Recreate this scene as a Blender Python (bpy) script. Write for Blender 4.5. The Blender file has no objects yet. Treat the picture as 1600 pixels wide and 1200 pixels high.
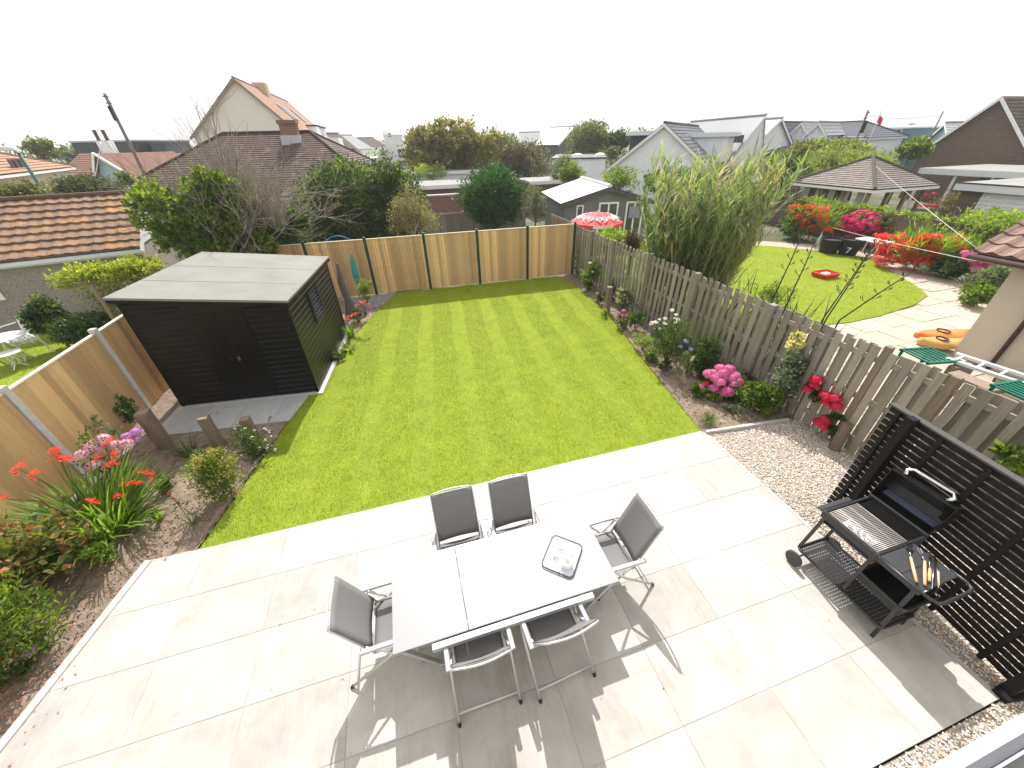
import bpy, math, random
import numpy as np
from mathutils import Vector, Matrix
R = math.radians
S = bpy.context.scene
C = S.collection
# ------------------------------------------------------------------ camera, sky, sun, exposure
FPX, CX, CY, CAMH = 575.0, 800.0, 600.0, 4.6
def _n(v): v = np.array(v, float); return v / np.linalg.norm(v)
_Z = -_n((822 - CX, 1470 - CY, FPX)); _A = _n((600 - CX, 229 - CY, FPX))
_Y = _n(_A - _Z * (_A @ _Z)); _X = np.cross(_Y, _Z)
MW = np.array([_X, _Y, _Z])
cam_d = bpy.data.cameras.new('camera'); cam = bpy.data.objects.new('camera', cam_d); C.objects.link(cam)
r_, u_, b_ = MW @ [1, 0, 0], MW @ [0, -1, 0], MW @ [0, 0, -1]
cam.matrix_world = Matrix(((r_[0], u_[0], b_[0], 0), (r_[1], u_[1], b_[1], 0), (r_[2], u_[2], b_[2], CAMH), (0, 0, 0, 1)))
cam_d.sensor_width = 36; cam_d.lens = FPX / 1600 * 36; cam_d.clip_start = .05; cam_d.clip_end = 2000
S.camera = cam
SUN = _n((0.17, 0.86, 1.0))
elev = math.asin(SUN[2]); az = math.atan2(SUN[0], SUN[1])
W_ = bpy.data.worlds.new('World'); S.world = W_; W_.use_nodes = True
nt = W_.node_tree; nt.nodes.clear()
sky = nt.nodes.new('ShaderNodeTexSky'); sky.sky_type = 'NISHITA'; sky.sun_disc = False
sky.sun_elevation = elev; sky.sun_rotation = az; sky.altitude = 0
sky.air_density = 1.0; sky.dust_density = 5.0; sky.ozone_density = 1.0
hs = nt.nodes.new('ShaderNodeHueSaturation'); hs.inputs['Saturation'].default_value = .35
mxw = nt.nodes.new('ShaderNodeMixRGB'); mxw.inputs[0].default_value = .7; mxw.inputs[2].default_value = (8.6, 8.6, 8.7, 1)
bg = nt.nodes.new('ShaderNodeBackground'); bg.inputs[1].default_value = .112
ow = nt.nodes.new('ShaderNodeOutputWorld')
nt.links.new(sky.outputs[0], hs.inputs['Color']); nt.links.new(hs.outputs[0], mxw.inputs[1])
nt.links.new(mxw.outputs[0], bg.inputs[0]); nt.links.new(bg.outputs[0], ow.inputs[0])
sl = bpy.data.lights.new('sun', 'SUN'); sl.energy = 4.4; sl.angle = R(.55); sl.color = (1, .965, .915)
so = bpy.data.objects.new('sun', sl); C.objects.link(so)
so.rotation_euler = Vector(SUN).to_track_quat('Z', 'Y').to_euler()
S.view_settings.view_transform = 'Standard'; S.view_settings.look = 'None'
S.view_settings.exposure = .58; S.view_settings.gamma = 1
S.cycles.max_bounces = 6; S.cycles.transparent_max_bounces = 12
S.cycles.use_denoising = True; S.cycles.caustics_reflective = False; S.cycles.caustics_refractive = False
# ------------------------------------------------------------------ measuring helpers (a sight line meets a plane)
def G(px, py, z=0.0):
    d = MW @ _n((px - CX, py - CY, FPX)); t = (z - CAMH) / d[2]; return np.array([d[0]*t, d[1]*t, z])
def W(px, py, d):
    v = MW @ _n((px - CX, py - CY, FPX)); t = d / math.hypot(v[0], v[1]); return np.array([v[0]*t, v[1]*t, CAMH + v[2]*t])
def AX(px, py, x):
    v = MW @ _n((px - CX, py - CY, FPX)); t = x / v[0]; return np.array([x, v[1]*t, CAMH + v[2]*t])
def PXM(px, py, d):    # metres per picture pixel at distance d
    return d / math.hypot(*(MW @ _n((px - CX, py - CY, FPX)))[:2]) * _n((px - CX, py - CY, FPX))[2] / FPX
def PRJ(w):
    c = MW.T @ (np.array(w, float)-[0, 0, CAMH]); return CX+FPX*c[0]/c[2], CY+FPX*c[1]/c[2]
def fitz(xy, py):      # height at which a plumb line through xy reaches picture row py
    lo, hi = -1., 30.
    for _ in range(40):
        m_ = (lo+hi)/2
        dz_ = MW.T @ (np.array((xy[0], xy[1], m_))-[0, 0, CAMH])
        if dz_[2] > .02 and PRJ((xy[0], xy[1], m_))[1] > py: lo = m_
        else: hi = m_
    return (lo+hi)/2
# ------------------------------------------------------------------ object helpers
def empty(name, loc=(0, 0, 0), rz=0):
    o = bpy.data.objects.new(name, None); C.objects.link(o); o.location = loc; o.rotation_euler = (0, 0, rz)
    o.empty_display_size = .1; return o
def tag(o, label, cat, group=None):
    o['label'] = label; o['category'] = cat
    if group: o['group'] = group
    return o
def thing(name, label, cat, loc=(0, 0, 0), group=None):
    return tag(empty(name, loc), label, cat, group)
def rootloc(p):
    l = Vector((0, 0, 0))
    while p is not None: l += Vector(p.location); p = p.parent
    return l
def mesh_obj(name, V, F, mat, parent=None, loc=None, smooth=False, uv=None):
    V = np.asarray(V, np.float32).reshape(-1, 3)
    off = np.array(rootloc(parent)) if parent is not None else (np.array(loc, float) if loc is not None else np.zeros(3))
    V = V - off.astype(np.float32)
    me = bpy.data.meshes.new(name)
    if isinstance(F, np.ndarray):
        n, k = F.shape
        me.vertices.add(len(V)); me.vertices.foreach_set('co', V.ravel())
        me.loops.add(n*k); me.loops.foreach_set('vertex_index', F.astype(np.int32).ravel())
        me.polygons.add(n); me.polygons.foreach_set('loop_start', np.arange(0, n*k, k, dtype=np.int32))
        me.polygons.foreach_set('loop_total', np.full(n, k, np.int32))
        me.update(calc_edges=True)
    else:
        me.from_pydata([tuple(map(float, v)) for v in V], [], F)
    if uv is not None:
        l = me.uv_layers.new(name='UVMap'); l.data.foreach_set('uv', np.asarray(uv, np.float32).ravel())
    if smooth: me.polygons.foreach_set('use_smooth', np.ones(len(me.polygons), bool))
    me.materials.append(mat)
    o = bpy.data.objects.new(name, me); C.objects.link(o)
    if parent is not None: o.parent = parent
    elif loc is not None: o.location = loc
    return o
class MB:
    def __init__(s): s.v = []; s.f = []; s.uv = []
    def add(s, vs, fs):
        b = len(s.v); s.v += [tuple(map(float, v)) for v in vs]; s.f += [tuple(i + b for i in f) for f in fs]; return s
    def box(s, x0, x1, y0, y1, z0, z1, T=None):
        vs = [(x, y, z) for z in (z0, z1) for y in (y0, y1) for x in (x0, x1)]
        if T: vs = [T(*v) for v in vs]
        return s.add(vs, [(0, 2, 3, 1), (4, 5, 7, 6), (0, 1, 5, 4), (2, 6, 7, 3), (0, 4, 6, 2), (1, 3, 7, 5)])
    def beam(s, a, b, w, h, up=(0, 0, 1)):
        a = np.array(a, float); b = np.array(b, float); d = _n(b - a); up = np.array(up, float)
        if abs(d @ up) > .98: up = np.array([1., 0, 0])
        sd = _n(np.cross(d, up)); u = np.cross(sd, d)
        vs = [p + sd*i*w/2 + u*j*h/2 for p in (a, b) for j in (-1, 1) for i in (-1, 1)]
        return s.add(vs, [(0, 1, 3, 2), (4, 6, 7, 5), (0, 4, 5, 1), (2, 3, 7, 6), (0, 2, 6, 4), (1, 5, 7, 3)])
    def tube(s, pts, r, n=8, closed=False):
        P = [np.array(p, float) for p in pts]; m = len(P)
        rs = r if hasattr(r, '__len__') else [r]*m
        b = len(s.v); prev = None
        for i, p in enumerate(P):
            if closed: t = _n(P[(i+1) % m] - P[i-1])
            else: t = _n(P[min(i+1, m-1)] - P[max(i-1, 0)])
            ref = np.array([0, 0, 1.]) if abs(t[2]) < .95 else np.array([1., 0, 0])
            if prev is not None: ref = prev
            a = _n(np.cross(t, ref)); c = np.cross(a, t); prev = c
            for k in range(n):
                q = 2*math.pi*k/n; s.v.append(tuple(p + rs[i]*(a*math.cos(q) + c*math.sin(q))))
        rng = m if closed else m - 1
        for i in range(rng):
            j = (i+1) % m
            for k in range(n): s.f.append((b+i*n+k, b+i*n+(k+1) % n, b+j*n+(k+1) % n, b+j*n+k))
        if not closed:
            s.f.append(tuple(b+k for k in range(n))[::-1]); s.f.append(tuple(b+(m-1)*n+k for k in range(n)))
        return s
    def prism(s, poly, z0, z1):
        n = len(poly); vs = [(p[0], p[1], z0) for p in poly] + [(p[0], p[1], z1) for p in poly]
        return s.add(vs, [tuple(range(n))[::-1], tuple(range(n, 2*n))] + [(i, (i+1) % n, n+(i+1) % n, n+i) for i in range(n)])
    def extr(s, pts, d):    # planar 3-D polygon pushed along d
        n = len(pts); d = np.array(d, float); vs = [np.array(p, float) for p in pts]; vs += [p + d for p in vs]
        return s.add(vs, [tuple(range(n))[::-1], tuple(range(n, 2*n))] + [(i, (i+1) % n, n+(i+1) % n, n+i) for i in range(n)])
    def lathe(s, prof, c, n=24):
        b = len(s.v)
        for r, z in prof:
            for k in range(n):
                q = 2*math.pi*k/n; s.v.append((c[0]+r*math.cos(q), c[1]+r*math.sin(q), c[2]+z))
        for i in range(len(prof)-1):
            for k in range(n): s.f.append((b+i*n+k, b+i*n+(k+1) % n, b+(i+1)*n+(k+1) % n, b+(i+1)*n+k))
        s.f.append(tuple(b+k for k in range(n))[::-1]); s.f.append(tuple(b+(len(prof)-1)*n+k for k in range(n)))
        return s
    def build(s, name, mat, parent=None, loc=None, smooth=False, bevel=0, seg=2):
        o = mesh_obj(name, s.v, s.f, mat, parent, loc, smooth)
        if bevel:
            m = o.modifiers.new('bevel', 'BEVEL'); m.width = bevel; m.segments = seg; m.limit_method = 'ANGLE'; m.angle_limit = R(40)
        return o
def copy_tree(o, parent=None):
    kids = [k for k in o.children]
    c = o.copy(); C.objects.link(c)
    if parent is not None: c.parent = parent
    for k in kids: copy_tree(k, c)
    return c
def struct(o): o['kind'] = 'structure'; return o
def stuff(o, label, cat): o['kind'] = 'stuff'; o['label'] = label; o['category'] = cat; return o
# ------------------------------------------------------------------ materials
def newmat(name):
    m = bpy.data.materials.new(name); m.use_nodes = True; t = m.node_tree
    return m, t, t.nodes['Principled BSDF'], t.nodes['Material Output']
def nd(t, typ, **kw):
    n = t.nodes.new('ShaderNode' + typ)
    for k, v in kw.items():
        if k in n.inputs: n.inputs[k].default_value = v
        else: setattr(n, k, v)
    return n
def c4(c): return (c[0], c[1], c[2], 1)
def ramp(t, stops):
    r = nd(t, 'ValToRGB'); e = r.color_ramp.elements
    while len(e) < len(stops): e.new(.5)
    for i, (p, c) in enumerate(stops): e[i].position = p; e[i].color = c4(c)
    return r
def mat(name, col, rough=.6, metal=0, col2=None, scale=8, detail=5, bump=0, bscale=None, spec=.4, stretch=None, island=0, bdist=.01, coat=0, contrast=.5):
    """plain or two-tone surface: noise mixes col and col2, island = random light/dark per loose piece"""
    m, t, b, o = newmat(name); L = t.links.new
    b.inputs['Roughness'].default_value = rough; b.inputs['Metallic'].default_value = metal
    b.inputs['Specular IOR Level'].default_value = spec
    if coat: b.inputs['Coat Weight'].default_value = coat; b.inputs['Coat Roughness'].default_value = .15
    tc = nd(t, 'TexCoord'); src = tc.outputs['Object']
    if stretch:
        mp = nd(t, 'Mapping'); mp.inputs['Scale'].default_value = stretch; L(src, mp.inputs[0]); src = mp.outputs[0]
    out = None
    if col2 is not None:
        n = nd(t, 'TexNoise', Scale=scale, Detail=detail, Roughness=.65); L(src, n.inputs['Vector'])
        rp = ramp(t, [(.5-contrast/2.5, col), (.5+contrast/2.5, col2)]); L(n.outputs['Fac'], rp.inputs[0]); out = rp.outputs[0]
    if island:
        g = nd(t, 'NewGeometry'); h = nd(t, 'HueSaturation'); mr = nd(t, 'MapRange')
        mr.inputs['To Min'].default_value = 1-island; mr.inputs['To Max'].default_value = 1+island
        L(g.outputs['Random Per Island'], mr.inputs[0]); L(mr.outputs[0], h.inputs['Value'])
        if out: L(out, h.inputs['Color'])
        else: h.inputs['Color'].default_value = c4(col)
        out = h.outputs[0]
    if out: L(out, b.inputs['Base Color'])
    else: b.inputs['Base Color'].default_value = c4(col)
    if bump:
        n2 = nd(t, 'TexNoise', Scale=bscale or scale*3, Detail=6, Roughness=.6); L(src, n2.inputs['Vector'])
        bp = nd(t, 'Bump', Strength=bump, Distance=bdist); L(n2.outputs['Fac'], bp.inputs['Height']); L(bp.outputs[0], b.inputs['Normal'])
    return m
def leafmat(name, c1, c2, c3=None, trans=.45, tcol=None, rough=.5, patch=2.5):
    m, t, b, o = newmat(name); L = t.links.new
    g = nd(t, 'NewGeometry'); tc = nd(t, 'TexCoord'); n = nd(t, 'TexNoise', Scale=patch, Detail=2); L(tc.outputs['Object'], n.inputs['Vector'])
    ad = nd(t, 'Math', operation='MULTIPLY_ADD'); ad.inputs[1].default_value = .6; L(g.outputs['Random Per Island'], ad.inputs[0])
    sb = nd(t, 'Math', operation='MULTIPLY_ADD'); sb.inputs[1].default_value = 1.4; sb.inputs[2].default_value = -.5; L(n.outputs['Fac'], sb.inputs[0]); L(sb.outputs[0], ad.inputs[2])
    rp = ramp(t, [(.15, c1), (.6, c2), (.98, c3 or c2)]); L(ad.outputs[0], rp.inputs[0])
    L(rp.outputs[0], b.inputs['Base Color']); b.inputs['Roughness'].default_value = rough; b.inputs['Specular IOR Level'].default_value = .35
    tr = nd(t, 'BsdfTranslucent'); mm = nd(t, 'MixRGB', blend_type='MULTIPLY'); mm.inputs[0].default_value = 1
    mm.inputs[2].default_value = c4(tcol or (1.9, 1.8, .8)); L(rp.outputs[0], mm.inputs[1]); L(mm.outputs[0], tr.inputs[0])
    mx = nd(t, 'MixShader'); mx.inputs[0].default_value = trans; L(b.outputs[0], mx.inputs[1]); L(tr.outputs[0], mx.inputs[2]); L(mx.outputs[0], o.inputs[0])
    return m
def tilemat(name, c1, c2, mortar, lichen=None, tw=.3, th=.33, lic=.5, rough=.85):
    m, t, b, o = newmat(name); L = t.links.new
    uv = nd(t, 'UVMap'); br = nd(t, 'TexBrick', Color1=c4(c1), Color2=c4(c2), Mortar=c4(mortar), Scale=1.0)
    br.inputs['Mortar Size'].default_value = .006; br.inputs['Brick Width'].default_value = tw; br.inputs['Row Height'].default_value = th; br.inputs['Bias'].default_value = 0
    L(uv.outputs[0], br.inputs['Vector']); out = br.outputs['Color']
    n = nd(t, 'TexNoise', Scale=1.6, Detail=8, Roughness=.7); L(uv.outputs[0], n.inputs['Vector'])
    if lichen:
        rp = ramp(t, [(lic-.06, (0, 0, 0)), (lic+.12, (1, 1, 1))]); L(n.outputs['Fac'], rp.inputs[0])
        mx = nd(t, 'MixRGB'); L(rp.outputs[0], mx.inputs[0]); L(out, mx.inputs[1]); mx.inputs[2].default_value = c4(lichen); out = mx.outputs[0]
    n3 = nd(t, 'TexNoise', Scale=25, Detail=4); L(uv.outputs[0], n3.inputs['Vector'])
    h = nd(t, 'HueSaturation'); mr = nd(t, 'MapRange'); mr.inputs['To Min'].default_value = .6; mr.inputs['To Max'].default_value = 1.4
    L(n3.outputs['Fac'], mr.inputs[0]); L(mr.outputs[0], h.inputs['Value']); L(out, h.inputs['Color']); L(h.outputs[0], b.inputs['Base Color'])
    b.inputs['Roughness'].default_value = rough; b.inputs['Specular IOR Level'].default_value = .3
    return m
def brickmat(name, c1, c2, mortar, w=.225, h=.075):
    m, t, b, o = newmat(name); L = t.links.new
    tc = nd(t, 'TexCoord'); sp = nd(t, 'SeparateXYZ'); cb = nd(t, 'CombineXYZ'); ad = nd(t, 'Math', operation='ADD')
    L(tc.outputs['Object'], sp.inputs[0]); L(sp.outputs[0], ad.inputs[0]); L(sp.outputs[1], ad.inputs[1]); L(ad.outputs[0], cb.inputs[0]); L(sp.outputs[2], cb.inputs[1])
    br = nd(t, 'TexBrick', Color1=c4(c1), Color2=c4(c2), Mortar=c4(mortar), Scale=1.0)
    br.inputs['Mortar Size'].default_value = .008; br.inputs['Brick Width'].default_value = w; br.inputs['Row Height'].default_value = h
    L(cb.outputs[0], br.inputs['Vector']); L(br.outputs['Color'], b.inputs['Base Color']); b.inputs['Roughness'].default_value = .9
    bp = nd(t, 'Bump', Strength=.4, Distance=.01); L(br.outputs['Fac'], bp.inputs['Height']); bp.invert = True; L(bp.outputs[0], b.inputs['Normal'])
    return m
def boardmat(name, c1, c2, knots, axis='Z', rough=.75, isl=.32):
    """wood grain running along axis, each loose board a tone of its own"""
    m, t, b, o = newmat(name); L = t.links.new
    tc = nd(t, 'TexCoord'); mp = nd(t, 'Mapping'); sc = [42, 42, 42]; sc['XYZ'.index(axis)] = 2.2; mp.inputs['Scale'].default_value = sc
    g = nd(t, 'NewGeometry'); va = nd(t, 'VectorMath', operation='ADD'); L(tc.outputs['Object'], mp.inputs[0])
    ml = nd(t, 'Math', operation='MULTIPLY'); ml.inputs[1].default_value = 37.; L(g.outputs['Random Per Island'], ml.inputs[0])
    L(mp.outputs[0], va.inputs[0]); L(ml.outputs[0], va.inputs[1])
    n = nd(t, 'TexNoise', Scale=1., Detail=7, Roughness=.65, Distortion=.25); L(va.outputs[0], n.inputs['Vector'])
    rp = ramp(t, [(.3, c1), (.55, c2), (.75, c1)]); L(n.outputs['Fac'], rp.inputs[0])
    n2 = nd(t, 'TexVoronoi', Scale=.34); L(va.outputs[0], n2.inputs['Vector'])
    kr = ramp(t, [(.03, (1, 1, 1)), (.12, (0, 0, 0))]); L(n2.outputs['Distance'], kr.inputs[0])
    mx = nd(t, 'MixRGB'); L(kr.outputs[0], mx.inputs[0]); L(rp.outputs[0], mx.inputs[1]); mx.inputs[2].default_value = c4(knots)
    h = nd(t, 'HueSaturation'); mr = nd(t, 'MapRange'); mr.inputs['To Min'].default_value = 1-isl; mr.inputs['To Max'].default_value = 1+isl
    L(g.outputs['Random Per Island'], mr.inputs[0]); L(mr.outputs[0], h.inputs['Value']); L(mx.outputs[0], h.inputs['Color']); L(h.outputs[0], b.inputs['Base Color'])
    b.inputs['Roughness'].default_value = rough; bp = nd(t, 'Bump', Strength=.35, Distance=.004); L(n.outputs['Fac'], bp.inputs['Height']); L(bp.outputs[0], b.inputs['Normal'])
    return m
# ------------------------------------------------------------------ foliage builders
def unit(v): return v / np.maximum(np.linalg.norm(v, axis=-1, keepdims=True), 1e-9)
def leafcloud(rng, blobs, n, size, asp=.5, clump=.16, per=22, inner=.55, up=.25):
    """leaf-sized folded faces gathered in clumps near the skin of a set of ellipsoids"""
    B = np.array(blobs, float); w = (B[:, 3]*B[:, 4] + B[:, 4]*B[:, 5] + B[:, 3]*B[:, 5]); w /= w.sum()
    nc = max(6, n // per); bi = rng.choice(len(B), nc, p=w)
    u = unit(rng.normal(size=(nc, 3))); rad = inner + (1.02-inner)*rng.random(nc)**.5
    c = B[bi, :3] + u*rad[:, None]*B[bi, 3:6]
    ci = rng.integers(0, nc, n); sg = clump*B[bi][:, 3:6].mean(1)
    sg = sg*rng.uniform(.5, 1.5, nc)
    p = c[ci] + rng.normal(size=(n, 3))*sg[ci][:, None]*np.array([1, 1, .8])
    out = unit((p - B[bi[ci], :3]) / B[bi[ci], 3:6])
    p[:, 2] = np.maximum(p[:, 2], .02)
    d = unit(out*.6 + rng.normal(size=(n, 3))*.7 + [0, 0, up]); q = unit(np.cross(d, rng.normal(size=(n, 3))))
    nn = np.cross(d, q); s = size*rng.uniform(.6, 1.35, n)[:, None]
    V = np.stack([p, p + d*s*.45 + q*s*asp*.5 + nn*s*.08, p + d*s, p + d*s*.45 - q*s*asp*.5 + nn*s*.08], 1).reshape(-1, 3)
    return V, np.arange(4*n).reshape(n, 4)
def blades(rng, base, L_, w, lean, droop, seg=5, az=None, flat=False):
    """arching strap leaves: base (n,3), lean = start tilt from vertical, droop = extra bend to the tip"""
    n = len(base); base = np.asarray(base, float)
    az = rng.uniform(0, 2*math.pi, n) if az is None else az
    L_ = np.broadcast_to(L_, n)*rng.uniform(.7, 1.1, n); w = np.broadcast_to(w, n)*rng.uniform(.8, 1.2, n)
    lean = np.broadcast_to(lean, n)*rng.uniform(.3, 1.15, n); droop = np.broadcast_to(droop, n)*rng.uniform(.5, 1.3, n)
    h = np.stack([np.cos(az), np.sin(az), 0*az], 1); sd = np.stack([-np.sin(az), np.cos(az), 0*az], 1)
    tw = rng.uniform(-.6, .6, n)[:, None]; sd2 = unit(sd + h*tw)
    p = base.copy(); rows = []
    for k in range(seg+1):
        t = k/seg; wd = w*(1-t)**.6*(.55+.45*min(1, t*4)) if k < seg else w*0.04
        rows.append(np.stack([p - sd2*wd[:, None]/2, p + sd2*wd[:, None]/2], 1))
        a = lean + droop*t; p = p + (h*np.sin(a)[:, None] + np.array([0, 0, 1.])*np.cos(a)[:, None])*(L_/seg)[:, None]
    V = np.stack(rows, 1); V[..., 2] = np.maximum(V[..., 2], .012)   # n, seg+1, 2, 3
    V = V.reshape(-1, 3); F = []
    b = (np.arange(n)*(seg+1)*2)[:, None]
    for k in range(seg): F.append(b + np.array([2*k, 2*k+1, 2*k+3, 2*k+2])[None])
    return V, np.concatenate(F)
def merge(parts):
    Vs, Fs, o = [], [], 0
    for V, F in parts: Vs.append(V); Fs.append(F + o); o += len(V)
    return np.concatenate(Vs), np.concatenate(Fs)
def twigs(rng, base, top, n, spread, r0=.02, depth=3, sides=5, length=1.0, up=.35):
    """branching skeleton returned as an MB and the list of twig ends"""
    mb = MB(); ends = []
    def grow(p, d, l, r, lev):
        pts = [p]; q = p.copy(); dd = d.copy()
        for i in range(4):
            dd = _n(dd + rng.normal(size=3)*.16 + [0, 0, up*.12]); q = q + dd*l/4; pts.append(q.copy())
        mb.tube(pts, [r*(1-.5*i/4) for i in range(5)], sides if r > .012 else 3)
        if lev == 0: ends.append(q); return
        for i in range(n):
            f = rng.uniform(.35, 1); s = pts[int(f*4)]
            nd_ = _n(dd + rng.normal(size=3)*spread + [0, 0, up])
            grow(s.copy(), nd_, l*rng.uniform(.5, .8), r*.55, lev-1)
    base = np.array(base, float); top = np.array(top, float)
    d = _n(top-base); grow(base, d, np.linalg.norm(top-base)*length, r0, depth)
    return mb, ends
rng = np.random.default_rng(7)
# ------------------------------------------------------------------ shared materials
M = {}
M['white'] = mat('white_paint', (.8, .8, .79), .45)
M['fascia'] = mat('white_board', (.74, .76, .77), .5, col2=(.66, .68, .69), scale=3)
M['black'] = mat('black_metal', (.012, .012, .013), .42, spec=.5)
M['blackm'] = mat('matt_black', (.016, .016, .017), .7)
M['alu'] = mat('brushed_aluminium', (.44, .45, .46), .36, metal=.75)
M['chrome'] = mat('polished_steel', (.7, .7, .7), .15, metal=1)
M['concrete'] = mat('pale_concrete', (.50, .49, .47), .85, col2=(.38, .37, .35), scale=9, bump=.3, bscale=60)
M['newfence'] = boardmat('new_fence_board', (.70, .485, .235), (.60, .40, .18), (.36, .22, .10))
M['oldfence'] = boardmat('weathered_board', (.35, .32, .265), (.25, .22, .175), (.11, .085, .065), isl=.22)
M['oldpale'] = boardmat('grey_weathered_board', (.30, .25, .20), (.2, .165, .13), (.1, .08, .06), isl=.2)
M['stub'] = boardmat('old_timber_post', (.33, .26, .19), (.2, .15, .11), (.08, .06, .04))
M['green'] = mat('dark_green_paint', (.012, .05, .028), .5)
M['glass'] = mat('dark_window_glass', (.04, .05, .06), .06, spec=.8)
M['bark'] = mat('grey_bark', (.19, .15, .115), .9, col2=(.1, .08, .06), scale=20, bump=.5)
M['twig'] = mat('dead_twig', (.36, .31, .26), .85, col2=(.24, .2, .165), scale=14)
M['gravelbed'] = mat('gravel_bed', (.48, .42, .36), .95, col2=(.28, .24, .2), scale=45, bump=.6)
M['brick'] = brickmat('brown_brick', (.15, .085, .06), (.1, .06, .045), (.22, .19, .16))
M['redbrick'] = brickmat('red_brick', (.25, .1, .07), (.17, .07, .05), (.28, .24, .2))
G1 = leafmat('mid_green_leaf', (.035, .07, .015), (.085, .145, .03), (.15, .22, .05))
G2 = leafmat('bright_green_leaf', (.06, .11, .015), (.14, .21, .03), (.25, .32, .06), trans=.5)
G3 = leafmat('dark_green_leaf', (.018, .042, .012), (.045, .085, .022), (.08, .14, .035), trans=.35)
G4 = leafmat('yellow_green_leaf', (.11, .19, .03), (.22, .31, .05), (.38, .43, .10), trans=.5)
G5 = leafmat('grey_green_leaf', (.07, .1, .06), (.16, .2, .13), (.28, .32, .22), trans=.35)
GB = leafmat('golden_brown_leaf', (.09, .11, .03), (.22, .19, .06), (.38, .28, .11), trans=.4)
GO = leafmat('olive_leaf', (.07, .095, .03), (.15, .175, .055), (.26, .26, .10), trans=.35)
GR = leafmat('bronze_leaf', (.08, .13, .03), (.20, .20, .06), (.42, .14, .09), trans=.4, patch=6)
STR = leafmat('strap_leaf', (.06, .13, .02), (.16, .28, .03), (.31, .42, .07), trans=.5)
REED = leafmat('reed_leaf', (.08, .14, .06), (.19, .27, .11), (.33, .38, .19), trans=.42, patch=.9)
def petal(name, c1, c2): return leafmat(name, c1, c2, c2, trans=.3, tcol=(1.3, 1.1, 1.1), rough=.6)
PR = petal('scarlet_petal', (.68, .025, .008), (.80, .06, .012)); PP = petal('pink_petal', (.62, .1, .3), (.78, .24, .45))
PM = petal('magenta_petal', (.6, .01, .11), (.75, .03, .2)); PL = petal('pale_pink_petal', (.75, .35, .45), (.8, .55, .6))
PW = petal('white_petal', (.75, .76, .7), (.85, .85, .82)); PB = petal('lilac_petal', (.3, .28, .62), (.5, .48, .75))
PC = petal('crimson_petal', (.55, .01, .05), (.75, .02, .09)); PO = petal('orange_petal', (.8, .16, .05), (.85, .25, .1))
PV = petal('mauve_petal', (.5, .2, .5), (.62, .33, .62))
# ------------------------------------------------------------------ the ground sheets
m, t, b, o = newmat('rough_ground'); L = t.links.new
tc = nd(t, 'TexCoord'); n = nd(t, 'TexNoise', Scale=.35, Detail=8, Roughness=.7); L(tc.outputs['Object'], n.inputs['Vector'])
rp = ramp(t, [(.4, (.05, .075, .02)), (.5, (.1, .1, .05)), (.62, (.17, .14, .1))]); L(n.outputs['Fac'], rp.inputs[0]); L(rp.outputs[0], b.inputs['Base Color']); b.inputs['Roughness'].default_value = .95
struct(MB().add([(-600, -300, -.05), (600, -300, -.05), (600, 900, -.05), (-600, 900, -.05)], [(0, 1, 2, 3)]).build('ground', m))
def sheet(name, poly, z, m, parent=None):
    return MB().add([(p[0], p[1], z) for p in poly], [tuple(range(len(poly)))]).build(name, m, parent)
def soil(name, x0, x1, y0, y1, inside, seed, amp=.05, res=.035):
    nx, ny = int((x1-x0)/res), int((y1-y0)/res); X, Y = np.meshgrid(np.linspace(x0, x1, nx), np.linspace(y0, y1, ny))
    r = np.random.default_rng(seed); Z = np.zeros_like(X)
    for k in range(46):
        f = 2*math.pi/r.uniform(.09, 1.6); a = r.uniform(0, 6.28); p = r.uniform(0, 6.28)
        Z += np.sin((X*math.cos(a)+Y*math.sin(a))*f + p + 1.5*np.sin(Y*3+X*2*k % 3))/f**.7
    Z = Z/Z.std()*amp*.28 + r.normal(size=Z.shape)*amp*.12
    ok = inside(X, Y); Z += .012
    V = np.stack([X, Y, Z], -1).reshape(-1, 3); idx = np.arange(nx*ny).reshape(ny, nx)
    F = np.stack([idx[:-1, :-1], idx[:-1, 1:], idx[1:, 1:], idx[1:, :-1]], -1).reshape(-1, 4)
    keep = ok.reshape(-1)[F].all(1); F = F[keep]
    used = np.unique(F); mp = np.full(len(V), -1); mp[used] = np.arange(len(used))
    return struct(mesh_obj(name, V[used], mp[F], M['soil'], smooth=True))
M['soil'] = mat('dry_soil', (.16, .12, .09), .97, col2=(.33, .26, .195), scale=7, detail=9, bump=.9, bscale=55, bdist=.02, spec=.15)
LAWN = [(-3.38, 4.06), (-2.85, 6.38), (-2.3, 8.4), (-1.82, 10.37), (-.52, 13.86), (5.75, 13.64), (6.02, 12.6), (5.84, 9.62), (5.25, 6.83), (4.74, 4.06)]
def inpoly(X, Y, P):
    r = np.zeros(X.shape, bool); n = len(P)
    for i in range(n):
        x0, y0 = P[i]; x1, y1 = P[(i+1) % n]
        c = ((y0 > Y) != (y1 > Y)) & (X < (x1-x0)*(Y-y0)/(y1-y0+1e-12)+x0); r ^= c
    return r
PATL = [(-3.95, 4.06), (-4.36, 2.2), (-4.85, -.06)]     # left edge of the patio, far to near
def leftbed(X, Y):
    e = np.interp(Y, [-.5, 2.2, 4.055, 4.07, 6.4, 8.4, 10.4, 13.9], [-4.93, -4.36, -3.95, -3.38, -2.85, -2.32, -1.82, -.52])
    return (X > -5.9) & (X < e)
soil('flower_bed_soil', -5.9, -.4, -.5, 13.85, lambda X, Y: leftbed(X, Y), 3)
def rightbed(X, Y):
    e = np.interp(Y, [3.95, 4.1, 6.83, 9.62, 12.6, 13.64], [4.7, 4.74, 5.25, 5.84, 6.02, 5.75]); return (X > e) & (X < 6.95) & (Y > 3.93)
soil('flower_bed_soil', 4.6, 6.95, 3.9, 13.7, rightbed, 5)
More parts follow.
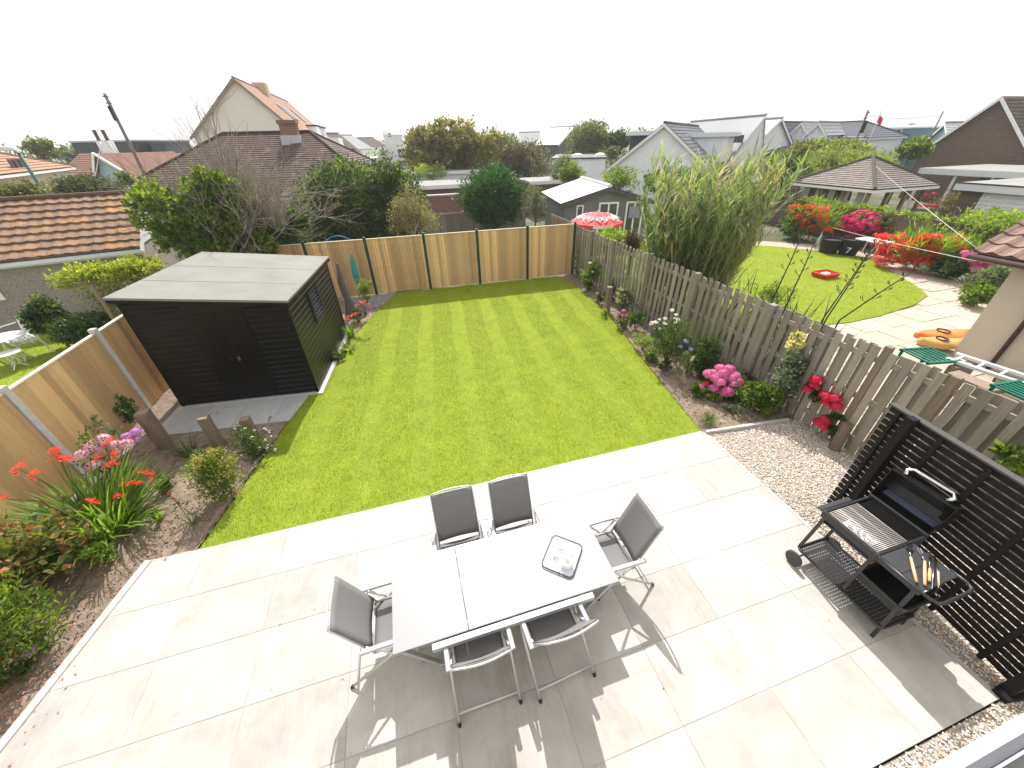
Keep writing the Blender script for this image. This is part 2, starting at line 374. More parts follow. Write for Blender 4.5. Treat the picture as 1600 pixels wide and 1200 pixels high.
# lawn: turf sheet with mown bands, then real blades that lean with the mower
m, t, b, o = newmat('turf'); L = t.links.new
tc = nd(t, 'TexCoord'); n = nd(t, 'TexNoise', Scale=3, Detail=9, Roughness=.75); L(tc.outputs['Object'], n.inputs['Vector'])
rp = ramp(t, [(.3, (.14, .20, .008)), (.55, (.20, .27, .012)), (.8, (.27, .31, .03))]); L(n.outputs['Fac'], rp.inputs[0]); L(rp.outputs[0], b.inputs['Base Color']); b.inputs['Roughness'].default_value = .9
turf = m
lw = MB().prism(LAWN, -.03, .022); struct(lw.build('lawn', turf))
def band(X): return np.sin((X+.12)*2*math.pi/.98)
def grass(name, poly, dens, h, w, seed, mt, z=.02, bands=True, label='', tone=None):
    r = np.random.default_rng(seed); P = np.array(poly); lo, hi = P.min(0), P.max(0)
    n = int(dens*(hi-lo).prod()); X = r.uniform(lo[0], hi[0], n); Y = r.uniform(lo[1], hi[1], n)
    k = inpoly(X, Y, poly); X, Y = X[k], Y[k]; n = len(X)
    # stripes run away from the house, fanning with the borders
    s = np.where(band(X - (Y-4)*.10 + .02*np.sin(Y*2.1)) > -.3, .75, -1.) if bands else np.zeros(n)
    a = r.uniform(0, 2*math.pi, n); ln = r.uniform(.2, .75, n)
    dx = np.cos(a)*ln*.7; dy = np.sin(a)*ln*.5 + s*.85
    hh = h*r.uniform(.55, 1.25, n)*(1+.11*s); q = r.uniform(0, 2*math.pi, n); wx, wy = np.cos(q)*w/2, np.sin(q)*w/2
    base = np.stack([X, Y, np.full(n, z)], 1)
    V = np.stack([base - np.stack([wx, wy, 0*wx], 1), base + np.stack([wx, wy, 0*wx], 1), base + np.stack([dx*hh, dy*hh, hh], 1)], 1).reshape(-1, 3)
    o = mesh_obj(name, V, np.arange(3*n).reshape(n, 3), mt); stuff(o, label, 'grass'); return o
m, t, b, o = newmat('grass_blade'); L = t.links.new
g = nd(t, 'NewGeometry'); tc = nd(t, 'TexCoord'); n = nd(t, 'TexNoise', Scale=1.3, Detail=6, Roughness=.7); L(tc.outputs['Object'], n.inputs['Vector'])
ad = nd(t, 'Math', operation='MULTIPLY_ADD'); ad.inputs[1].default_value = .35; L(g.outputs['Random Per Island'], ad.inputs[0])
sb = nd(t, 'Math', operation='MULTIPLY_ADD'); sb.inputs[1].default_value = 1.3; sb.inputs[2].default_value = -.30; L(n.outputs['Fac'], sb.inputs[0]); L(sb.outputs[0], ad.inputs[2])
rp = ramp(t, [(.1, (.17, .24, .002)), (.55, (.31, .36, .003)), (.95, (.48, .44, .015))]); L(ad.outputs[0], rp.inputs[0]); L(rp.outputs[0], b.inputs['Base Color']); b.inputs['Roughness'].default_value = .55; b.inputs['Specular IOR Level'].default_value = .08
tr = nd(t, 'BsdfTranslucent'); mm = nd(t, 'MixRGB', blend_type='MULTIPLY'); mm.inputs[0].default_value = 1; mm.inputs[2].default_value = (1.65, 1.5, .3, 1)
L(rp.outputs[0], mm.inputs[1]); L(mm.outputs[0], tr.inputs[0]); mx = nd(t, 'MixShader'); mx.inputs[0].default_value = .5
L(b.outputs[0], mx.inputs[1]); L(tr.outputs[0], mx.inputs[2]); L(mx.outputs[0], o.inputs[0]); BL = m
LAWN_E = [(-3.42, 4.065), (-2.89, 6.38), (-2.34, 8.4), (-1.86, 10.37), (-.55, 13.88), (5.78, 13.66), (6.06, 12.6), (5.88, 9.62), (5.29, 6.83), (4.76, 4.065)]
grass('lawn_grass', LAWN_E, 5200, .027, .0055, 11, BL, label='short mown striped grass of the lawn')
# patio slabs with sunk joints
m, t, b, o = newmat('porcelain_slab'); L = t.links.new
tc = nd(t, 'TexCoord'); g = nd(t, 'NewGeometry'); va = nd(t, 'VectorMath', operation='ADD'); ml = nd(t, 'Math', operation='MULTIPLY'); ml.inputs[1].default_value = 50
L(g.outputs['Random Per Island'], ml.inputs[0]); L(tc.outputs['Object'], va.inputs[0]); L(ml.outputs[0], va.inputs[1])
n = nd(t, 'TexNoise', Scale=2.1, Detail=9, Roughness=.68, Distortion=.5); L(va.outputs[0], n.inputs['Vector'])
rp = ramp(t, [(.3, (.365, .34, .31)), (.5, (.435, .41, .38)), (.68, (.49, .47, .445))]); L(n.outputs['Fac'], rp.inputs[0])
mp = nd(t, 'Mapping'); mp.inputs['Scale'].default_value = (26, 2.2, 1); mp.inputs['Rotation'].default_value = (0, 0, .2); L(va.outputs[0], mp.inputs[0])
n2 = nd(t, 'TexNoise', Scale=1, Detail=5, Roughness=.7); L(mp.outputs[0], n2.inputs['Vector'])
r2 = ramp(t, [(.45, (1, 1, 1)), (.7, (.86, .85, .83))]); L(n2.outputs['Fac'], r2.inputs[0]); mx = nd(t, 'MixRGB', blend_type='MULTIPLY')
n3 = nd(t, 'TexNoise', Scale=1.1, Detail=3); L(va.outputs[0], n3.inputs['Vector']); r3 = ramp(t, [(.42, (0, 0, 0)), (.6, (1, 1, 1))]); L(n3.outputs['Fac'], r3.inputs[0]); L(r3.outputs[0], mx.inputs[0])
L(rp.outputs[0], mx.inputs[1]); L(r2.outputs[0], mx.inputs[2])
h = nd(t, 'HueSaturation'); mr = nd(t, 'MapRange'); mr.inputs['To Min'].default_value = .86; mr.inputs['To Max'].default_value = 1.1
L(g.outputs['Random Per Island'], mr.inputs[0]); L(mr.outputs[0], h.inputs['Value']); L(mx.outputs[0], h.inputs['Color']); L(h.outputs[0], b.inputs['Base Color']); b.inputs['Roughness'].default_value = .62; b.inputs['Specular IOR Level'].default_value = .3
slab = m
def clip(poly, a, b_, c):   # keep a*x+b*y<=c
    out = []
    for i in range(len(poly)):
        p, q = poly[i], poly[(i+1) % len(poly)]; fp = a*p[0]+b_*p[1]-c; fq = a*q[0]+b_*q[1]-c
        if fp <= 0: out.append(p)
        if (fp < 0) != (fq < 0): s_ = fp/(fp-fq); out.append((p[0]+(q[0]-p[0])*s_, p[1]+(q[1]-p[1])*s_))
    return out
pm = MB(); XS = [-5.26, -4.26, -3.27, -2.25, -1.27, -.27, .74, 1.74, 2.73, 3.75, 4.74]
YS = [-.06, .63, 1.30, 1.97, 2.68, 3.36, 4.05]
for i in range(len(XS)-1):
    for j in range(len(YS)-1):
        g_ = .0032; q = [(XS[i]+g_, YS[j]+g_), (XS[i+1]-g_, YS[j]+g_), (XS[i+1]-g_, YS[j+1]-g_), (XS[i]+g_, YS[j+1]-g_)]
        # the left edge is cut on a slant in two straight runs
        for (x0, y0), (x1, y1) in ((PATL[1], PATL[0]), (PATL[2], PATL[1])):
            nx_, ny_ = -(y1-y0), (x1-x0); q = clip(q, nx_, ny_, nx_*x0+ny_*y0 - .06) if q else q
        if len(q) > 2: pm.prism(q, -.02, .040)
struct(pm.build('patio', slab, bevel=.003, seg=1))
struct(sheet('patio_joints', [PATL[2], (4.72, -.05), (4.72, 4.03), PATL[0], PATL[1]], .036, mat('joint_mortar', (.46, .44, .41), .9, col2=(.25, .23, .21), scale=1.7)))
kb = MB()
kb.beam(tuple(PATL[0])+(.03,), tuple(PATL[1])+(.03,), .09, .06); kb.beam(tuple(PATL[1])+(.03,), tuple(PATL[2])+(.03,), .09, .06)
kb.beam((4.78, 3.98, .035), (6.5, 3.80, .045), .06, .09)
struct(kb.build('patio_edging', M['concrete'], bevel=.006))
ke = MB()   # pale timber edging round the lawn's left side
ke.beam((-3.44, 4.14, .01), (-2.9, 6.4, .01), .018, .05); ke.beam((-2.9, 6.4, .01), (-2.36, 8.3, .01), .018, .05)
struct(ke.build('lawn_edging', M['stub']))
kt = MB().prism([(4.745, -.06), (4.80, -.06), (4.80, 4.0), (4.745, 4.0)], -.02, .034); struct(kt.build('patio_haunching', M['concrete']))
# gravel
GRV = [(4.80, -1.2), (6.95, -1.2), (6.9, 3.78), (4.80, 3.95)]; GR2 = [(-4.95, -.9), (4.80, -.9), (4.80, -.07), (-4.95, -.07)]; GR3 = [(-2.2, 12.2), (-.95, 12.75), (-.5, 13.8), (-2.2, 13.85)]
for p_ in (GRV, GR2, GR3): struct(sheet('gravel_bed', p_, .014, M['gravelbed']))
m, t, b, o = newmat('pebble'); L = t.links.new; g = nd(t, 'NewGeometry')
rp = ramp(t, [(0, (.68, .58, .48)), (.3, (.80, .74, .66)), (.55, (.60, .43, .30)), (.7, (.83, .80, .76)), (.88, (.36, .32, .30)), (1, (.12, .11, .12))]); rp.color_ramp.interpolation = 'CONSTANT'
L(g.outputs['Random Per Island'], rp.inputs[0]); L(rp.outputs[0], b.inputs['Base Color']); b.inputs['Roughness'].default_value = .7; PEB = m
def pebbles(name, poly, dens, size, seed, mt, z, label, cat='gravel', flat=.6):
    r = np.random.default_rng(seed); P = np.array(poly); lo, hi = P.min(0), P.max(0); n = int(dens*(hi-lo).prod())
    X = r.uniform(lo[0], hi[0], n); Y = r.uniform(lo[1], hi[1], n); k = inpoly(X, Y, poly); X, Y = X[k], Y[k]; n = len(X)
    oc = np.array([(1, 0, 0), (.3, .95, 0), (-.8, .6, 0), (-.8, -.6, 0), (.3, -.95, 0), (.15, 0, 1), (-.1, .1, -1)]); f = []
    for i in range(5): f += [(i, (i+1) % 5, 5), ((i+1) % 5, i, 6)]
    f = np.array(f); A = unit(r.normal(size=(n, 3))); Bv = unit(np.cross(A, r.normal(size=(n, 3)))); Cv = np.cross(A, Bv)
    s = size*np.exp(r.normal(size=(n, 1, 1))*.33); o_ = oc[None]*r.uniform(.75, 1.25, (n, 7, 1)); loc = o_*np.array([1, .8, flat])
    V = (loc[..., :1]*A[:, None] + loc[..., 1:2]*Bv[:, None] + loc[..., 2:]*Cv[:, None])*s*np.array([1, 1, .75]); V += np.stack([X, Y, np.full(n, z)+r.uniform(0, size, n)], 1)[:, None]
    F = (np.arange(n)*7)[:, None, None] + f[None]
    return stuff(mesh_obj(name, V.reshape(-1, 3), F.reshape(-1, 3), mt), label, cat)
pebbles('gravel', GRV, 4600, .0105, 21, PEB, .02, 'pale mixed gravel beside the patio')
pebbles('gravel', GR2, 2600, .0115, 22, PEB, .02, 'pale gravel strip along the near edge of the patio')
pebbles('gravel', GR3, 1500, .016, 23, mat('slate_chip', (.36, .36, .38), .8, island=.4), .02, 'grey slate gravel behind the black shed')
CL = mat('soil_clod', (.27, .21, .155), .95, island=.45)
pebbles('soil_crumbs', [(-5.8, .2), (-4.98, .2), (-4.45, 2.2), (-4.05, 4.1), (-3.5, 4.2), (-2.95, 6.4), (-3.4, 6.5), (-5.6, 6.7)], 700, .012, 24, CL, .015, 'crumbs and clods of dry soil in the left bed', 'soil')
pebbles('soil_crumbs', [(4.8, 4.0), (6.6, 4.0), (6.6, 13.5), (6.0, 13.4), (5.95, 9.6), (5.33, 6.8)], 420, .012, 25, CL, .015, 'crumbs of dry soil along the right border', 'soil')
# paving in front of the shed
SA = np.array([-5.02, 8.0]); SU = np.array([.9938, -.111]); SV = np.array([.111, .9938])
def SL(u, v, z=0): p = SA + SU*u + SV*v; return (p[0], p[1], z)
ap = MB()
for i in range(4):
    u0, u1 = -.1+.72*i, .615+.72*i
    q = [SL(u0, -.98)[:2], SL(u1, -.98)[:2], SL(u1, .25)[:2], SL(u0, .25)[:2]]
    q = clip(q, 3.6, -1, 3.6*-2.84-6.45+.0)
    if len(q) > 2: ap.prism(q, -.02, .05)
struct(ap.build('shed_path', mat('grey_slab', (.33, .33, .32), .75, col2=(.42, .42, .41), scale=4, island=.08), bevel=.004))
# ------------------------------------------------------------------ own house: wall below the window and the sill
hw = thing('house_wall', 'rendered rear wall of the house below the open window', 'wall', (0, -.8, 0))
MB().box(-9, 9, -1.1, -.62, 0, 3.5).build('wall', mat('cream_render', (.62, .6, .55), .9, col2=(.56, .54, .5), scale=3, bump=.3), hw)
ws = thing('window_sill', 'white plastic window sill cutting across the lower right corner', 'window sill', (1.2, -.3, 3.9))
MB().box(.50, 2.6, -.061, -.043, 3.55, 3.600).build('sill_edge', M['white'], ws, bevel=.003)
MB().box(.50, 2.6, -.077, -.062, 3.54, 3.565).build('sill_channel', mat('grey_sill', (.40, .41, .44), .5), ws)
MB().box(.50, 2.6, -.081, -.078, 3.55, 3.585).build('sill_bead', M['white'], ws)
MB().box(.50, 2.6, -.62, -.082, 3.52, 3.565).build('window_board', mat('grey_board_top', (.22, .22, .2), .7, col2=(.16, .16, .15), scale=40), ws)
MB().box(-4.0, 4.74, 4.048, 4.085, -.02, .018).build('kerb_haunching', M['concrete'])['kind'] = 'structure'
# ------------------------------------------------------------------ fences
def fence_run(name, label, a, b_, posts, top, pmat, bmat, postw, ptop, board=.12, gap=0., capm=None, side=1, gravelboard=None, group=None):
    a = np.array(a, float); b_ = np.array(b_, float); D = _n(b_-a); N = np.array([-D[1], D[0]])*side
    root = thing(name, label, 'fence', (a[0], a[1], 0), group)
    T = lambda s_, n_, z: (a[0]+D[0]*s_+N[0]*n_, a[1]+D[1]*s_+N[1]*n_, z)
    for s_ in posts:
        MB().box(s_-postw/2, s_+postw/2, -postw/2, postw/2, -.02, ptop, T).build('post', pmat, root, bevel=.008)
    r = random.Random(5)
    for s0, s1 in zip(posts[:-1], posts[1:]):
        p = MB(); s_ = s0+postw/2+.004; e = s1-postw/2-.004; z0 = .04
        k = 0
        while s_ < e-.02:
            w_ = min(board*r.uniform(.94, 1.06), e-s_); th = .012+.006*(k % 2)
            e1 = s_+w_-.009; zb = z0+r.uniform(0, .01); vs = [(s_, -.005), (e1, -.030), (e1, .006), (s_, .006)]
            p.add([T(x, y, z) for z in (zb, top-.02) for x, y in vs], [(0, 1, 2, 3)[::-1], (4, 5, 6, 7), (0, 1, 5, 4), (1, 2, 6, 5), (2, 3, 7, 6), (3, 0, 4, 7)]); s_ += w_+gap; k += 1
        fp = p.build('panel', bmat, root)
        MB().box(s0+postw/2+.003, e, -.032, .032, top-.02, top+.006, T).build('capping', capm or bmat, fp, bevel=.003)
        for z in (.35, 1.0, top-.2): MB().box(s0+postw/2+.003, e, .012, .05, z, z+.045, T).build('rail', bmat, fp)
    return root
fence_run('back_fence', 'new pale timber close board fence with dark green posts behind the lawn', (-5.75, 14.13), (6.55, 13.71), [.0, .7, 2.65, 4.57, 6.53, 8.42, 10.32, 12.2], 1.93, M['green'], M['newfence'], .085, 2.0, board=.095, side=1,
          capm=mat('pale_capping', (.62, .50, .34), .7))
fence_run('left_fence', 'new golden timber fence with concrete posts left of the flower bed', (-5.80, -1.9), (-5.68, 14.0), [0, 2.0, 4.0, 6.0, 8.02, 10.03, 12.0, 13.9, 15.85], 1.80, M['concrete'], M['newfence'], .105, 1.88, board=.13,
          capm=mat('pale_tan_capping', (.72, .62, .48), .7), side=1)  # capping in a paler tan than the boards
# weathered hit and miss fence on the right
FA, FB = np.array([6.84, -1.6]), np.array([6.52, 13.78]); FD = _n(FB-FA); FN = np.array([-FD[1], FD[0]])   # FN points to our garden (-x)
rf = thing('weathered_fence', 'weathered grey brown hit and miss timber fence right of the border', 'fence', (FA[0], FA[1], 0))
def FT(s_, n_, z): return (FA[0]+FD[0]*s_+FN[0]*n_, FA[1]+FD[1]*s_+FN[1]*n_, z)
ps = [.0, 1.95, 3.9, 4.72, 6.68, 8.75, 10.6, 12.5, 14.0, 15.38]; rr = random.Random(9)
lean = {}
for i, s_ in enumerate(ps):
    big = i in (4, 5)
    w_ = .13 if big else .10
    MB().box(s_-w_/2, s_+w_/2, -.04, .085 if big else .05, -.02, 1.90+rr.uniform(-.03, .03), FT).build('post', M['stub'] if not big else M['oldfence'], rf, bevel=.01)
for s0, s1 in zip(ps[:-1], ps[1:]):
    p = MB(); s_ = s0+.075; k = 0
    while s_ < s1-.14:
        w_ = rr.uniform(.095, .115); tl = rr.uniform(-.012, .012); tz = 1.86+rr.uniform(-.025, .02); nn = .035 if k % 2 == 0 else -.035
        vs = [(s_+w_*i+tl*j, nn+.009*(2*q-1), .03+j*(tz-.03)) for j in (0, 1) for q in (0, 1) for i in (0, 1)]
        p.add([FT(*v) for v in vs], [(0, 2, 3, 1), (4, 5, 7, 6), (0, 1, 5, 4), (2, 6, 7, 3), (0, 4, 6, 2), (1, 3, 7, 5)])
        s_ += w_ - .027 + .019*rr.uniform(.2, 1.6); k += 1
    fp = p.build('panel', M['oldfence'], rf)
    for z in (.25, .95, 1.62): MB().box(s0+.05, s1-.05, -.02, .02, z, z+.085, FT).build('rail', M['oldfence'], fp)
# black slatted screen behind the barbecue
QA, QB = np.array([5.34, 2.14]), np.array([4.955, -.10]); QD = _n(QB-QA); QN = np.array([QD[1], -QD[0]]); QL = np.linalg.norm(QB-QA)
sc = thing('slatted_screen', 'tall black slatted timber screen behind the barbecue', 'screen', (QA[0], QA[1], 0))
def QT(s_, n_, z): return (QA[0]+QD[0]*s_+QN[0]*n_, QA[1]+QD[1]*s_+QN[1]*n_, z)
bs = mat('black_stained_slat', (.008, .007, .007), .7, col2=(.014, .012, .012), scale=12, island=.25, spec=.2)
for k in range(20):
    z = .09+k*.0885; MB().box(0, QL, -.012, .012, z, z+.064, QT).build('slat', bs, sc, bevel=.003, seg=1)
for s_ in (.12, .58, 1.02, 1.48, 1.95): MB().box(s_-.022, s_+.022, .0125, .05, .06, 1.84, QT).build('batten', bs, sc, bevel=.003, seg=1)
MB().box(-.01, QL+.01, -.03, .055, 1.862, 1.885, QT).build('top_rail', mat('grey_edge', (.07, .065, .06), .6), sc, bevel=.003)
for s_ in (.30, QL-.05): MB().box(s_-.045, s_+.045, .052, .14, 0, 1.9 if s_ < 1 else 1.84, QT).build('post', bs, sc, bevel=.004)
MB().box(QL-.08, QL+.03, -.10, .2, .015, .09, QT).build('foot', bs, sc, bevel=.004)
# ------------------------------------------------------------------ shed
shd = thing('shed', 'black stained timber shed with pale felt roof beside the lawn', 'shed', SL(0, 0))
SW, SD = 2.70, 3.1
def zr(u): return 2.42 - .28*u/SW
blk = mat('black_stain', (.003, .0027, .0024), .33, col2=(.006, .005, .0045), scale=10, spec=.28)
wb = MB(); r = random.Random(2)
def shiplap(face, lo, hi, top, cut=None):
    z = .08; k = 0
    while z < 2.36:
        h = .118
        for (p, q) in ([(lo, hi)] if cut is None else [(lo, cut[0]), (cut[1], hi)]):
            zt0 = min(z+h, top(p)-.03); zt1 = min(z+h, top(q)-.03)
            if zt0 <= z+.01 and zt1 <= z+.01: continue
            zt0 = max(zt0, z+.012); zt1 = max(zt1, z+.012)
            A_, B_ = face(p, 0, z), face(q, 0, z); o1 = .026
            k0, k1 = max(z+.006, zt0-.030), max(z+.006, zt1-.030)
            vs = [face(p, -.028, z), face(q, -.028, z), face(q, -.026, k1), face(p, -.026, k0), face(q, -.003, zt1-.003), face(p, -.003, zt0-.003), face(p, .01, z), face(q, .01, z), face(q, .01, zt1), face(p, .01, zt0)]
            wb.add(vs, [(0, 1, 2, 3), (3, 2, 4, 5), (5, 4, 8, 9), (6, 9, 8, 7), (0, 6, 7, 1), (0, 3, 5, 9, 6), (1, 7, 8, 4, 2)])
        z += h
shiplap(lambda u, n_, z: SL(u, n_, z), .03, SW-.03, zr, cut=(.92, 1.92))
shiplap(lambda v, n_, z: SL(SW-n_, v, z), .03, SD-.03, lambda v: zr(SW))
shiplap(lambda v, n_, z: SL(0+n_, v, z), .03, SD-.03, lambda v: zr(0))
for (u, v) in ((0, 0), (SW, 0), (SW, SD), (0, SD)):
    wb.box(-.03, .03, -.03, .03, .05, zr(u)-.02, lambda x, y, z, u=u, v=v: SL(u+x, v+y, z))
wb.extr([SL(.02, SD-.03, .05), SL(SW-.02, SD-.03, .05), SL(SW-.02, SD-.03, zr(SW)-.03), SL(.02, SD-.03, zr(0)-.03)], (SV[0]*.02, SV[1]*.02, 0))
wb.extr([SL(.02, .02, .05), SL(SW-.02, .02, .05), SL(SW-.02, .02, zr(SW)-.03), SL(.02, .02, zr(0)-.03)], (SV[0]*.02, SV[1]*.02, 0))
wb.build('wall', blk, shd)
dr = MB(); MB_T = lambda x, y, z: SL(x, y, z)
for side in (0, 1):
    d = MB(); u = .925+side*.5
    for k in range(5): d.box(u+k*.098, u+k*.098+.093, -.036, -.010, .1, 2.02, MB_T)
    dd = d.build('door', blk, shd)
    MB().box(u+(.4 if side == 0 else .06), u+(.45 if side == 0 else .1), -.075, -.052, 1.02, 1.1, MB_T).build('latch', mat('brass_latch', (.35, .18, .08), .4, metal=.8) if side else M['blackm'], dd)
MB().extr([SL(.92, -.03, 2.025), SL(1.925, -.03, 2.025), SL(1.925, -.03, zr(1.925)-.03), SL(.92, -.03, zr(.92)-.03)], (SV[0]*.02, SV[1]*.02, 0)).build('door_head', blk, shd)
VT = lambda x, y, z: SL(SW-y, x, z)
wf = MB(); wf.box(1.12, 1.2, -.055, -.021, 1.18, 1.9, VT).box(1.72, 1.8, -.055, -.021, 1.18, 1.9, VT).box(1.2, 1.72, -.055, -.021, 1.84, 1.9, VT).box(1.2, 1.72, -.055, -.021, 1.18, 1.24, VT)
wf_ = wf.build('window', mat('dark_blue_frame', (.02, .022, .035), .5), shd)
lv = MB()
for k in range(7): lv.beam(VT(1.2, -.035, 1.28+k*.085), VT(1.72, -.035, 1.28+k*.085), .04, .012)
lv.build('louvre', mat('grey_louvre', (.10, .11, .14), .35), wf_)
O = .10
rv = [SL(-O-.02, -O, zr(-O)), SL(SW+O, -O, zr(SW+O)), SL(SW+O, SD+O, zr(SW+O)), SL(-O-.02, SD+O, zr(-O))]
felt = mat('grey_green_felt', (.235, .23, .205), .85, col2=(.185, .18, .16), scale=1.6, bump=.35, bscale=160, bdist=.003)
MB().extr(rv, (0, 0, .045)).build('roof', felt, shd, bevel=.006)
fl = MB()
for v in (.9, 1.95): fl.add([(p[0], p[1], p[2]+.048) for p in (SL(-O, v, zr(-O)), SL(SW+O, v, zr(SW+O)), SL(SW+O, v+.06, zr(SW+O)), SL(-O, v+.06, zr(-O)))], [(0, 1, 2, 3)])
fl.build('felt_lap', mat('felt_seam', (.222, .218, .195), .85), shd)
fb = MB(); fb.extr([SL(-O, -O-.002, zr(-O)-.06), SL(SW+O, -O-.002, zr(SW+O)-.06), SL(SW+O, -O-.002, zr(SW+O)-.003), SL(-O, -O-.002, zr(-O)-.003)], (SV[0]*.02, SV[1]*.02, 0))
fb.extr([SL(SW+O, -O+.02, zr(SW+O)-.06), SL(SW+O, SD+O, zr(SW+O)-.06), SL(SW+O, SD+O, zr(SW+O)-.003), SL(SW+O, -O+.02, zr(SW+O)-.003)], (-SU[0]*.02, -SU[1]*.02, 0))
fb.build('fascia', blk, shd)
bs2 = MB(); bs2.prism([SL(-.05, -.1)[:2], SL(SW+.12, -.1)[:2], SL(SW+.12, SD+.05)[:2], SL(-.05, SD+.05)[:2]], -.02, .055); bs2.build('base', M['concrete'], shd)
# ------------------------------------------------------------------ timber stubs
def stub(label, pos, h, w, tilt=(0, 0), sq=True):
    o = MB(); x, y = pos
    if sq: o.add([(x+i*w/2+tilt[0]*k, y+j*w/2+tilt[1]*k, k*h-.02) for k in (0, 1) for j in (-1, 1) for i in (-1, 1)], [(0, 2, 3, 1), (4, 5, 7, 6), (0, 1, 5, 4), (2, 6, 7, 3), (0, 4, 6, 2), (1, 3, 7, 5)])
    else: o.tube([(x, y, -.02), (x+tilt[0], y+tilt[1], h)], [w/2, w/2*.93], 14)
    ob = o.build('timber_post', M['stub'], loc=(x, y, 0), bevel=.012); tag(ob, label, 'post', 'cut timber posts in the flower beds')
p = G(262, 700); stub('thick square timber stub nearest the concrete fence post in the left bed', p[:2], fitz(p[:2], 642), .18)
p = G(345, 698); stub('middle timber stub in front of the shed path', p[:2], fitz(p[:2], 650), .15)
p = G(400, 688); stub('shorter timber stub behind the white flowering plant', p[:2], fitz(p[:2], 652), .15)
p = G(948, 487); stub('pale square timber stub among the plants of the right border', p[:2], fitz(p[:2], 447), .15)
p = G(1302, 703); stub('round log post standing in gravel against the weathered fence', p[:2], fitz(p[:2], 664), .17, (.02, .02), sq=False)
# ------------------------------------------------------------------ dining table
frm = mat('silver_frame', (.50, .51, .52), .4, metal=.6); topm = mat('pale_grey_glass', (.30, .303, .31), .38, spec=.4)
tb = thing('dining_table', 'pale grey extending garden table in the middle of the patio', 'table', (.44, 2.14, .04))
MB().box(-.012, 1.585, 1.70, 2.585, .718, .732).build('table_top', topm, tb, bevel=.004)
MB().box(-.715, -.016, 1.70, 2.585, .718, .732).build('extension_leaf', topm, tb, bevel=.004)
f = MB(); f.box(-.37, 1.27, 1.635, 1.695, .655, .716).box(-.37, 1.27, 2.59, 2.62, .655, .712).box(-.37, -.32, 1.70, 2.585, .655, .712).box(1.22, 1.27, 1.70, 2.585, .655, .712)
f.box(-.68, 1.55, 1.76, 1.80, .675, .716).box(-.68, 1.55, 2.48, 2.52, .675, .716).box(-.70, -.66, 1.72, 2.56, .672, .716).box(1.53, 1.565, 1.72, 2.56, .672, .716)
f.build('table_frame', frm, tb, bevel=.006)
for (x0, y0, x1, y1) in ((-.66, 1.74, -.36, 1.78), (-.66, 2.55, -.36, 2.5), (1.53, 1.74, 1.24, 1.80), (1.53, 2.55, 1.24, 2.5)):
    MB().beam((x0, y0, .70), (x1, y1, .045), .05, .035).build('leg', frm, tb, bevel=.004)
for x in (-.345, 1.245):
    MB().box(x-.02, x+.02, 1.9, 1.96, .04, .66).box(x-.02, x+.02, 2.3, 2.36, .04, .66).box(x-.025, x+.025, 1.75, 2.5, .04, .07).build('trestle', frm, tb, bevel=.004)
# tray and tea things
tc_ = np.array([1.12, 2.13]); TZ = .733
def TT(x, y, z): a = R(45+4); return (tc_[0]+x*math.cos(a)-y*math.sin(a), tc_[1]+x*math.sin(a)+y*math.cos(a), TZ+z)
tr_ = thing('serving_tray', 'white tray with a dark blue rim turned cornerwise on the table', 'tray', (tc_[0], tc_[1], TZ))
def rrect(hx, hy, r, n=6):
    o = []
    for cx_, cy_, a0 in ((hx-r, hy-r, 0), (-hx+r, hy-r, 90), (-hx+r, -hy+r, 180), (hx-r, -hy+r, 270)):
        for k in range(n+1): a = R(a0+90*k/n); o.append((cx_+r*math.cos(a), cy_+r*math.sin(a)))
    return o
po = rrect(.2, .17, .05); trm = mat('tray_white', (.75, .78, .8), .3)
MB().add([TT(x, y, .004) for x, y in po] + [TT(x, y, .010) for x, y in po], [tuple(range(28))[::-1], tuple(range(28, 56))] + [(i, (i+1) % 28, 28+(i+1) % 28, 28+i) for i in range(28)]).build('tray_base', trm, tr_)
rm = MB(); rm.tube([TT(x*1.03, y*1.03, .02) for x, y in po], .007, 6, closed=True); rm.build('rim', mat('blue_rim', (.05, .05, .12), .35), tr_, smooth=True)
china = mat('white_china', (.82, .82, .8), .18, coat=.4)
def cup(label, x, y, r, h, rz):
    c = TT(x, y, .011); t_ = thing('cup', label, 'cup', c, 'white crockery on the tray')
    MB().lathe([(r*.55, 0), (r*.6, .004), (r*.9, h*.5), (r, h), (r*.93, h), (r*.82, h*.5), (r*.5, .012)], c, 28).build('bowl', china, t_, smooth=True)
    hp = [(c[0]+math.cos(rz)*(r*.9+.028*math.sin(a)), c[1]+math.sin(rz)*(r*.9+.028*math.sin(a)), c[2]+h*.5-h*.32*math.cos(a)) for a in np.linspace(.1, 3.04, 9)]
    MB().tube(hp, .004, 6).build('handle', china, t_, smooth=True)
cup('white cup at the near corner of the tray', .13, -.02, .05, .07, 2.2) if False else None
c = TT(-.085, -.075, .011)
tp = thing('teapot', 'round white lidded pot at the near corner of the tray', 'teapot', c)
MB().lathe([(.035, 0), (.06, .012), (.074, .045), (.068, .08), (.04, .098), (.008, .1)], c, 32).build('body', china, tp, smooth=True)
MB().lathe([(.04, .098), (.038, .106), (.012, .112), (.014, .124), (.004, .13)], c, 24).build('lid', china, tp, smooth=True)
MB().tube([(c[0]-.06, c[1]+.01, c[2]+.05), (c[0]-.09, c[1]+.015, c[2]+.07), (c[0]-.105, c[1]+.015, c[2]+.1)], [.014, .01, .008], 8).build('spout', china, tp, smooth=True)
cup('white cup on the left side of the tray', -.03, .07, .042, .062, 2.6)
cup('white cup on the far side of the tray', .09, .05, .042, .062, 1.0)
cup('white cup at the right side of the tray', .05, -.06, .042, .062, -.4)
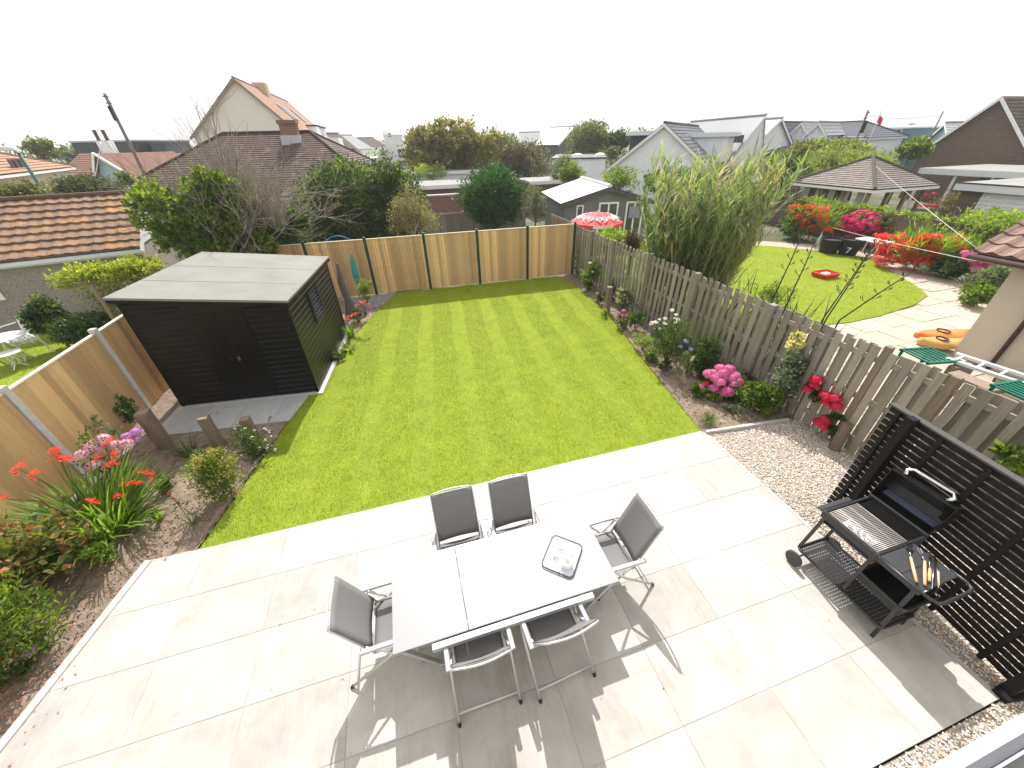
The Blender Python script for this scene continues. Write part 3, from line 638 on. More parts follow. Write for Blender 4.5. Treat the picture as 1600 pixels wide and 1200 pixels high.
# ------------------------------------------------------------------ chairs
fab = mat('grey_textile', (.185, .178, .178), .75, bump=.25, bscale=400, bdist=.001)
tubm = mat('pale_chair_tube', (.52, .52, .51), .38, metal=.45); armm = mat('armrest_grey', (.40, .41, .43), .4, metal=.3)
def make_chair():
    t_ = empty('garden_chair')
    L0, L1 = (-.15, .44), (-.41, 1.07)     # back foot and top in (y, z)
    def bk(s_): return L0[0]+(L1[0]-L0[0])*s_, L0[1]+(L1[1]-L0[1])*s_
    b = MB(); n = 8; vs = []; fs = []
    for k in range(n+1):
        y, z = bk(.10+.90*k/n)
        for i in range(9):
            x = -.247+.494*i/8; sag = -.012+.018*math.cos(x/.235*math.pi/2)*(1 if k < n else .6); vs.append((x, y-sag, z-.2*sag))
    for k in range(n):
        for i in range(8): fs.append((k*9+i, k*9+i+1, k*9+i+10, k*9+i+9))
    b.add(vs, fs); o = b.build('backrest', fab, t_, smooth=True); sm = o.modifiers.new('s', 'SOLIDIFY'); sm.thickness = .006
    b = MB(); vs = []; fs = []
    for k in range(7):
        y = -.17+.47*k/6
        for i in range(9):
            x = -.235+.47*i/8; vs.append((x, y, .435+.02*k/6-.02*math.cos(x/.235*math.pi/2)))
    for k in range(6):
        for i in range(8): fs.append((k*9+i, k*9+i+1, k*9+i+10, k*9+i+9))
    b.add(vs, fs); o = b.build('seat', fab, t_, smooth=True); sm = o.modifiers.new('s', 'SOLIDIFY'); sm.thickness = .006
    b = MB(); y1, z1 = bk(1.0); y0, z0 = bk(0)
    for s_ in (-1, 1): b.tube([(s_*.248, y0, z0), (s_*.248, (y0+y1)/2, (z0+z1)/2), (s_*.248, y1, z1)], .0105, 8)
    b.tube([(-.248, y1, z1)] + [(x, y1-.03*math.cos(x/.248*math.pi/2), z1+.004) for x in np.linspace(-.2, .2, 7)] + [(.248, y1, z1)], .010, 8)
    yb, zb = bk(.13); b.tube([(-.248, yb, zb)] + [(x, yb-.03*math.cos(x/.248*math.pi/2), zb) for x in np.linspace(-.2, .2, 7)] + [(.248, yb, zb)], .010, 8)
    b.build('back_frame', tubm, t_, smooth=True)
    b = MB()
    for s_ in (-1, 1): b.tube([(s_*.248, -.17, .435), (s_*.248, .30, .455)], .013, 8)
    b.tube([(-.248, .30, .455), (.248, .30, .455)], .012, 8); b.tube([(-.248, -.17, .43), (.248, -.17, .43)], .010, 8)
    b.build('seat_frame', tubm, t_, smooth=True)
    for s_ in (-1, 1):
        b = MB(); pr = [(-.25, .628), (-.05, .64), (.15, .638), (.24, .62)]
        for (a0, c0), (a1, c1_) in zip(pr[:-1], pr[1:]): pass
        vs = []
        for (yy, zz) in pr:
            vs += [(s_*.30-.027, yy, zz-.012), (s_*.30+.027, yy, zz-.012), (s_*.30+.02, yy, zz+.012), (s_*.30-.02, yy, zz+.012)]
        fs = [(3, 2, 1, 0), (12, 13, 14, 15)]
        for k in range(3):
            for i in range(4): fs.append((k*4+i, k*4+(i+1) % 4, k*4+4+(i+1) % 4, k*4+4+i))
        b.add(vs, fs); b.build('armrest', armm, t_, bevel=.006)
        b = MB(); b.tube([(s_*.30, -.46, .02), (s_*.30, -.05, .36), (s_*.30, .16, .62)], .014, 8)
        b.build('leg', tubm, t_, smooth=True)
        b = MB(); b.tube([(s_*.272, .24, .02), (s_*.272, .02, .36), (s_*.272, -.20, .63)], .013, 8); b.tube([(s_*.30, -.20, .60), (s_*.25, -.22, .60)], .008, 6)
        b.build('leg', tubm, t_, smooth=True)
    MB().tube([(-.30, -.40, .07), (.30, -.40, .07)], .011, 8).build('stretcher', tubm, t_, smooth=True)
    MB().tube([(-.272, .20, .08), (.272, .20, .08)], .011, 8).build('stretcher', tubm, t_, smooth=True)
    for s_ in (-1, 1):
        MB().tube([(s_*.30, -.475, .0), (s_*.30, -.455, .03)], .017, 8).build('foot_cap', M['blackm'], t_)
        MB().tube([(s_*.272, .245, .0), (s_*.272, .235, .03)], .016, 8).build('foot_cap', M['blackm'], t_)
    return t_
ch = make_chair()
spots = [((.065, 2.68), 180, 'folding chair tucked under the far side of the table towards its left end'),
         ((.765, 2.66), 180, 'folding chair tucked under the far side of the table next to the tray end'),
         ((.05, 1.70), 0, 'left one of the two folding chairs with their backs to the camera'),
         ((.80, 1.67), 4, 'right one of the two folding chairs with their backs to the camera'),
         ((-.77, 2.13), -90, 'folding chair at the left end of the table by the extension leaf'),
         ((1.76, 2.15), 90, 'folding chair at the right end of the table nearest the tray')]
for i, ((x, y), a, lb) in enumerate(spots):
    o = ch if i == 0 else copy_tree(ch); o.location = (x, y, .04); o.rotation_euler = (0, 0, R(a)); tag(o, lb, 'chair', 'grey folding chairs round the table')
# ------------------------------------------------------------------ barbecue
bq = thing('barbecue', 'black charcoal barbecue cart with its lid open', 'barbecue', (4.42, 1.15, .04))
dk = mat('dark_enamel', (.022, .022, .024), .38, spec=.5); gy = mat('graphite_surface', (.045, .045, .05), .42); inn = mat('sooty_enamel', (.006, .006, .006), .3, spec=.4)
m, t, b, o = newmat('perforated_steel'); L = t.links.new
b.inputs['Base Color'].default_value = (.03, .03, .032, 1); b.inputs['Roughness'].default_value = .5
tc = nd(t, 'TexCoord'); sp = nd(t, 'SeparateXYZ'); L(tc.outputs['Object'], sp.inputs[0]); ds = []
for i in (0, 1):
    mu = nd(t, 'Math', operation='MULTIPLY'); mu.inputs[1].default_value = 1/.034; L(sp.outputs[i], mu.inputs[0]); fr = nd(t, 'Math', operation='FRACT'); L(mu.outputs[0], fr.inputs[0])
    su = nd(t, 'Math', operation='SUBTRACT'); su.inputs[1].default_value = .5; L(fr.outputs[0], su.inputs[0]); pw = nd(t, 'Math', operation='MULTIPLY'); L(su.outputs[0], pw.inputs[0]); L(su.outputs[0], pw.inputs[1]); ds.append(pw)
ad = nd(t, 'Math', operation='ADD'); L(ds[0].outputs[0], ad.inputs[0]); L(ds[1].outputs[0], ad.inputs[1]); gt = nd(t, 'Math', operation='GREATER_THAN'); gt.inputs[1].default_value = .05; L(ad.outputs[0], gt.inputs[0]); L(gt.outputs[0], b.inputs['Alpha']); perf = m
X0, X1, YN, YF = 4.17, 4.66, .66, 1.65
def ring(x0, x1, y0, y1, z, r, c=.05):
    P_ = [(x+(x0+x1)/2, y+(y0+y1)/2, z) for x, y in rrect((x1-x0)/2, (y1-y0)/2, c)]; return P_
s_ = MB().tube(ring(4.14, 4.64, .67, 1.64, .24, 0), .016, 8, closed=True).build('shelf_rim', dk, bq, smooth=True)
MB().box(4.15, 4.63, .68, 1.63, .236, .240).build('bottom_shelf', perf, s_)
ms = MB().tube(ring(4.16, 4.66, .66, 1.10, .62, 0), .016, 8, closed=True).build('basket_rim', dk, bq, smooth=True)
MB().box(4.17, 4.65, .67, 1.09, .50, .505).box(4.17, 4.175, .67, 1.09, .505, .60).box(4.645, 4.65, .67, 1.09, .505, .60).box(4.176, 4.644, .67, .675, .505, .60).box(4.176, 4.644, 1.085, 1.09, .505, .60).build('basket', inn, ms)
for (x, y) in ((4.18, 1.60), (4.62, 1.60), (4.18, .72), (4.62, .72), (4.18, 1.09), (4.62, 1.09)):
    yb = y+.04 if y > 1.3 else y-.04 if y < 1 else y
    MB().beam((x-.02, yb, .24 if y > .8 else .04), (x, y, .93), .034, .024).build('leg', dk, bq, bevel=.004)
for x in (4.06, 4.70):
    w_ = MB().add([], []); prof = [(.085, -.022), (.10, -.012), (.10, .012), (.085, .022)]
    vs = []; n = 28
    for r_1, o_ in prof:
        for k in range(n): a = 2*math.pi*k/n; vs.append((x+o_, 1.58+r_1*math.cos(a), .14+r_1*math.sin(a)))
    fs = [(i*n+k, i*n+(k+1) % n, (i+1)*n+(k+1) % n, (i+1)*n+k) for i in range(3) for k in range(n)] + [tuple(range(n))[::-1], tuple(range(3*n, 4*n))]
    wh = w_.add(vs, fs).build('wheel', mat('grey_plastic', (.05, .045, .042), .55), bq, smooth=False)
MB().tube([(4.04, 1.58, .14), (4.72, 1.58, .14)], .01, 8).build('axle', dk, bq)
# firebox with side panel and cooking grate
fb_ = MB(); fb_.box(4.16, 4.19, 1.06, 1.65, .86, .955).box(4.86, 4.89, 1.06, 1.65, .80, .99).box(4.191, 4.859, 1.62, 1.65, .82, .955).box(4.191, 4.859, 1.06, 1.09, .82, .955).box(4.191, 4.859, 1.091, 1.619, .78, .80)
fb_.build('firebox', dk, bq, bevel=.008)
MB().box(4.16, 4.62, 1.651, 1.71, .925, .958).build('end_shelf', gy, bq, bevel=.01)
MB().box(4.16, 4.185, .68, 1.058, .885, .955).build('apron', dk, bq, bevel=.006)
gr = MB()
for k in range(31): gr.tube([(4.205, 1.10+k*.0168, .945), (4.64, 1.10+k*.0168, .945)], .0042, 5)
for x in (4.21, 4.36, 4.50, 4.635): gr.tube([(x, 1.095, .942), (x, 1.61, .942)], .005, 5)
gr.build('cooking_grate', mat('grate_steel', (.55, .5, .48), .4, metal=.35), bq, smooth=True)
fo = MB(); r = np.random.default_rng(4); vs = []; fs = []
for i in range(7):
    for j in range(12): vs.append((4.24+.12*i/6+r.uniform(-.01, .01), 1.18+.30*j/11, .915+r.uniform(-.008, .01)))
for i in range(6):
    for j in range(11): fs.append((i*12+j, i*12+j+1, i*12+j+13, i*12+j+12))
fo.add(vs, fs).build('foil', mat('crumpled_foil', (.8, .8, .8), .3, metal=.9), bq)
MB().box(4.66, 4.858, 1.10, 1.61, .90, .93).build('ash_ledge', inn, bq)
st = MB(); st.box(4.19, 4.67, .68, 1.055, .935, .952); sto = st.build('side_table', gy, bq, bevel=.006)
MB().box(4.19, 4.67, .86, .866, .9525, .956).build('seam', dk, sto)
hd = MB().tube([(4.16, 1.06, .95), (4.16, .72, .95), (4.165, .62, .95), (4.19, .565, .95), (4.25, .55, .95), (4.58, .55, .95), (4.65, .565, .95), (4.68, .62, .95), (4.68, .75, .95)], .016, 10).build('handle', dk, bq, smooth=True)
# lid: a curved hood swung up and back
ld = MB(); prof = [(4.89, .985), (5.01, .985), (5.10, 1.03), (5.16, 1.12), (5.17, 1.22), (5.12, 1.31), (5.03, 1.36), (4.96, 1.36)]
y0, y1 = 1.075, 1.655; vs = [(x, y, z) for y in (y0, y1) for x, z in prof]; n = len(prof)
fs = [(k, k+1, n+k+1, n+k) for k in range(n-1)] + [tuple(range(n))[::-1], tuple(range(n, 2*n))]
lo = ld.add(vs, fs).build('lid', inn, bq); sm = lo.modifiers.new('s', 'SOLIDIFY'); sm.thickness = .012; bv = lo.modifiers.new('b', 'BEVEL'); bv.width = .02; bv.segments = 3; bv.limit_method = 'ANGLE'; bv.angle_limit = R(60)
MB().add([(5.015, 1.11, 1.0), (5.015, 1.62, 1.0), (5.085, 1.62, 1.035), (5.085, 1.11, 1.035)], [(0, 1, 2, 3)]).build('heat_shield', mat('blue_grey_steel', (.10, .12, .18), .35, metal=.3), lo)
MB().tube([(5.0, 1.18, 1.375), (5.04, 1.15, 1.41), (5.08, 1.19, 1.435), (5.08, 1.54, 1.435), (5.04, 1.58, 1.41), (5.0, 1.55, 1.375)], .021, 10).build('lid_handle', M['chrome'], lo, smooth=True)
# tools on the side table
wd = mat('pale_wood_handle', (.62, .40, .22), .45)
def tool(name, label, h0, h1, tip, kind):
    a, b_, c_ = G(*h0, .975), G(*h1, .975), G(*tip, .985); d = _n(c_-a)
    t_ = thing(name, label, 'barbecue tool', tuple(a), 'barbecue tools with wooden handles')
    MB().tube([b_, b_*.5+a*.5, a], [.012, .014, .011], 10).build('handle', wd, t_, smooth=True)
    MB().tube([a, c_], [.004, .004], 6).build('shaft', M['chrome'], t_, smooth=True)
    s = np.array([-d[1], d[0], 0]); q = MB()
    if kind == 'spatula': q.extr([c_-s*.02, c_+s*.02, c_+d*.07+s*.035, c_+d*.07-s*.035], (0, 0, .003))
    elif kind == 'fork':
        for w_ in (-.012, .012): q.tube([c_, c_+d*.015+s*w_, c_+d*.07+s*w_], .0025, 5)
    else: q.extr([c_-s*.012, c_+s*.012, c_+d*.05+s*.014, c_+d*.05-s*.014], (0, 0, .003))
    q.build('head', M['chrome'], t_)
tool('spatula', 'spatula with the wooden handle nearest the grill', (1423, 871), (1432, 909), (1421, 858), 'spatula')
tool('grill_fork', 'fork with a straight wooden handle second from the grill', (1445, 877), (1445, 914), (1440, 866), 'fork')
tool('grill_knife', 'short wooden handled tool half under the tongs', (1453, 889), (1452, 908), (1452, 868), 'knife')
tg = thing('grill_tongs', 'steel tongs with a wooden grip lying at the outer edge of the side table', 'barbecue tool', tuple(G(1462, 900, .98)), 'barbecue tools with wooden handles')
a, b_, c_ = G(1461, 866, .985), G(1456, 920, .985), G(1466, 918, .985)
MB().tube([a, a*.5+b_*.5, b_], .004, 6).tube([a, a*.5+c_*.5+np.array([.012, 0, 0]), c_], .004, 6).tube([G(1443, 925, .985), G(1450, 923, .985), G(1455, 917, .985)], .004, 6).build('arm', M['chrome'], tg, smooth=True)
MB().tube([G(1466, 893, .99), G(1467, 914, .99)], .009, 8).build('grip', wd, tg, smooth=True)
# ------------------------------------------------------------------ roofs, windows and houses
def roof_plane(mb, A, B, Cc, D, course=.33, step=.035, tw=0, wave=0):
    """A-B eave, D-C ridge: overlapping courses, wavy where wave > 0, with uv in metres"""
    A, B, Cc, D = [np.array(p, float) for p in (A, B, Cc, D)]
    U = _n(B-A); h = D-A if np.linalg.norm(D-A) > 1e-6 else Cc-B; N = _n(np.cross(U, (D+Cc)/2-(A+B)/2)); Hn = np.cross(N, U); Lh = abs(((D+Cc)/2-(A+B)/2) @ Hn); n = max(1, round(Lh/course))
    for k in range(n):
        v0, v1 = k/n, min(1, (k+1.12)/n)
        l0, r0, l1, r1 = A+(D-A)*v0, B+(Cc-B)*v0, A+(D-A)*v1, B+(Cc-B)*v1
        w_ = np.linalg.norm(r0-l0); m_ = max(1, int(w_/(tw/6))) if wave else 1; b = len(mb.v)
        for i in range(m_+1):
            f = i/m_; p, q = l0+(r0-l0)*f, l1+(r1-l1)*f; u = (p-A) @ U; uq = (q-A) @ U
            wv = wave*(.5+.5*math.cos(2*math.pi*u/tw))**1.5 if wave else 0; wq = wave*(.5+.5*math.cos(2*math.pi*uq/tw))**1.5 if wave else 0
            mb.v += [tuple(p), tuple(p+N*(step+wv)), tuple(q+N*(wq*.9+.001))]; mb.uvp += [(u, v0*Lh-.02), (u, v0*Lh+.01), (uq, v1*Lh)]
        for i in range(m_):
            a = b+i*3; mb.f += [(a, a+3, a+4, a+1), (a+1, a+4, a+5, a+2)]
def pwin(root, F, px0, px1, pt, pb, panes=2, fr='white', bar=.07):
    def hit(px, py):
        v = MW @ _n((px-CX, py-CY, FPX)); A = np.array([[v[0], -F.u[0]], [v[1], -F.u[1]]]); t_, s_ = np.linalg.solve(A, F.a); return s_, CAMH+v[2]*t_
    s0, z0 = hit(px0, (pt+pb)/2); s1, z1 = hit(px1, (pt+pb)/2); sm = (s0+s1)/2; q = F.p(sm, 0, 0); zb, zt_ = fitz(q, pb), fitz(q, pt)
    return window(root, lambda a_, c_: F.p(s0+a_, 0, zb+c_), (-F.v[0], -F.v[1], 0), s1-s0, zt_-zb, fr, panes, bar=bar)
class RB(MB):
    def __init__(s): super().__init__(); s.uvp = []
    def build(s, name, mat_, parent=None, **k):
        o = super().build(name, mat_, parent, **k)
        uv = []
        for f in s.f:
            for i in f: uv += list(s.uvp[i]) if i < len(s.uvp) else [s.v[i][0], s.v[i][1]]
        l = o.data.uv_layers.new(name='UVMap'); l.data.foreach_set('uv', np.array(uv, np.float32)); return o
class BB:
    def __init__(s): s.parts = []
    def extr(s, pts, d): s.parts.append(MB().extr(pts, d)); return s
def AY(px, py, y):
    v = MW @ _n((px-CX, py-CY, FPX)); t = y/v[1]; return np.array([v[0]*t, y, CAMH+v[2]*t])
class Frame:
    def __init__(s, a, b, depth):
        s.a = np.array(a[:2], float); s.b = np.array(b[:2], float); s.w = np.linalg.norm(s.b-s.a); s.u = (s.b-s.a)/s.w; s.v = np.array([-s.u[1], s.u[0]]); s.d = depth
    def p(s, u, v, z): q = s.a+s.u*u+s.v*v; return np.array([q[0], q[1], z])
def window(root, P3, N, w_, h, fr='white', panes=2, bar=.06, open_=False, thick=.05):
    """P3 = lower left corner function (s, z) -> point on the wall, N = outward normal"""
    N = np.array(N, float); q = MB()
    def bx(s0, s1, z0, z1, t0, t1): q.add([P3(s_, z)+N*t for t in (t0, t1) for z in (z0, z1) for s_ in (s0, s1)], [(0, 2, 3, 1), (4, 5, 7, 6), (0, 1, 5, 4), (2, 6, 7, 3), (0, 4, 6, 2), (1, 3, 7, 5)])
    bx(0, bar, 0, h, .005, thick); bx(w_-bar, w_, 0, h, .005, thick); bx(bar, w_-bar, 0, bar, .005, thick-.002); bx(bar, w_-bar, h-bar, h, .005, thick-.002)
    for k in range(1, panes): s_ = w_*k/panes; bx(s_-bar/2, s_+bar/2, bar, h-bar, .005, thick-.004)
    f = q.build('window', M[fr], root); g = MB()
    g.add([P3(s_, z)+N*.012 for s_, z in ((bar, bar), (w_-bar, bar), (w_-bar, h-bar), (bar, h-bar))], [(0, 1, 2, 3)]); g.build('pane', M['glass'], f); return f
def house(label, a, b, depth, ze, zr_, wall, roof, kind='gable', oh=.25, cat='house', name='house', course=.33, barge='white', wins=(), apex=.5, inset=None, chim=None, z0=0, group=None, roof_kw={}, backapex=None):
    F = Frame(a, b, depth); root = thing(name, label, cat, (F.a[0], F.a[1], z0), group); p = F.p; w_, d = F.w, F.d
    wb_ = MB(); rb = RB(); bb = BB()
    if kind == 'gable':      # gable wall faces the viewer
        wb_.extr([p(0, 0, z0), p(w_, 0, z0), p(w_, 0, ze), p(w_*apex, 0, zr_), p(0, 0, ze)], (F.v[0]*d, F.v[1]*d, 0))
        sl_ = (zr_-ze)/(w_*apex); sr = (zr_-ze)/(w_*(1-apex)); T = .06
        roof_plane(rb, p(-oh, d+oh, ze-oh*sl_+T), p(-oh, -oh, ze-oh*sl_+T), p(w_*apex, -oh, zr_+T), p(w_*apex, d+oh, zr_+T), course)
        roof_plane(rb, p(w_+oh, -oh, ze-oh*sr+T), p(w_+oh, d+oh, ze-oh*sr+T), p(w_*apex, d+oh, zr_+T), p(w_*apex, -oh, zr_+T), course)
        for s_ in (-oh, d+oh-.04):
            bb.extr([p(-oh, s_, ze-oh*sl_-.14), p(w_*apex, s_, zr_-.14), p(w_*apex, s_, zr_+.05), p(-oh, s_, ze-oh*sl_+.05)], (F.v[0]*.04, F.v[1]*.04, 0))
            bb.extr([p(w_+oh, s_, ze-oh*sr-.14), p(w_+oh, s_, ze-oh*sr+.05), p(w_*apex, s_, zr_+.05), p(w_*apex, s_, zr_-.14)], (F.v[0]*.04, F.v[1]*.04, 0))
        rid = [p(w_*apex, -oh, zr_+T+.03), p(w_*apex, d+oh, zr_+T+.03)]
    elif kind == 'side':     # eaves face the viewer
        wb_.extr([p(0, 0, z0), p(0, d, z0), p(0, d, ze), p(0, d*apex, zr_), p(0, 0, ze)], (F.u[0]*w_, F.u[1]*w_, 0))
        sl_ = (zr_-ze)/(d*apex); sr = (zr_-ze)/(d*(1-apex)); T = .06
        roof_plane(rb, p(-oh, -oh, ze-oh*sl_+T), p(w_+oh, -oh, ze-oh*sl_+T), p(w_+oh, d*apex, zr_+T), p(-oh, d*apex, zr_+T), course, **roof_kw)
        roof_plane(rb, p(w_+oh, d+oh, ze-oh*sr+T), p(-oh, d+oh, ze-oh*sr+T), p(-oh, d*apex, zr_+T), p(w_+oh, d*apex, zr_+T), course)
        for s_ in (-oh, w_+oh-.04):
            bb.extr([p(s_, -oh, ze-oh*sl_-.14), p(s_, -oh, ze-oh*sl_+.05), p(s_, d*apex, zr_+.05), p(s_, d*apex, zr_-.14)], (F.u[0]*.04, F.u[1]*.04, 0))
            bb.extr([p(s_, d+oh, ze-oh*sr-.14), p(s_, d*apex, zr_-.14), p(s_, d*apex, zr_+.05), p(s_, d+oh, ze-oh*sr+.05)], (F.u[0]*.04, F.u[1]*.04, 0))
        rid = [p(-oh, d*apex, zr_+T+.03), p(w_+oh, d*apex, zr_+T+.03)]
    elif kind == 'hip':
        i0 = inset or d/2; sl_ = (zr_-ze)/(d/2)
        wb_.extr([p(0, 0, z0), p(w_, 0, z0), p(w_, d, z0), p(0, d, z0)], (0, 0, ze-z0))
        e = ze-.12; A_, B_, C_, D_ = p(-oh, -oh, e), p(w_+oh, -oh, e), p(w_+oh, d+oh, e), p(-oh, d+oh, e); r0, r1 = p(i0, d/2, zr_), p(max(w_-i0, i0), d/2, zr_)
        roof_plane(rb, A_, B_, r1, r0, course); roof_plane(rb, B_, C_, r1, r1, course); roof_plane(rb, C_, D_, r0, r1, course); roof_plane(rb, D_, A_, r0, r0, course)
        bb.extr([A_-[0, 0, .16], B_-[0, 0, .16], C_-[0, 0, .16], D_-[0, 0, .16]], (0, 0, .12))
        rid = [r0+[0, 0, .03], r1+[0, 0, .03]]
    wb_.build('wall', wall, root); ro = rb.build('roof', roof, root)
    for q_ in bb.parts: q_.build('bargeboard', M[barge], root)
    rt = MB().tube(rid, .09, 7) if np.linalg.norm(np.array(rid[0])-rid[1]) > .1 else MB()
    if kind == 'hip':
        for c_, e_ in ((A_, r0), (B_, r1), (C_, r1), (D_, r0)): rt.tube([c_+[0, 0, .03], e_+[0, 0, .03]], .08, 6)
    rt.build('ridge', roof, ro)
    for (face, s_, z, ww, hh, pn, fr) in wins:
        if face == 'f': P3 = lambda a_, c_, s_=s_, z=z: p(s_+a_, 0, z+c_); N = (-F.v[0], -F.v[1], 0)
        elif face == 'l': P3 = lambda a_, c_, s_=s_, z=z: p(0, s_-a_, z+c_); N = (-F.u[0], -F.u[1], 0)
        else: P3 = lambda a_, c_, s_=s_, z=z: p(w_, s_+a_, z+c_); N = (F.u[0], F.u[1], 0)
        window(root, P3, N, ww, hh, fr, pn)
    return root, F, ro
def boxpart(name, m_, root, F, u0, u1, v0, v1, z0, z1): return MB().box(u0, u1, v0, v1, z0, z1, lambda x, y, z: F.p(x, y, z)).build(name, m_, root)
TB = tilemat('brown_plain_tile', (.135, .085, .072), (.085, .056, .05), (.04, .03, .025), (.25, .19, .11), tw=.17, th=.2, lic=.62)
TO = tilemat('orange_pan_tile', (.235, .155, .10), (.195, .125, .085), (.10, .06, .04), (.42, .215, .07), tw=.3, th=.34, lic=.56)
TR = tilemat('red_brown_tile', (.22, .11, .08), (.18, .09, .065), (.08, .05, .04), None)
TP = tilemat('terracotta_tile', (.36, .2, .13), (.3, .17, .11), (.15, .09, .06), (.45, .22, .06), lic=.58)
TG = tilemat('grey_slate', (.13, .14, .16), (.10, .11, .13), (.05, .05, .06), None, tw=.3, th=.25, rough=.6)
TL = tilemat('pale_grey_slate', (.37, .38, .395), (.34, .35, .365), (.28, .28, .29), None, tw=.3, th=.25, rough=.55)
TD = tilemat('dark_brown_tile', (.10, .075, .06), (.075, .055, .05), (.03, .025, .02), (.28, .16, .06), lic=.6)
TC = tilemat('cedar_shingle', (.30, .26, .23), (.22, .19, .17), (.08, .07, .06), None, tw=.14, th=.16)
cream = mat('cream_wall', (.76, .72, .63), .9, col2=(.70, .66, .58), scale=2); whitew = mat('white_wall', (.84, .85, .86), .8, col2=(.77, .78, .79), scale=1.5)
pebd = mat('pebble_dash', (.44, .38, .35), .95, col2=(.25, .21, .195), scale=34, detail=3, bump=.9, bscale=60, bdist=.02, contrast=.25)
blueg = mat('pale_blue_board', (.30, .44, .48), .7); anth = mat('anthracite_cladding', (.045, .05, .065), .6)
tealw = mat('teal_board', (.13, .23, .26), .65); greyw = mat('grey_board', (.16, .18, .18), .65, col2=(.13, .145, .145), scale=3)
M['dgrey'] = mat('dark_grey_frame', (.06, .065, .07), .5)
# --- left neighbour: low bungalow garage with wavy orange tiles
A_, B_ = np.array([-13.6, 13.85]), np.array([-8.05, 14.98])
bz, F, ro = house('low pebble dashed building with lichen covered wavy orange roof tiles', A_, B_, 4.9, 2.04, 3.30, pebd, TO, 'side', oh=.12, name='bungalow', roof_kw=dict(tw=.30, wave=.028, step=.06), course=.36)
p = F.p
gb = MB()
for k in range(9):
    z = 2.05+k*.13; f_ = (z-2.04)/1.26; v0, v1 = 2.45*f_+.02, 4.9-2.45*f_-.02
    if v1-v0 > .1: gb.extr([p(F.w+.002, v0, z), p(F.w+.002, v1, z), p(F.w+.002, v1-.12, z+.118), p(F.w+.002, v0+.12, z+.118)], (F.u[0]*.03, F.u[1]*.03, 0))
gb.build('gable_board', M['white'], bz)
MB().box(-.2, F.w+.15, -.22, -.13, 1.90, 1.98, lambda x, y, z: p(x, y, z)).build('gutter', M['fascia'], bz)
MB().box(-.2, F.w+.1, -.128, -.01, 1.84, 1.99, lambda x, y, z: p(x, y, z)).build('soffit', M['fascia'], bz)
MB().tube([p(F.w-.12, -.16, 1.9), p(F.w-.06, -.08, 1.7), p(F.w-.05, -.06, 0)], .035, 8).build('downpipe', M['dgrey'], bz)
q_ = AX(0, 455, -12.6)
window(bz, lambda a_, c_: p(.4+a_, 0, 1.0+c_), (-F.v[0], -F.v[1], 0), 1.75, .85, 'white', 1, bar=.09)
# --- brown hipped bungalow roof
A_ = G(165, 312, 2.6)[:2]; B_ = G(592, 297, 2.6)[:2]; F = Frame(A_, B_, 9.4)
zr_h = fitz(F.p(F.w/2, 4.7, 0), 208)
hh_, F, ro = house('large brown tiled hipped roof behind the bare tree', A_, B_, 9.4, 2.6, zr_h, mat('old_render', (.4, .36, .3), .9), TB, 'hip', oh=.35, name='bungalow', course=.2, inset=4.2)
c_ = F.p(F.w-5.1, 4.2, 0); zc = fitz(c_, 188)
MB().box(-.42, .42, -.42, .42, zr_h-.9, zc-.17, lambda x, y, z: (c_[0]+x, c_[1]+y, z)).box(-.48, .48, -.48, .48, zc-.17, zc, lambda x, y, z: (c_[0]+x, c_[1]+y, z)).build('chimney', M['redbrick'], ro)
MB().box(-.5, .5, -.55, .5, zr_h-1, zr_h-.15, lambda x, y, z: (c_[0]+x, c_[1]+y, z)).build('flashing', mat('lead_grey', (.45, .47, .5), .5), ro)
# --- tall cream gable house with a long lichened roof
A_, B_ = AY(303, 212, 46), AY(468, 208, 46); zb_, zt2 = (A_[2]+B_[2])/2, AY(365, 123, 46)[2]; ax_ = (AY(365, 123, 46)[0]-A_[0])/(B_[0]-A_[0])
bg_, F, ro = house('tall cream gable end with a long orange lichened roof and rooflights', A_, B_, 22, zb_, zt2, cream, TP, 'gable', oh=.3, barge='stub', course=.34, apex=ax_)
UA = F.w*ax_; UR = F.w-UA
for v in (7, 9, 14):
    sl_ = (zt2-zb_)/UR; u0, u1 = UA+1.4, UA+2.7; zz = lambda u: zt2-(u-UA)*sl_+.17
    MB().extr([F.p(u0, v, zz(u0)), F.p(u1, v, zz(u1)), F.p(u1, v+1.1, zz(u1)), F.p(u0, v+1.1, zz(u0))], (0, 0, .06)).build('rooflight', M['glass'], ro)
boxpart('chimney', mat('buff_brick', (.5, .38, .24), .9), ro, F, UA-.4, UA+.8, 7.5, 8.9, zt2-1.3, zt2+.55)
for v in (11, 16):
    boxpart('dormer', whitew, bg_, F, UA+2.8, F.w+.2, v, v+3, zb_-.7, zb_+.9); boxpart('dormer_roof', TD, bg_, F, UA+2.6, F.w+.35, v-.15, v+3.15, zb_+.9, zb_+1.05)
boxpart('bay', whitew, bg_, F, F.w+.0, F.w+2.6, 7.5, 13, 2.6, 5.3)
boxpart('lean_to_roof', TB, bg_, F, F.w+.0, F.w+3.6, 14, 19, 2.6, 4.2)
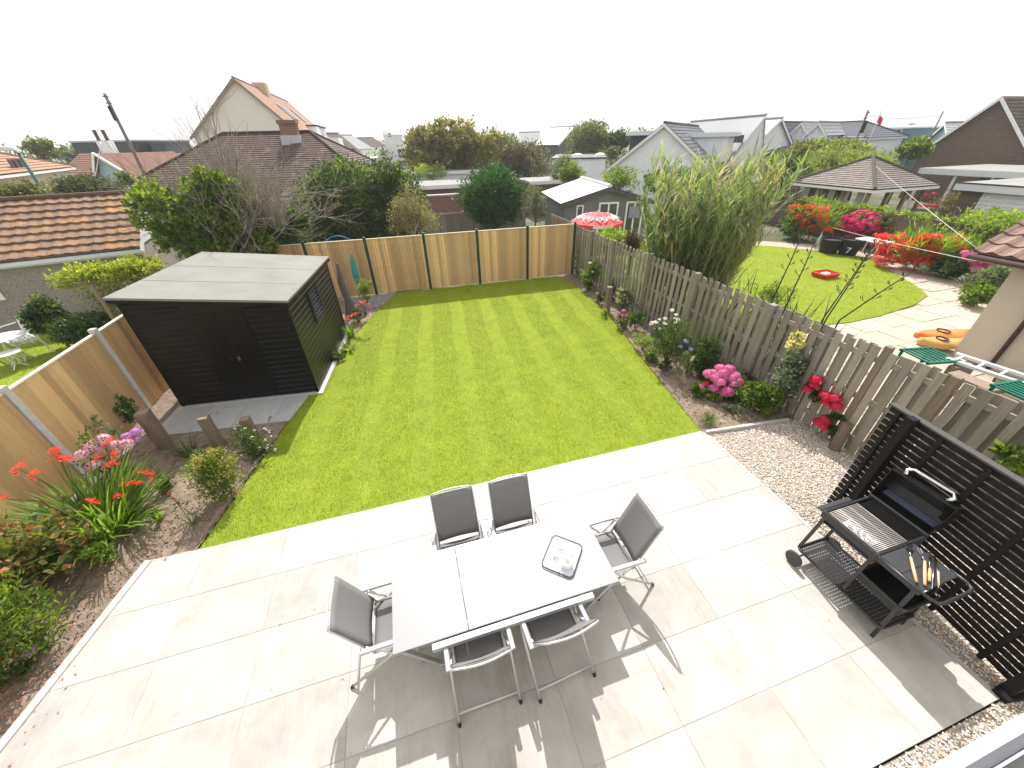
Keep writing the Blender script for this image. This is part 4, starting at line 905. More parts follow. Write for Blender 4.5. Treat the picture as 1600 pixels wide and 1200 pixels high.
# --- far left houses
a, b = W(-170, 262, 27), W(100, 262, 42); zrf = fitz(Frame(a, b, 9).p(10, 4.5, 0), 205)
fl_, F, ro = house('cream house with an orange lichened porch roof at the far left edge', a, b, 9, fitz(b, 258), zrf, cream, TP, 'hip', oh=.45, inset=5.5)
pwin(fl_, F, 14, 40, 248, 264, 3, 'dgrey')
rb = RB(); a_, b_ = F.p(5.5, -2.2, 2.0), F.p(F.w-1.0, -2.2, 2.0); roof_plane(rb, a_, b_, F.p(F.w-2.2, -.02, 3.0), F.p(5.5, -.02, 3.0), .33); rb.build('porch_roof', TO, fl_)
boxpart('porch_wall', cream, fl_, F, 5.8, F.w-1.8, -1.7, -.01, 0, 2.1)
a, b = W(102, 274, 50), W(206, 266, 44); F = Frame(a, b, 9)
red = thing('house', 'red tiled house with a pale blue triangular gable', 'house', (a[0], a[1], 0))
g0 = W(157, 271, 45); zt3 = fitz(F.p(F.w*.75, 3, 0), 240); ze3 = 2.9
MB().extr([F.p(F.w*.5, 0, 0), F.p(F.w, 0, 0), F.p(F.w, 0, ze3), F.p(F.w*.66, 0, zt3), F.p(F.w*.5, 0, ze3)], (F.v[0]*6, F.v[1]*6, 0)).build('gable_wall', blueg, red)
MB().extr([F.p(-.3, .02, 0), F.p(F.w*.5, .02, 0), F.p(F.w*.5, .02, ze3), F.p(-.3, .02, ze3)], (F.v[0]*6, F.v[1]*6, 0)).build('wall', cream, red)
rb = RB(); roof_plane(rb, F.p(-.6, -.3, ze3), F.p(F.w*.49, -.3, ze3), F.p(F.w*.66, 3, zt3+.1), F.p(-1.9, 3, zt3+.1), .33); roof_plane(rb, F.p(F.w*.49, -.35, ze3), F.p(F.w*.49, 6, ze3), F.p(F.w*.66, 6, zt3+.1), F.p(F.w*.66, -.35, zt3+.1), .33)
roof_plane(rb, F.p(F.w+.3, 6, ze3-.1), F.p(F.w+.3, -.35, ze3-.1), F.p(F.w*.66, -.35, zt3+.1), F.p(F.w*.66, 6, zt3+.1), .33); rb.build('roof', TR, red)
for q_ in ((F.p(F.w*.49, -.36, ze3), F.p(F.w*.66, -.36, zt3+.12)), (F.p(F.w+.3, -.36, ze3-.08), F.p(F.w*.66, -.36, zt3+.12))): MB().beam(q_[0], q_[1], .06, .18).build('bargeboard', M['white'], red)
cc = W(176, 245, 60)
ch_ = MB().add([(cc[0]+x+(z > 5)*0, cc[1]+y, z) for z in (2.5, fitz(cc, 220)) for y in (-.5, .5) for x in (-.5, .5)], [(0, 2, 3, 1), (4, 5, 7, 6), (0, 1, 5, 4), (2, 6, 7, 3), (0, 4, 6, 2), (1, 3, 7, 5)]).build('chimney', whitew, red)
for k in (-.4, .3): MB().tube([(cc[0]+k, cc[1], fitz(cc, 220)), (cc[0]+k, cc[1], fitz(cc, 220)+.9)], .16, 8).build('chimney_pot', TR, ch_)
a, b = W(136, 268, 66), W(226, 262, 62)
F = Frame(a, b, 9); bx_ = thing('house', 'dark flat topped box house behind the red tiled roof', 'house', (F.a[0], F.a[1], 0)); zt = W(180, 219, 64)[2]
boxpart('wall', anth, bx_, F, 0, F.w, 0, 9, 0, zt-.15); boxpart('parapet', mat('white_trim', (.5, .5, .5), .6), bx_, F, -.1, F.w+.1, -.1, 9.1, zt-.15, zt); boxpart('side_bay', whitew, bx_, F, F.w+.12, F.w+1.0, 1, 8, 0, zt-1.4)
def boxhouse(label, px0, px1, ptop, pbase, d, depth, m_, roofc, wins=(), cat='house', z0=0, name='house'):
    a, b = W(px0, pbase, d), W(px1, pbase, d); zt = W((px0+px1)/2, ptop, d)[2]; F = Frame(a, b, depth); root = thing(name, label, cat, (F.a[0], F.a[1], 0))
    boxpart('wall', m_, root, F, 0, F.w, 0, depth, 0, zt-.12); boxpart('roof', roofc, root, F, -.1, F.w+.1, -.1, depth+.1, zt-.12, zt)
    for (s_, z, ww, hh, pn) in wins: window(root, lambda a_, c_, s_=s_*F.w, z=z: F.p(s_+a_, 0, z+c_), (-F.v[0], -F.v[1], 0), ww, hh, 'white', pn)
    return root, F
boxhouse('small dark flat roofed extension beyond the brown hipped roof', 245, 268, 222, 250, 60, 5, anth, M['dgrey'])
def gh(label, p0, p1, pe, pa, d0, d1, depth, wall, roof, kind='gable', pw=(), **k):
    a, b = W(p0, pe, d0), W(p1, pe, d1); F = Frame(a, b, depth); k.setdefault('apex', .5)
    ze = (fitz(a, pe)+fitz(b, pe))/2; q = F.p(F.w*k['apex'], 0, 0) if kind == 'gable' else F.p(F.w/2, depth*k['apex'], 0); zr_ = fitz(q, pa)
    r = house(label, a, b, depth, ze, zr_, wall, roof, kind, **k)
    for w_ in pw: pwin(r[0], F, *w_)
    return r
gh('distant house with a steep dark brown roof left of the white modern house', 533, 562, 238, 209, 70, 72, 9, cream, TD, 'side')
gh('distant house with a blue grey slate roof and rooflight', 558, 580, 232, 212, 78, 80, 9, whitew, TG, 'side')
gh('distant low dark roof between the slate roof and the white modern house', 578, 602, 228, 216, 90, 92, 8, whitew, TD, 'side')
gh('small distant house with a rounded brown gable', 592, 608, 245, 230, 64, 64, 6, cream, TD, 'gable')
wm, F = boxhouse('white modern flat roofed house with a chimney and balcony', 606, 634, 210, 252, 66, 9, whitew, M['white'], [(.25, 5.4, .5, .5, 1), (.62, 2.8, 1.3, 1.2, 2)])
zw = fitz(F.p(.4, 1.5, 0), 203); boxpart('chimney', whitew, wm, F, .0, .9, 1, 2, zw-1.4, zw); boxpart('balcony', M['dgrey'], wm, F, F.w*.45, F.w+1.2, -1.2, -.11, 2.3, 2.45)
boxpart('flat_wing', whitew, wm, F, -6, -.15, -2, 4, 0, 3.0)
# --- behind the back fence: low roofs, brick wall, old fence
bw = thing('brick_wall', 'brown brick wall seen between the tree and the round bush', 'wall', (.5, 24.6, 0))
MB().box(-.5, 6.3, 24.6, 24.85, 0, 1.95).build('wall', M['redbrick'], bw); MB().box(-.5, 6.3, 24.55, 24.9, 1.951, 2.03).build('coping', M['concrete'], bw)
of = thing('old_timber_fence', 'faded brown panel fence in front of the brick wall', 'fence', (.4, 22.5, 0)); r = random.Random(3)
for k in range(4):
    x0 = -.2+1.9*k; q = MB()
    for j in range(15): q.box(x0+.06+j*.119, x0+.06+j*.119+.116, 22.5-.006*(j % 2), 22.515-.006*(j % 2), .05, 1.28)
    pn_ = q.build('panel', M['oldfence'], of); MB().box(x0+.05, x0+1.85, 22.46, 22.49, 1.2, 1.31).build('rail', M['oldfence'], pn_); MB().box(x0-.05, x0+.05, 22.44, 22.54, 0, 1.36).build('post', M['oldfence'], of)
gl = mat('grey_felt_roof', (.30, .29, .27), .9, col2=(.24, .23, .21), scale=1.2)
def lowroof(label, x0, x1, y0, y1, z, t_=.14, wallm=None):
    r_ = thing('outbuilding', label, 'outbuilding', (x0, y0, 0)); MB().box(x0+.15, x1-.15, y0+.15, y1-.15, 0, z-t_).build('wall', wallm or M['brick'], r_); MB().box(x0, x1, y0, y1, z-t_, z).build('roof', gl, r_)
    MB().box(x0-.03, x1+.03, y0-.035, y0-.001, z-t_-.06, z+.02).build('fascia', M['fascia'], r_)
lowroof('low flat roofed outbuilding directly behind the brown brick wall', .2, 5.4, 26.5, 30.5, 2.35)
lowroof('pale flat roofed garage behind the windswept tree', 1.6, 7.5, 32.5, 38, 2.75, wallm=whitew)
lowroof('long flat roof left of the grey summerhouse', 9.3, 12.6, 27.5, 31, 2.2)
# --- grey summerhouse with a pale felt roof
e0, e1 = G(848, 301, 2.05), G(880, 317, 2.05)
A_ = np.array([7.95, 18.3]); B_ = np.array([12.2, 17.6])
sh, F, ro = house('grey timber summerhouse with pale felt roof and white glazed doors', A_, B_, 4.6, 2.0, 2.62, greyw, mat('white_felt', (.62, .62, .60), .8), 'gable', oh=.22, name='summerhouse', barge='dgrey', course=3, apex=.5, cat='summerhouse')
window(sh, lambda a_, c_: F.p(.62+a_, 0, .55+c_), (-F.v[0], -F.v[1], 0), .35, 1.35, 'white', 1)
for (s_, pn) in ((1.75, 2), (3.15, 2)):
    window(sh, lambda a_, c_, s_=s_: F.p(s_+a_, 0, .08+c_), (-F.v[0], -F.v[1], 0), 1.0 if s_ < 2 else .9, 1.9, 'white', pn, bar=.08)
MB().extr([F.p(3.3, -.08, 1.2), F.p(3.9, -.08, 1.2), F.p(3.9, -.08, 1.75), F.p(3.3, -.08, 1.75)], (0, .01, 0)).build('blue_picture', mat('sea_blue_print', (.05, .28, .5), .5, col2=(.6, .2, .08), scale=1.6), sh)
# --- white gable house and dormers to the right of centre
wg, F, ro = gh('white gable end house with a dark flat topped dormer on its left slope', 944, 1120, 271, 194, 31.5, 30, 14, whitew, TG, 'gable')
zt = fitz(F.p(F.w*.5, 0, 0), 194)
boxpart('dormer', anth, wg, F, F.w*.10, F.w*.40, 3, 9, 3.2, zt-.55); boxpart('dormer_roof', M['fascia'], wg, F, F.w*.06, F.w*.48, 2.7, 9.3, zt-.55, zt-.3)
boxpart('dormer', whitew, wg, F, F.w*.62, F.w*.98, 4, 10, 3.0, zt-.75); boxpart('dormer_roof', M['fascia'], wg, F, F.w*.55, F.w*1.03, 3.8, 10.2, zt-.75, zt-.5)
fg, F = boxhouse('white flat roofed garage with rooflights left of the white gable house', 862, 945, 246, 268, 38, 9, whitew, M['dgrey'])
for s_ in (2.2, 4.2): MB().lathe([(.5, 0), (.42, .16), (.2, .24), (.02, .26)], F.p(s_, 2, W(900, 246, 38)[2]+.001), 16).build('roof_dome', M['white'], fg)
wr, F, ro = gh('steep pale roofed house whose plain white gable has one small window', 1128, 1190, 266, 181, 39, 41, 11, whitew, TL, 'gable', apex=.68, oh=.15, course=4, pw=[(1148, 1161, 211, 223, 2, 'dgrey')])
wq, F, ro = gh('broad pale slate roof between the two white gables', 1080, 1134, 268, 188, 45, 42, 9, whitew, TL, 'side', course=4)
gh('distant A frame house with a pale slate roof and dark gable', 838, 872, 226, 199, 72, 70, 10, anth, TL, 'side')
gh('distant slate roof just left of the A frame house', 812, 842, 222, 207, 88, 88, 8, whitew, TG, 'side')
gh('dark roof with a chimney behind the white gable house', 1040, 1092, 210, 194, 75, 73, 8, cream, TD, 'side')
gs = 'row of gabled grey roofed houses on the right skyline'
gh('narrow white gabled house at the left end of the grey roofed row', 1176, 1200, 215, 196, 60, 59, 10, whitew, TG, 'gable', pw=[(1186, 1194, 204, 209, 1, 'dgrey')], group=gs)
gh('large grey boarded gable with paired windows in the grey roofed row', 1180, 1228, 228, 192, 50, 49, 10, mat('pale_grey_board', (.62, .65, .68), .7), TG, 'gable', pw=[(1204, 1209, 209, 217, 1), (1212, 1217, 209, 217, 1)], group=gs)
gh('long slate roofed house with two small white dormers in the grey roofed row', 1226, 1349, 214, 191, 56, 53, 9, whitew, TG, 'hip', inset=2.2, group=gs)
for k, (a0, a1, lb) in enumerate(((1236, 1262, 'left one of two small white gabled dormer houses in the grey roofed row'), (1262, 1290, 'right one of two small white gabled dormer houses in the grey roofed row'))):
    gh(lb, a0, a1, 208, 192, 51-k, 50.6-k, 5, mat('dormer_grey', (.72, .74, .77), .7), TL, 'gable', pw=[(a0+8, a0+12, 203, 209, 1), (a0+15, a0+19, 203, 209, 1)], group=gs)
gh('small brick and white cottage at the foot of the grey roofed row', 1176, 1215, 240, 228, 45, 44, 6, M['brick'], TG, 'side', pw=[(1190, 1202, 244, 252, 3)])
tl_, F = boxhouse('teal boarded upper storey with two white windows and a satellite dish', 1348, 1456, 199, 235, 62, 8, tealw, M['fascia'])
pwin(tl_, F, 1356, 1370, 203, 214, 2); pwin(tl_, F, 1389, 1408, 201, 214, 2)
dz = W(1432, 195, 62); dsh = MB().lathe([(.02, -.05), (.3, .02), (.42, .12), (.44, .14), (.3, .05)], (dz[0], dz[1]+.5, dz[2]), 16).build('satellite_dish', M['fascia'], tl_)
tg_, F, ro = gh('pale teal gable with a white verge to the right of the teal boarded storey', 1452, 1486, 219, 193, 61, 57, 7, blueg, TL, 'gable')
boxhouse('low pale flat roof glimpsed right of the teal gable', 1484, 1502, 192, 215, 66, 6, whitew, M['fascia'])
# --- brick gable house, flat roofed extensions
bh = thing('house', 'dark brown brick gable house with white bargeboards at the right edge', 'house', (40, 14, 0))
ye0 = AX(1437, 241, 40); ap_ = AX(1570, 152, 40); half = ye0[1]-ap_[1]; y2 = ap_[1]-half
MB().extr([(40, y2, 0), (40, y2, ye0[2]), (40, ap_[1], ap_[2]), (40, ye0[1], ye0[2]), (40, ye0[1], 0)], (16, 0, 0)).build('wall', M['brick'], bh)
rb = RB(); sl_ = (ap_[2]-ye0[2])/half
roof_plane(rb, (39.7, y2-.3, ye0[2]-.3*sl_+.06), (56, y2-.3, ye0[2]-.3*sl_+.06), (56, ap_[1], ap_[2]+.06), (39.7, ap_[1], ap_[2]+.06), .3)
roof_plane(rb, (56, ye0[1]+.3, ye0[2]-.3*sl_+.06), (39.7, ye0[1]+.3, ye0[2]-.3*sl_+.06), (39.7, ap_[1], ap_[2]+.06), (56, ap_[1], ap_[2]+.06), .3)
rb.build('roof', TD, bh)
bb = BB()
for s_ in (1, -1): bb.extr([(39.68, ap_[1]+s_*(half+.3), ye0[2]-.3*sl_-.16), (39.68, ap_[1], ap_[2]-.16), (39.68, ap_[1], ap_[2]+.07), (39.68, ap_[1]+s_*(half+.3), ye0[2]-.3*sl_+.07)], (-.05, 0, 0))
for q_ in bb.parts: q_.build('bargeboard', M['white'], bh)
cp = thing('carport', 'flat roofed open carport in front of the brick gable', 'carport', (33, 15, 0))
MB().box(32.9, 39.6, 12.2, 18.9, 2.50, 2.60).build('roof', gl, cp)
MB().box(32.84, 32.895, 12.2, 18.95, 2.28, 2.58).build('fascia', M['fascia'], cp); MB().box(32.8, 39.6, 12.2, 12.23, 2.602, 2.64).build('edge_trim', M['dgrey'], cp)
for y in (13.6, 15.3, 17.0, 18.7): MB().box(32.95, 33.07, y-.06, y+.06, 0, 2.49).build('post', M['fascia'], cp)
MB().box(39.4, 39.55, 12.2, 18.9, 0, 2.48).build('back_wall', M['blackm'], cp)
gg = thing('garage', 'white boarded garage side wall under a pale flat roof', 'garage', (26.4, 9, 0))
MB().box(26.5, 32.6, 3, 13.1, 0, 2.35).build('wall', M['brick'], gg)
q = MB()
for k in range(12): q.extr([(26.46, 5.5, .1+k*.17), (26.46, 12.3, .1+k*.17), (26.49, 12.3, .265+k*.17), (26.49, 5.5, .265+k*.17)], (-.012, 0, 0))
q.build('cladding', M['fascia'], gg)
MB().box(26.25, 32.8, 2.8, 13.3, 2.36, 2.48).build('roof', gl, gg); MB().box(26.2, 26.245, 2.8, 13.35, 2.16, 2.44).build('fascia', M['fascia'], gg)
MB().box(26.18, 26.26, 2.8, 13.35, 2.445, 2.50).build('edge_trim', M['dgrey'], gg)
# --- pavilion, garden wall, neighbour's paved garden
pv, F, ro = house('garden pavilion with a hipped cedar shingle roof behind the brick wall', (22.3, 18.2), (22.3, 14.35), 3.9, 2.42, 3.5, mat('weathered_panel', (.40, .36, .30), .8), TC, 'hip', oh=.3, name='pavilion', inset=1.92, course=.16, cat='pavilion')
for wl in [c for c in pv.children if c.name.startswith('wall')]: bpy.data.objects.remove(wl)
for (x, y) in ((22.3, 18.2), (22.3, 16.9), (22.3, 15.6), (22.3, 14.4), (23.6, 14.4), (24.9, 14.4), (26.1, 14.4), (26.1, 18.2)): MB().box(x-.07, x+.07, y-.07, y+.07, 0, 2.25).build('post', M['stub'], pv)
q = MB()
for k in range(5): q.box(22.32, 22.35, 14.6+k*.72, 14.6+k*.72+.34, .2, 2.2)
q.build('side_screen', mat('weathered_panel_b', (.36, .33, .28), .8), pv); MB().box(23, 26.1, 18.1, 18.2, 0, 2.2).build('back_panel', M['oldfence'], pv)
nw = thing('garden_wall', 'brown brick garden wall with ivy along its top behind the flower borders', 'wall', (21.9, 14, 0))
MB().extr([(22.15, 22.5, 0), (21.1, 7.0, 0), (21.35, 7.0, 0), (22.4, 22.5, 0)], (0, 0, 1.48)).build('wall', M['brick'], nw)
V, F_ = leafcloud(rng, [(22.2-.068*(22-y), y, 1.53, .22, .8, .10) for y in np.arange(9, 22, 1.1)], 4200, .10, asp=.7, inner=0); mesh_obj('ivy', V, F_, G4, nw)
pavp = [G(1130, 372)[:2], G(1290, 384)[:2], G(1400, 404)[:2], G(1475, 436)[:2], G(1545, 478)[:2], (13.2, 4.0), (7.2, 2.0), (7.2, 6.6), (7.2, 15)]
struct(sheet('garden_path', pavp, .004, mat('pale_paving', (.42, .355, .28), .9, col2=(.36, .30, .235), scale=3, bump=.3)))
cz = MB(); r = random.Random(8)
for i in range(60):    # random flags laid along the path
    t_ = r.random(); pt = (r.uniform(8, 17.5), r.uniform(2.8, 9.8))
NL = [(7.3, 6.9), (9.6, 7.0), (12.0, 6.72), (13.3, 6.78), (15.1, 7.05), (16.4, 7.45), (17.1, 8.2), (18.4, 10.0), (19.3, 11.4), (18.9, 12.6), (17.3, 14.4), (12, 18.4), (7.3, 17)]
for i in range(11):
    for j in range(10):
        x, y = 7.6+i*1.05+(j % 2)*.4, 3.0+j*.78
        q = [(x+r.uniform(-.03, .03), y+r.uniform(-.03, .03)), (x+1.02, y+r.uniform(-.03, .03)), (x+1.02+r.uniform(-.03, .03), y+.755), (x, y+.755+r.uniform(-.03, .03))]
        cxy = (x+.5, y+.36)
        if inpoly(np.array([cxy[0]]), np.array([cxy[1]]), pavp)[0] and not inpoly(np.array([cxy[0]]), np.array([cxy[1]]), NL)[0]: cz.prism(q, .006, .022)
struct(cz.build('path_flags', mat('sandstone_flag', (.50, .43, .345), .85, col2=(.45, .385, .305), scale=3, island=.07)))
struct(MB().prism(NL, .0, .045).build('lawn', turf)); grass('lawn_grass', NL, 900, .035, .013, 31, BL, z=.043, bands=False, label='grass of the curved lawn next door')
NL2 = [(-13, 7.5), (-6.0, 5), (-5.95, 13.0), (-8.2, 14.3), (-13, 13.4)]
struct(MB().prism(NL2, -.04, .03).build('lawn', turf)); grass('lawn_grass', NL2, 1000, .035, .013, 32, BL, z=.028, bands=False, label='grass of the shaded lawn beyond the left fence')
# --- cream house corner on the right
nh = thing('house', 'cream rendered house corner with brown downpipe and pantiled eaves', 'house', (12.45, 4.6, 0))
crn = mat('warm_cream_render', (.60, .53, .44), .85, col2=(.56, .50, .41), scale=1.5)
MB().box(12.45, 20, -3, 4.6, 0, 2.35).build('wall', crn, nh)
rb = RB(); roof_plane(rb, (11.95, 5.15, 2.36), (11.95, -3, 2.36), (16, -3, 4.4), (16, 5.15, 4.4), .36, tw=.30, wave=.055, step=.03); rb.build('roof', tilemat('brown_pantile', (.26, .17, .14), (.20, .13, .11), (.1, .07, .06), (.36, .22, .12), lic=.6), nh)
MB().box(12.05, 12.44, -3, 5.1, 2.26, 2.34).box(12.45, 16, 4.61, 5.1, 2.26, 2.34).build('soffit', mat('brown_soffit', (.05, .03, .03), .5), nh)
brn = mat('brown_plastic', (.065, .035, .035), .4)
MB().tube([(11.9, 5.15, 2.28), (11.9, -3, 2.28)], .06, 8).build('gutter', brn, nh, smooth=True)
MB().tube([(11.95, 3.9, 2.22), (12.2, 3.9, 2.05), (12.38, 3.9, 1.9), (12.38, 3.9, .0)], .042, 10).build('downpipe', brn, nh, smooth=True)
MB().box(12.33, 12.44, 3.80, 4.0, 1.42, 1.46).build('pipe_bracket', brn, nh)
# --- poles, wires, flag, street lamp
pole = mat('tarred_pole', (.13, .10, .085), .9, col2=(.2, .17, .15), scale=5)
def upole(label, top, d, r_, arms=True):
    T = W(top[0], top[1], d); r0 = thing('utility_pole', label, 'pole', (T[0], T[1], 0))
    MB().tube([(T[0], T[1], 0), (T[0], T[1], T[2])], [r_*1.2, r_], 10).build('pole', pole, r0, smooth=True)
    if arms:
        MB().box(T[0]-.07, T[0]+.07, T[1]-.24, T[1]-.11, T[2]-1.3, T[2]-.6).build('junction_box', M['blackm'], r0)
        for z in (.15, .45): MB().tube([(T[0]-.14, T[1]-.05, T[2]-z), (T[0]+.14, T[1]-.05, T[2]-z)], .03, 6).build('step_iron', M['dgrey'], r0)
    return T
p1 = upole('tall utility pole left of the tall cream gable', (163, 146), 36, .08)
p2_ = upole('utility pole beside the small red flag on the right', (1357, 172), 40, .06)
p3_ = upole('short thin pole top right of the teal boarded storey', (1474, 174), 48, .045, False)
def wire(label, pts, r_=.012, sag=.3, m_=None, name='wire', cat='wire'):
    a, b = np.array(pts[0], float), np.array(pts[1], float); P_ = [a+(b-a)*t_-np.array([0, 0, sag*4*t_*(1-t_)]) for t_ in np.linspace(0, 1, 16)]
    tag(MB().tube(P_, r_, 4).build(name, m_ or mat('pale_cable', (.5, .5, .48), .6), loc=a, smooth=True), label, cat)
wire('pale cable running from the right utility pole down to the brown gutter', (p2_-[0, 0, 2.0], (11.9, 5.1, 2.45)), .007, .10)
wire('thin overhead cable between the two right hand poles', (p2_-[0, 0, .3], p3_-[0, 0, .2]), .015, .2)
wire('thin dropping cable left of the tall cream gable', (W(158, 222, 30), W(143, 310, 28)), .02, 0)
fp = W(1366, 200, 41); fl = thing('flag', 'small red flag flying beside the right utility pole', 'flag', (fp[0], fp[1], 0))
MB().tube([(fp[0], fp[1], 0), (fp[0], fp[1], fp[2]+1.0)], .03, 6).build('pole', M['fascia'], fl)
v = []; fs = []
for i in range(7):
    for j in range(4): v.append((fp[0]+.05+i*.09, fp[1]+.05*math.sin(i*1.3), fp[2]+.80-j*.14-i*.07))
for i in range(6):
    for j in range(3): fs.append((i*4+j, i*4+j+1, i*4+j+5, i*4+j+4))
MB().add(v, fs).build('cloth', mat('red_cloth', (.6, .03, .06), .7), fl)
lt, lb_ = W(30, 234, 26), W(76, 312, 25); ln_ = thing('street_lamp', 'green street lamp with a pale head in front of the far left house', 'street lamp', (lb_[0], lb_[1], 0))
MB().tube([(lb_[0], lb_[1], 0), (lb_[0], lb_[1], lt[2]-.1)], [.08, .05], 8).build('pole', mat('lamp_green', (.03, .12, .09), .5), ln_, smooth=True)
MB().add([(lb_[0]-.75, lb_[1]-.1, lt[2]), (lb_[0]+.1, lb_[1]-.1, lt[2]-.05), (lb_[0]+.1, lb_[1]+.1, lt[2]-.05), (lb_[0]-.75, lb_[1]+.1, lt[2]), (lb_[0]-.65, lb_[1]-.08, lt[2]+.16), (lb_[0]+.0, lb_[1]-.08, lt[2]+.08), (lb_[0]+.0, lb_[1]+.08, lt[2]+.08), (lb_[0]-.65, lb_[1]+.08, lt[2]+.16)], [(3, 2, 1, 0), (4, 5, 6, 7), (0, 1, 5, 4), (1, 2, 6, 5), (2, 3, 7, 6), (3, 0, 4, 7)]).build('lamp_head', M['fascia'], ln_, bevel=.03)
# ------------------------------------------------------------------ planting
def box2blobs(px0, py0, px1, py1, d, k=7, dep=.9, seed=0, fill=.62):
    r = np.random.default_rng(seed); c = W((px0+px1)/2, (py0+py1)/2, d); m_ = PXM((px0+px1)/2, (py0+py1)/2, d)
    rx, rz = (px1-px0)/2*m_, (py1-py0)/2*m_
    v = np.array([c[0], c[1]]); v /= np.linalg.norm(v); s = np.array([v[1], -v[0]]); B = []
    for i in range(k):
        a = r.uniform(-1, 1); b = r.uniform(-1, 1); q = r.uniform(-1, 1); n_ = max(1, math.hypot(a, b)); a /= n_; b /= n_; f = 1-fill
        x = c[:2] + s*a*rx*f*1.1 + v*q*rx*dep*f
        e = r.uniform(.8, 1.1)*fill; B.append((x[0], x[1], c[2]+b*rz*f, rx*e, rx*e*dep, rz*e*1.05))
    return B, c, rx, rz
def tree(name, label, cat, box, d, mt, n, leaf, seed, k=7, trunk=None, asp=.5, group=None, dep=.85, clump=.16, limbs=5, fill=.62, inner=.5, up=.25, mt2=None):
    B, c, rx, rz = box2blobs(*box, d, k, dep, seed, fill); r = np.random.default_rng(seed+100)
    t_ = thing(name, label, cat, (c[0], c[1], 0), group)
    V, F_ = leafcloud(r, B, n, leaf, asp=asp, clump=clump, inner=inner, up=up); mesh_obj('crown', V, F_, mt, t_)
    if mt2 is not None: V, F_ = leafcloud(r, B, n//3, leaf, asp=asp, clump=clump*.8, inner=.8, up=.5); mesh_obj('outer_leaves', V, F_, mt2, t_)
    tr_ = trunk or max(.04, rx*.06); tb_ = MB(); top = c[2]-rz*.2
    tb_.tube([(c[0], c[1], -.03), (c[0]+rx*.05, c[1], max(.1, top*.5)), (c[0], c[1]+rx*.05, max(.2, top))], [tr_, tr_*.8, tr_*.55], 8)
    for i in range(limbs):
        b = B[r.integers(0, len(B))]; z0 = max(.1, top*r.uniform(.4, .95)); tb_.tube([(c[0], c[1], z0), ((c[0]+b[0])/2, (c[1]+b[1])/2, (z0+b[2])/2+.1*rz), (b[0], b[1], b[2]+b[5]*.4)], [tr_*.5, tr_*.35, tr_*.12], 6)
    tb_.build('trunk', M['bark'], t_, smooth=True); return t_
# -- mid-distance and skyline trees
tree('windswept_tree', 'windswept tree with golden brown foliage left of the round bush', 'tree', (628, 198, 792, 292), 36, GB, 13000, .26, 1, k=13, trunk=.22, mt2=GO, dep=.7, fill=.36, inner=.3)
tree('bushy_tree', 'olive green bushy tree between the golden brown tree and the A frame house', 'tree', (738, 208, 812, 280), 44, GO, 7000, .27, 2, k=7)
tree('scrub_bush', 'dull purple green scrubby bush above the low flat roofs right of centre', 'bush', (772, 222, 868, 290), 38, leafmat('dull_leaf', (.05, .055, .03), (.12, .10, .055), (.19, .16, .09), trans=.3), 9000, .20, 3, k=8)
tree('clipped_tree', 'broad round topped tree on the skyline right of the A frame house', 'tree', (880, 194, 955, 246), 50, GO, 8000, .28, 4, k=7, fill=.7)
tree('skyline_bush', 'dark green bush beside the broad round topped tree', 'bush', (946, 208, 986, 246), 49, G3, 4500, .26, 5, k=5)
tree('small_conifer', 'small olive bush in front of the flat roofed white garage', 'bush', (944, 228, 966, 246), 44, GO, 1400, .2, 6, k=3)
tree('shrub', 'grey green shrub just above the summerhouse roof on its left', 'shrub', (856, 246, 900, 290), 31, G5, 3600, .14, 7, k=5)
tree('shrub', 'yellow green rounded shrub directly behind the summerhouse roof', 'shrub', (872, 256, 918, 288), 27, G2, 3800, .11, 8, k=5)
tree('shrub', 'light green climber massed right of the summerhouse roof', 'shrub', (940, 264, 1000, 302), 24.5, G2, 3600, .11, 9, k=6)
tree('round_bush', 'large round dark green bush behind the back fence', 'bush', (720, 266, 826, 352), 21, leafmat('round_bush_leaf', (.015, .05, .012), (.035, .10, .02), (.08, .18, .03), trans=.35), 20000, .125, 10, k=7, fill=.78, trunk=.1, clump=.1, inner=.6)
tree('climber', 'straggly white flowered climber between the round bush and the summerhouse', 'shrub', (820, 286, 852, 352), 20, G5, 3600, .07, 11, k=6)
tree('spindly_bush', 'low green bush beyond the golden brown tree trunk', 'bush', (640, 258, 700, 284), 33, G4, 2200, .14, 12, k=5)
# -- behind the left part of the back fence
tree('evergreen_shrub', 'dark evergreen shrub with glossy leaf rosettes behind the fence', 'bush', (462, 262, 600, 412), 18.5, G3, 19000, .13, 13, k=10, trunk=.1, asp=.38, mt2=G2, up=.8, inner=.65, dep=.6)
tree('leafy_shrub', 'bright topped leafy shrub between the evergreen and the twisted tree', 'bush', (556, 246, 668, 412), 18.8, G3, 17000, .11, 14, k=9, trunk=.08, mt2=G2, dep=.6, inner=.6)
bt = AY(646, 366, 16.2); tw = thing('twisted_tree', 'sparse windswept small tree with bare twisted stems behind the fence', 'tree', (bt[0], bt[1], 0))
r9 = np.random.default_rng(51); mb_, ends = twigs(r9, (bt[0]+.1, bt[1], 0), (bt[0]+.02, bt[1], 1.9), 4, .55, .075, 4, 6, .9, .3); mb_.build('trunk', M['twig'], tw, smooth=True)
E_ = np.array(ends); E_ = E_[E_[:, 2] > 1.8]; B = [(e[0], e[1], e[2], .24, .24, .2) for e in E_]; V, F_ = leafcloud(r9, B, 5200, .075, clump=.5, per=8, inner=.1); mesh_obj('crown', V, F_, leafmat('dry_leaf', (.09, .10, .04), (.2, .19, .08), (.32, .30, .14), trans=.4), tw)
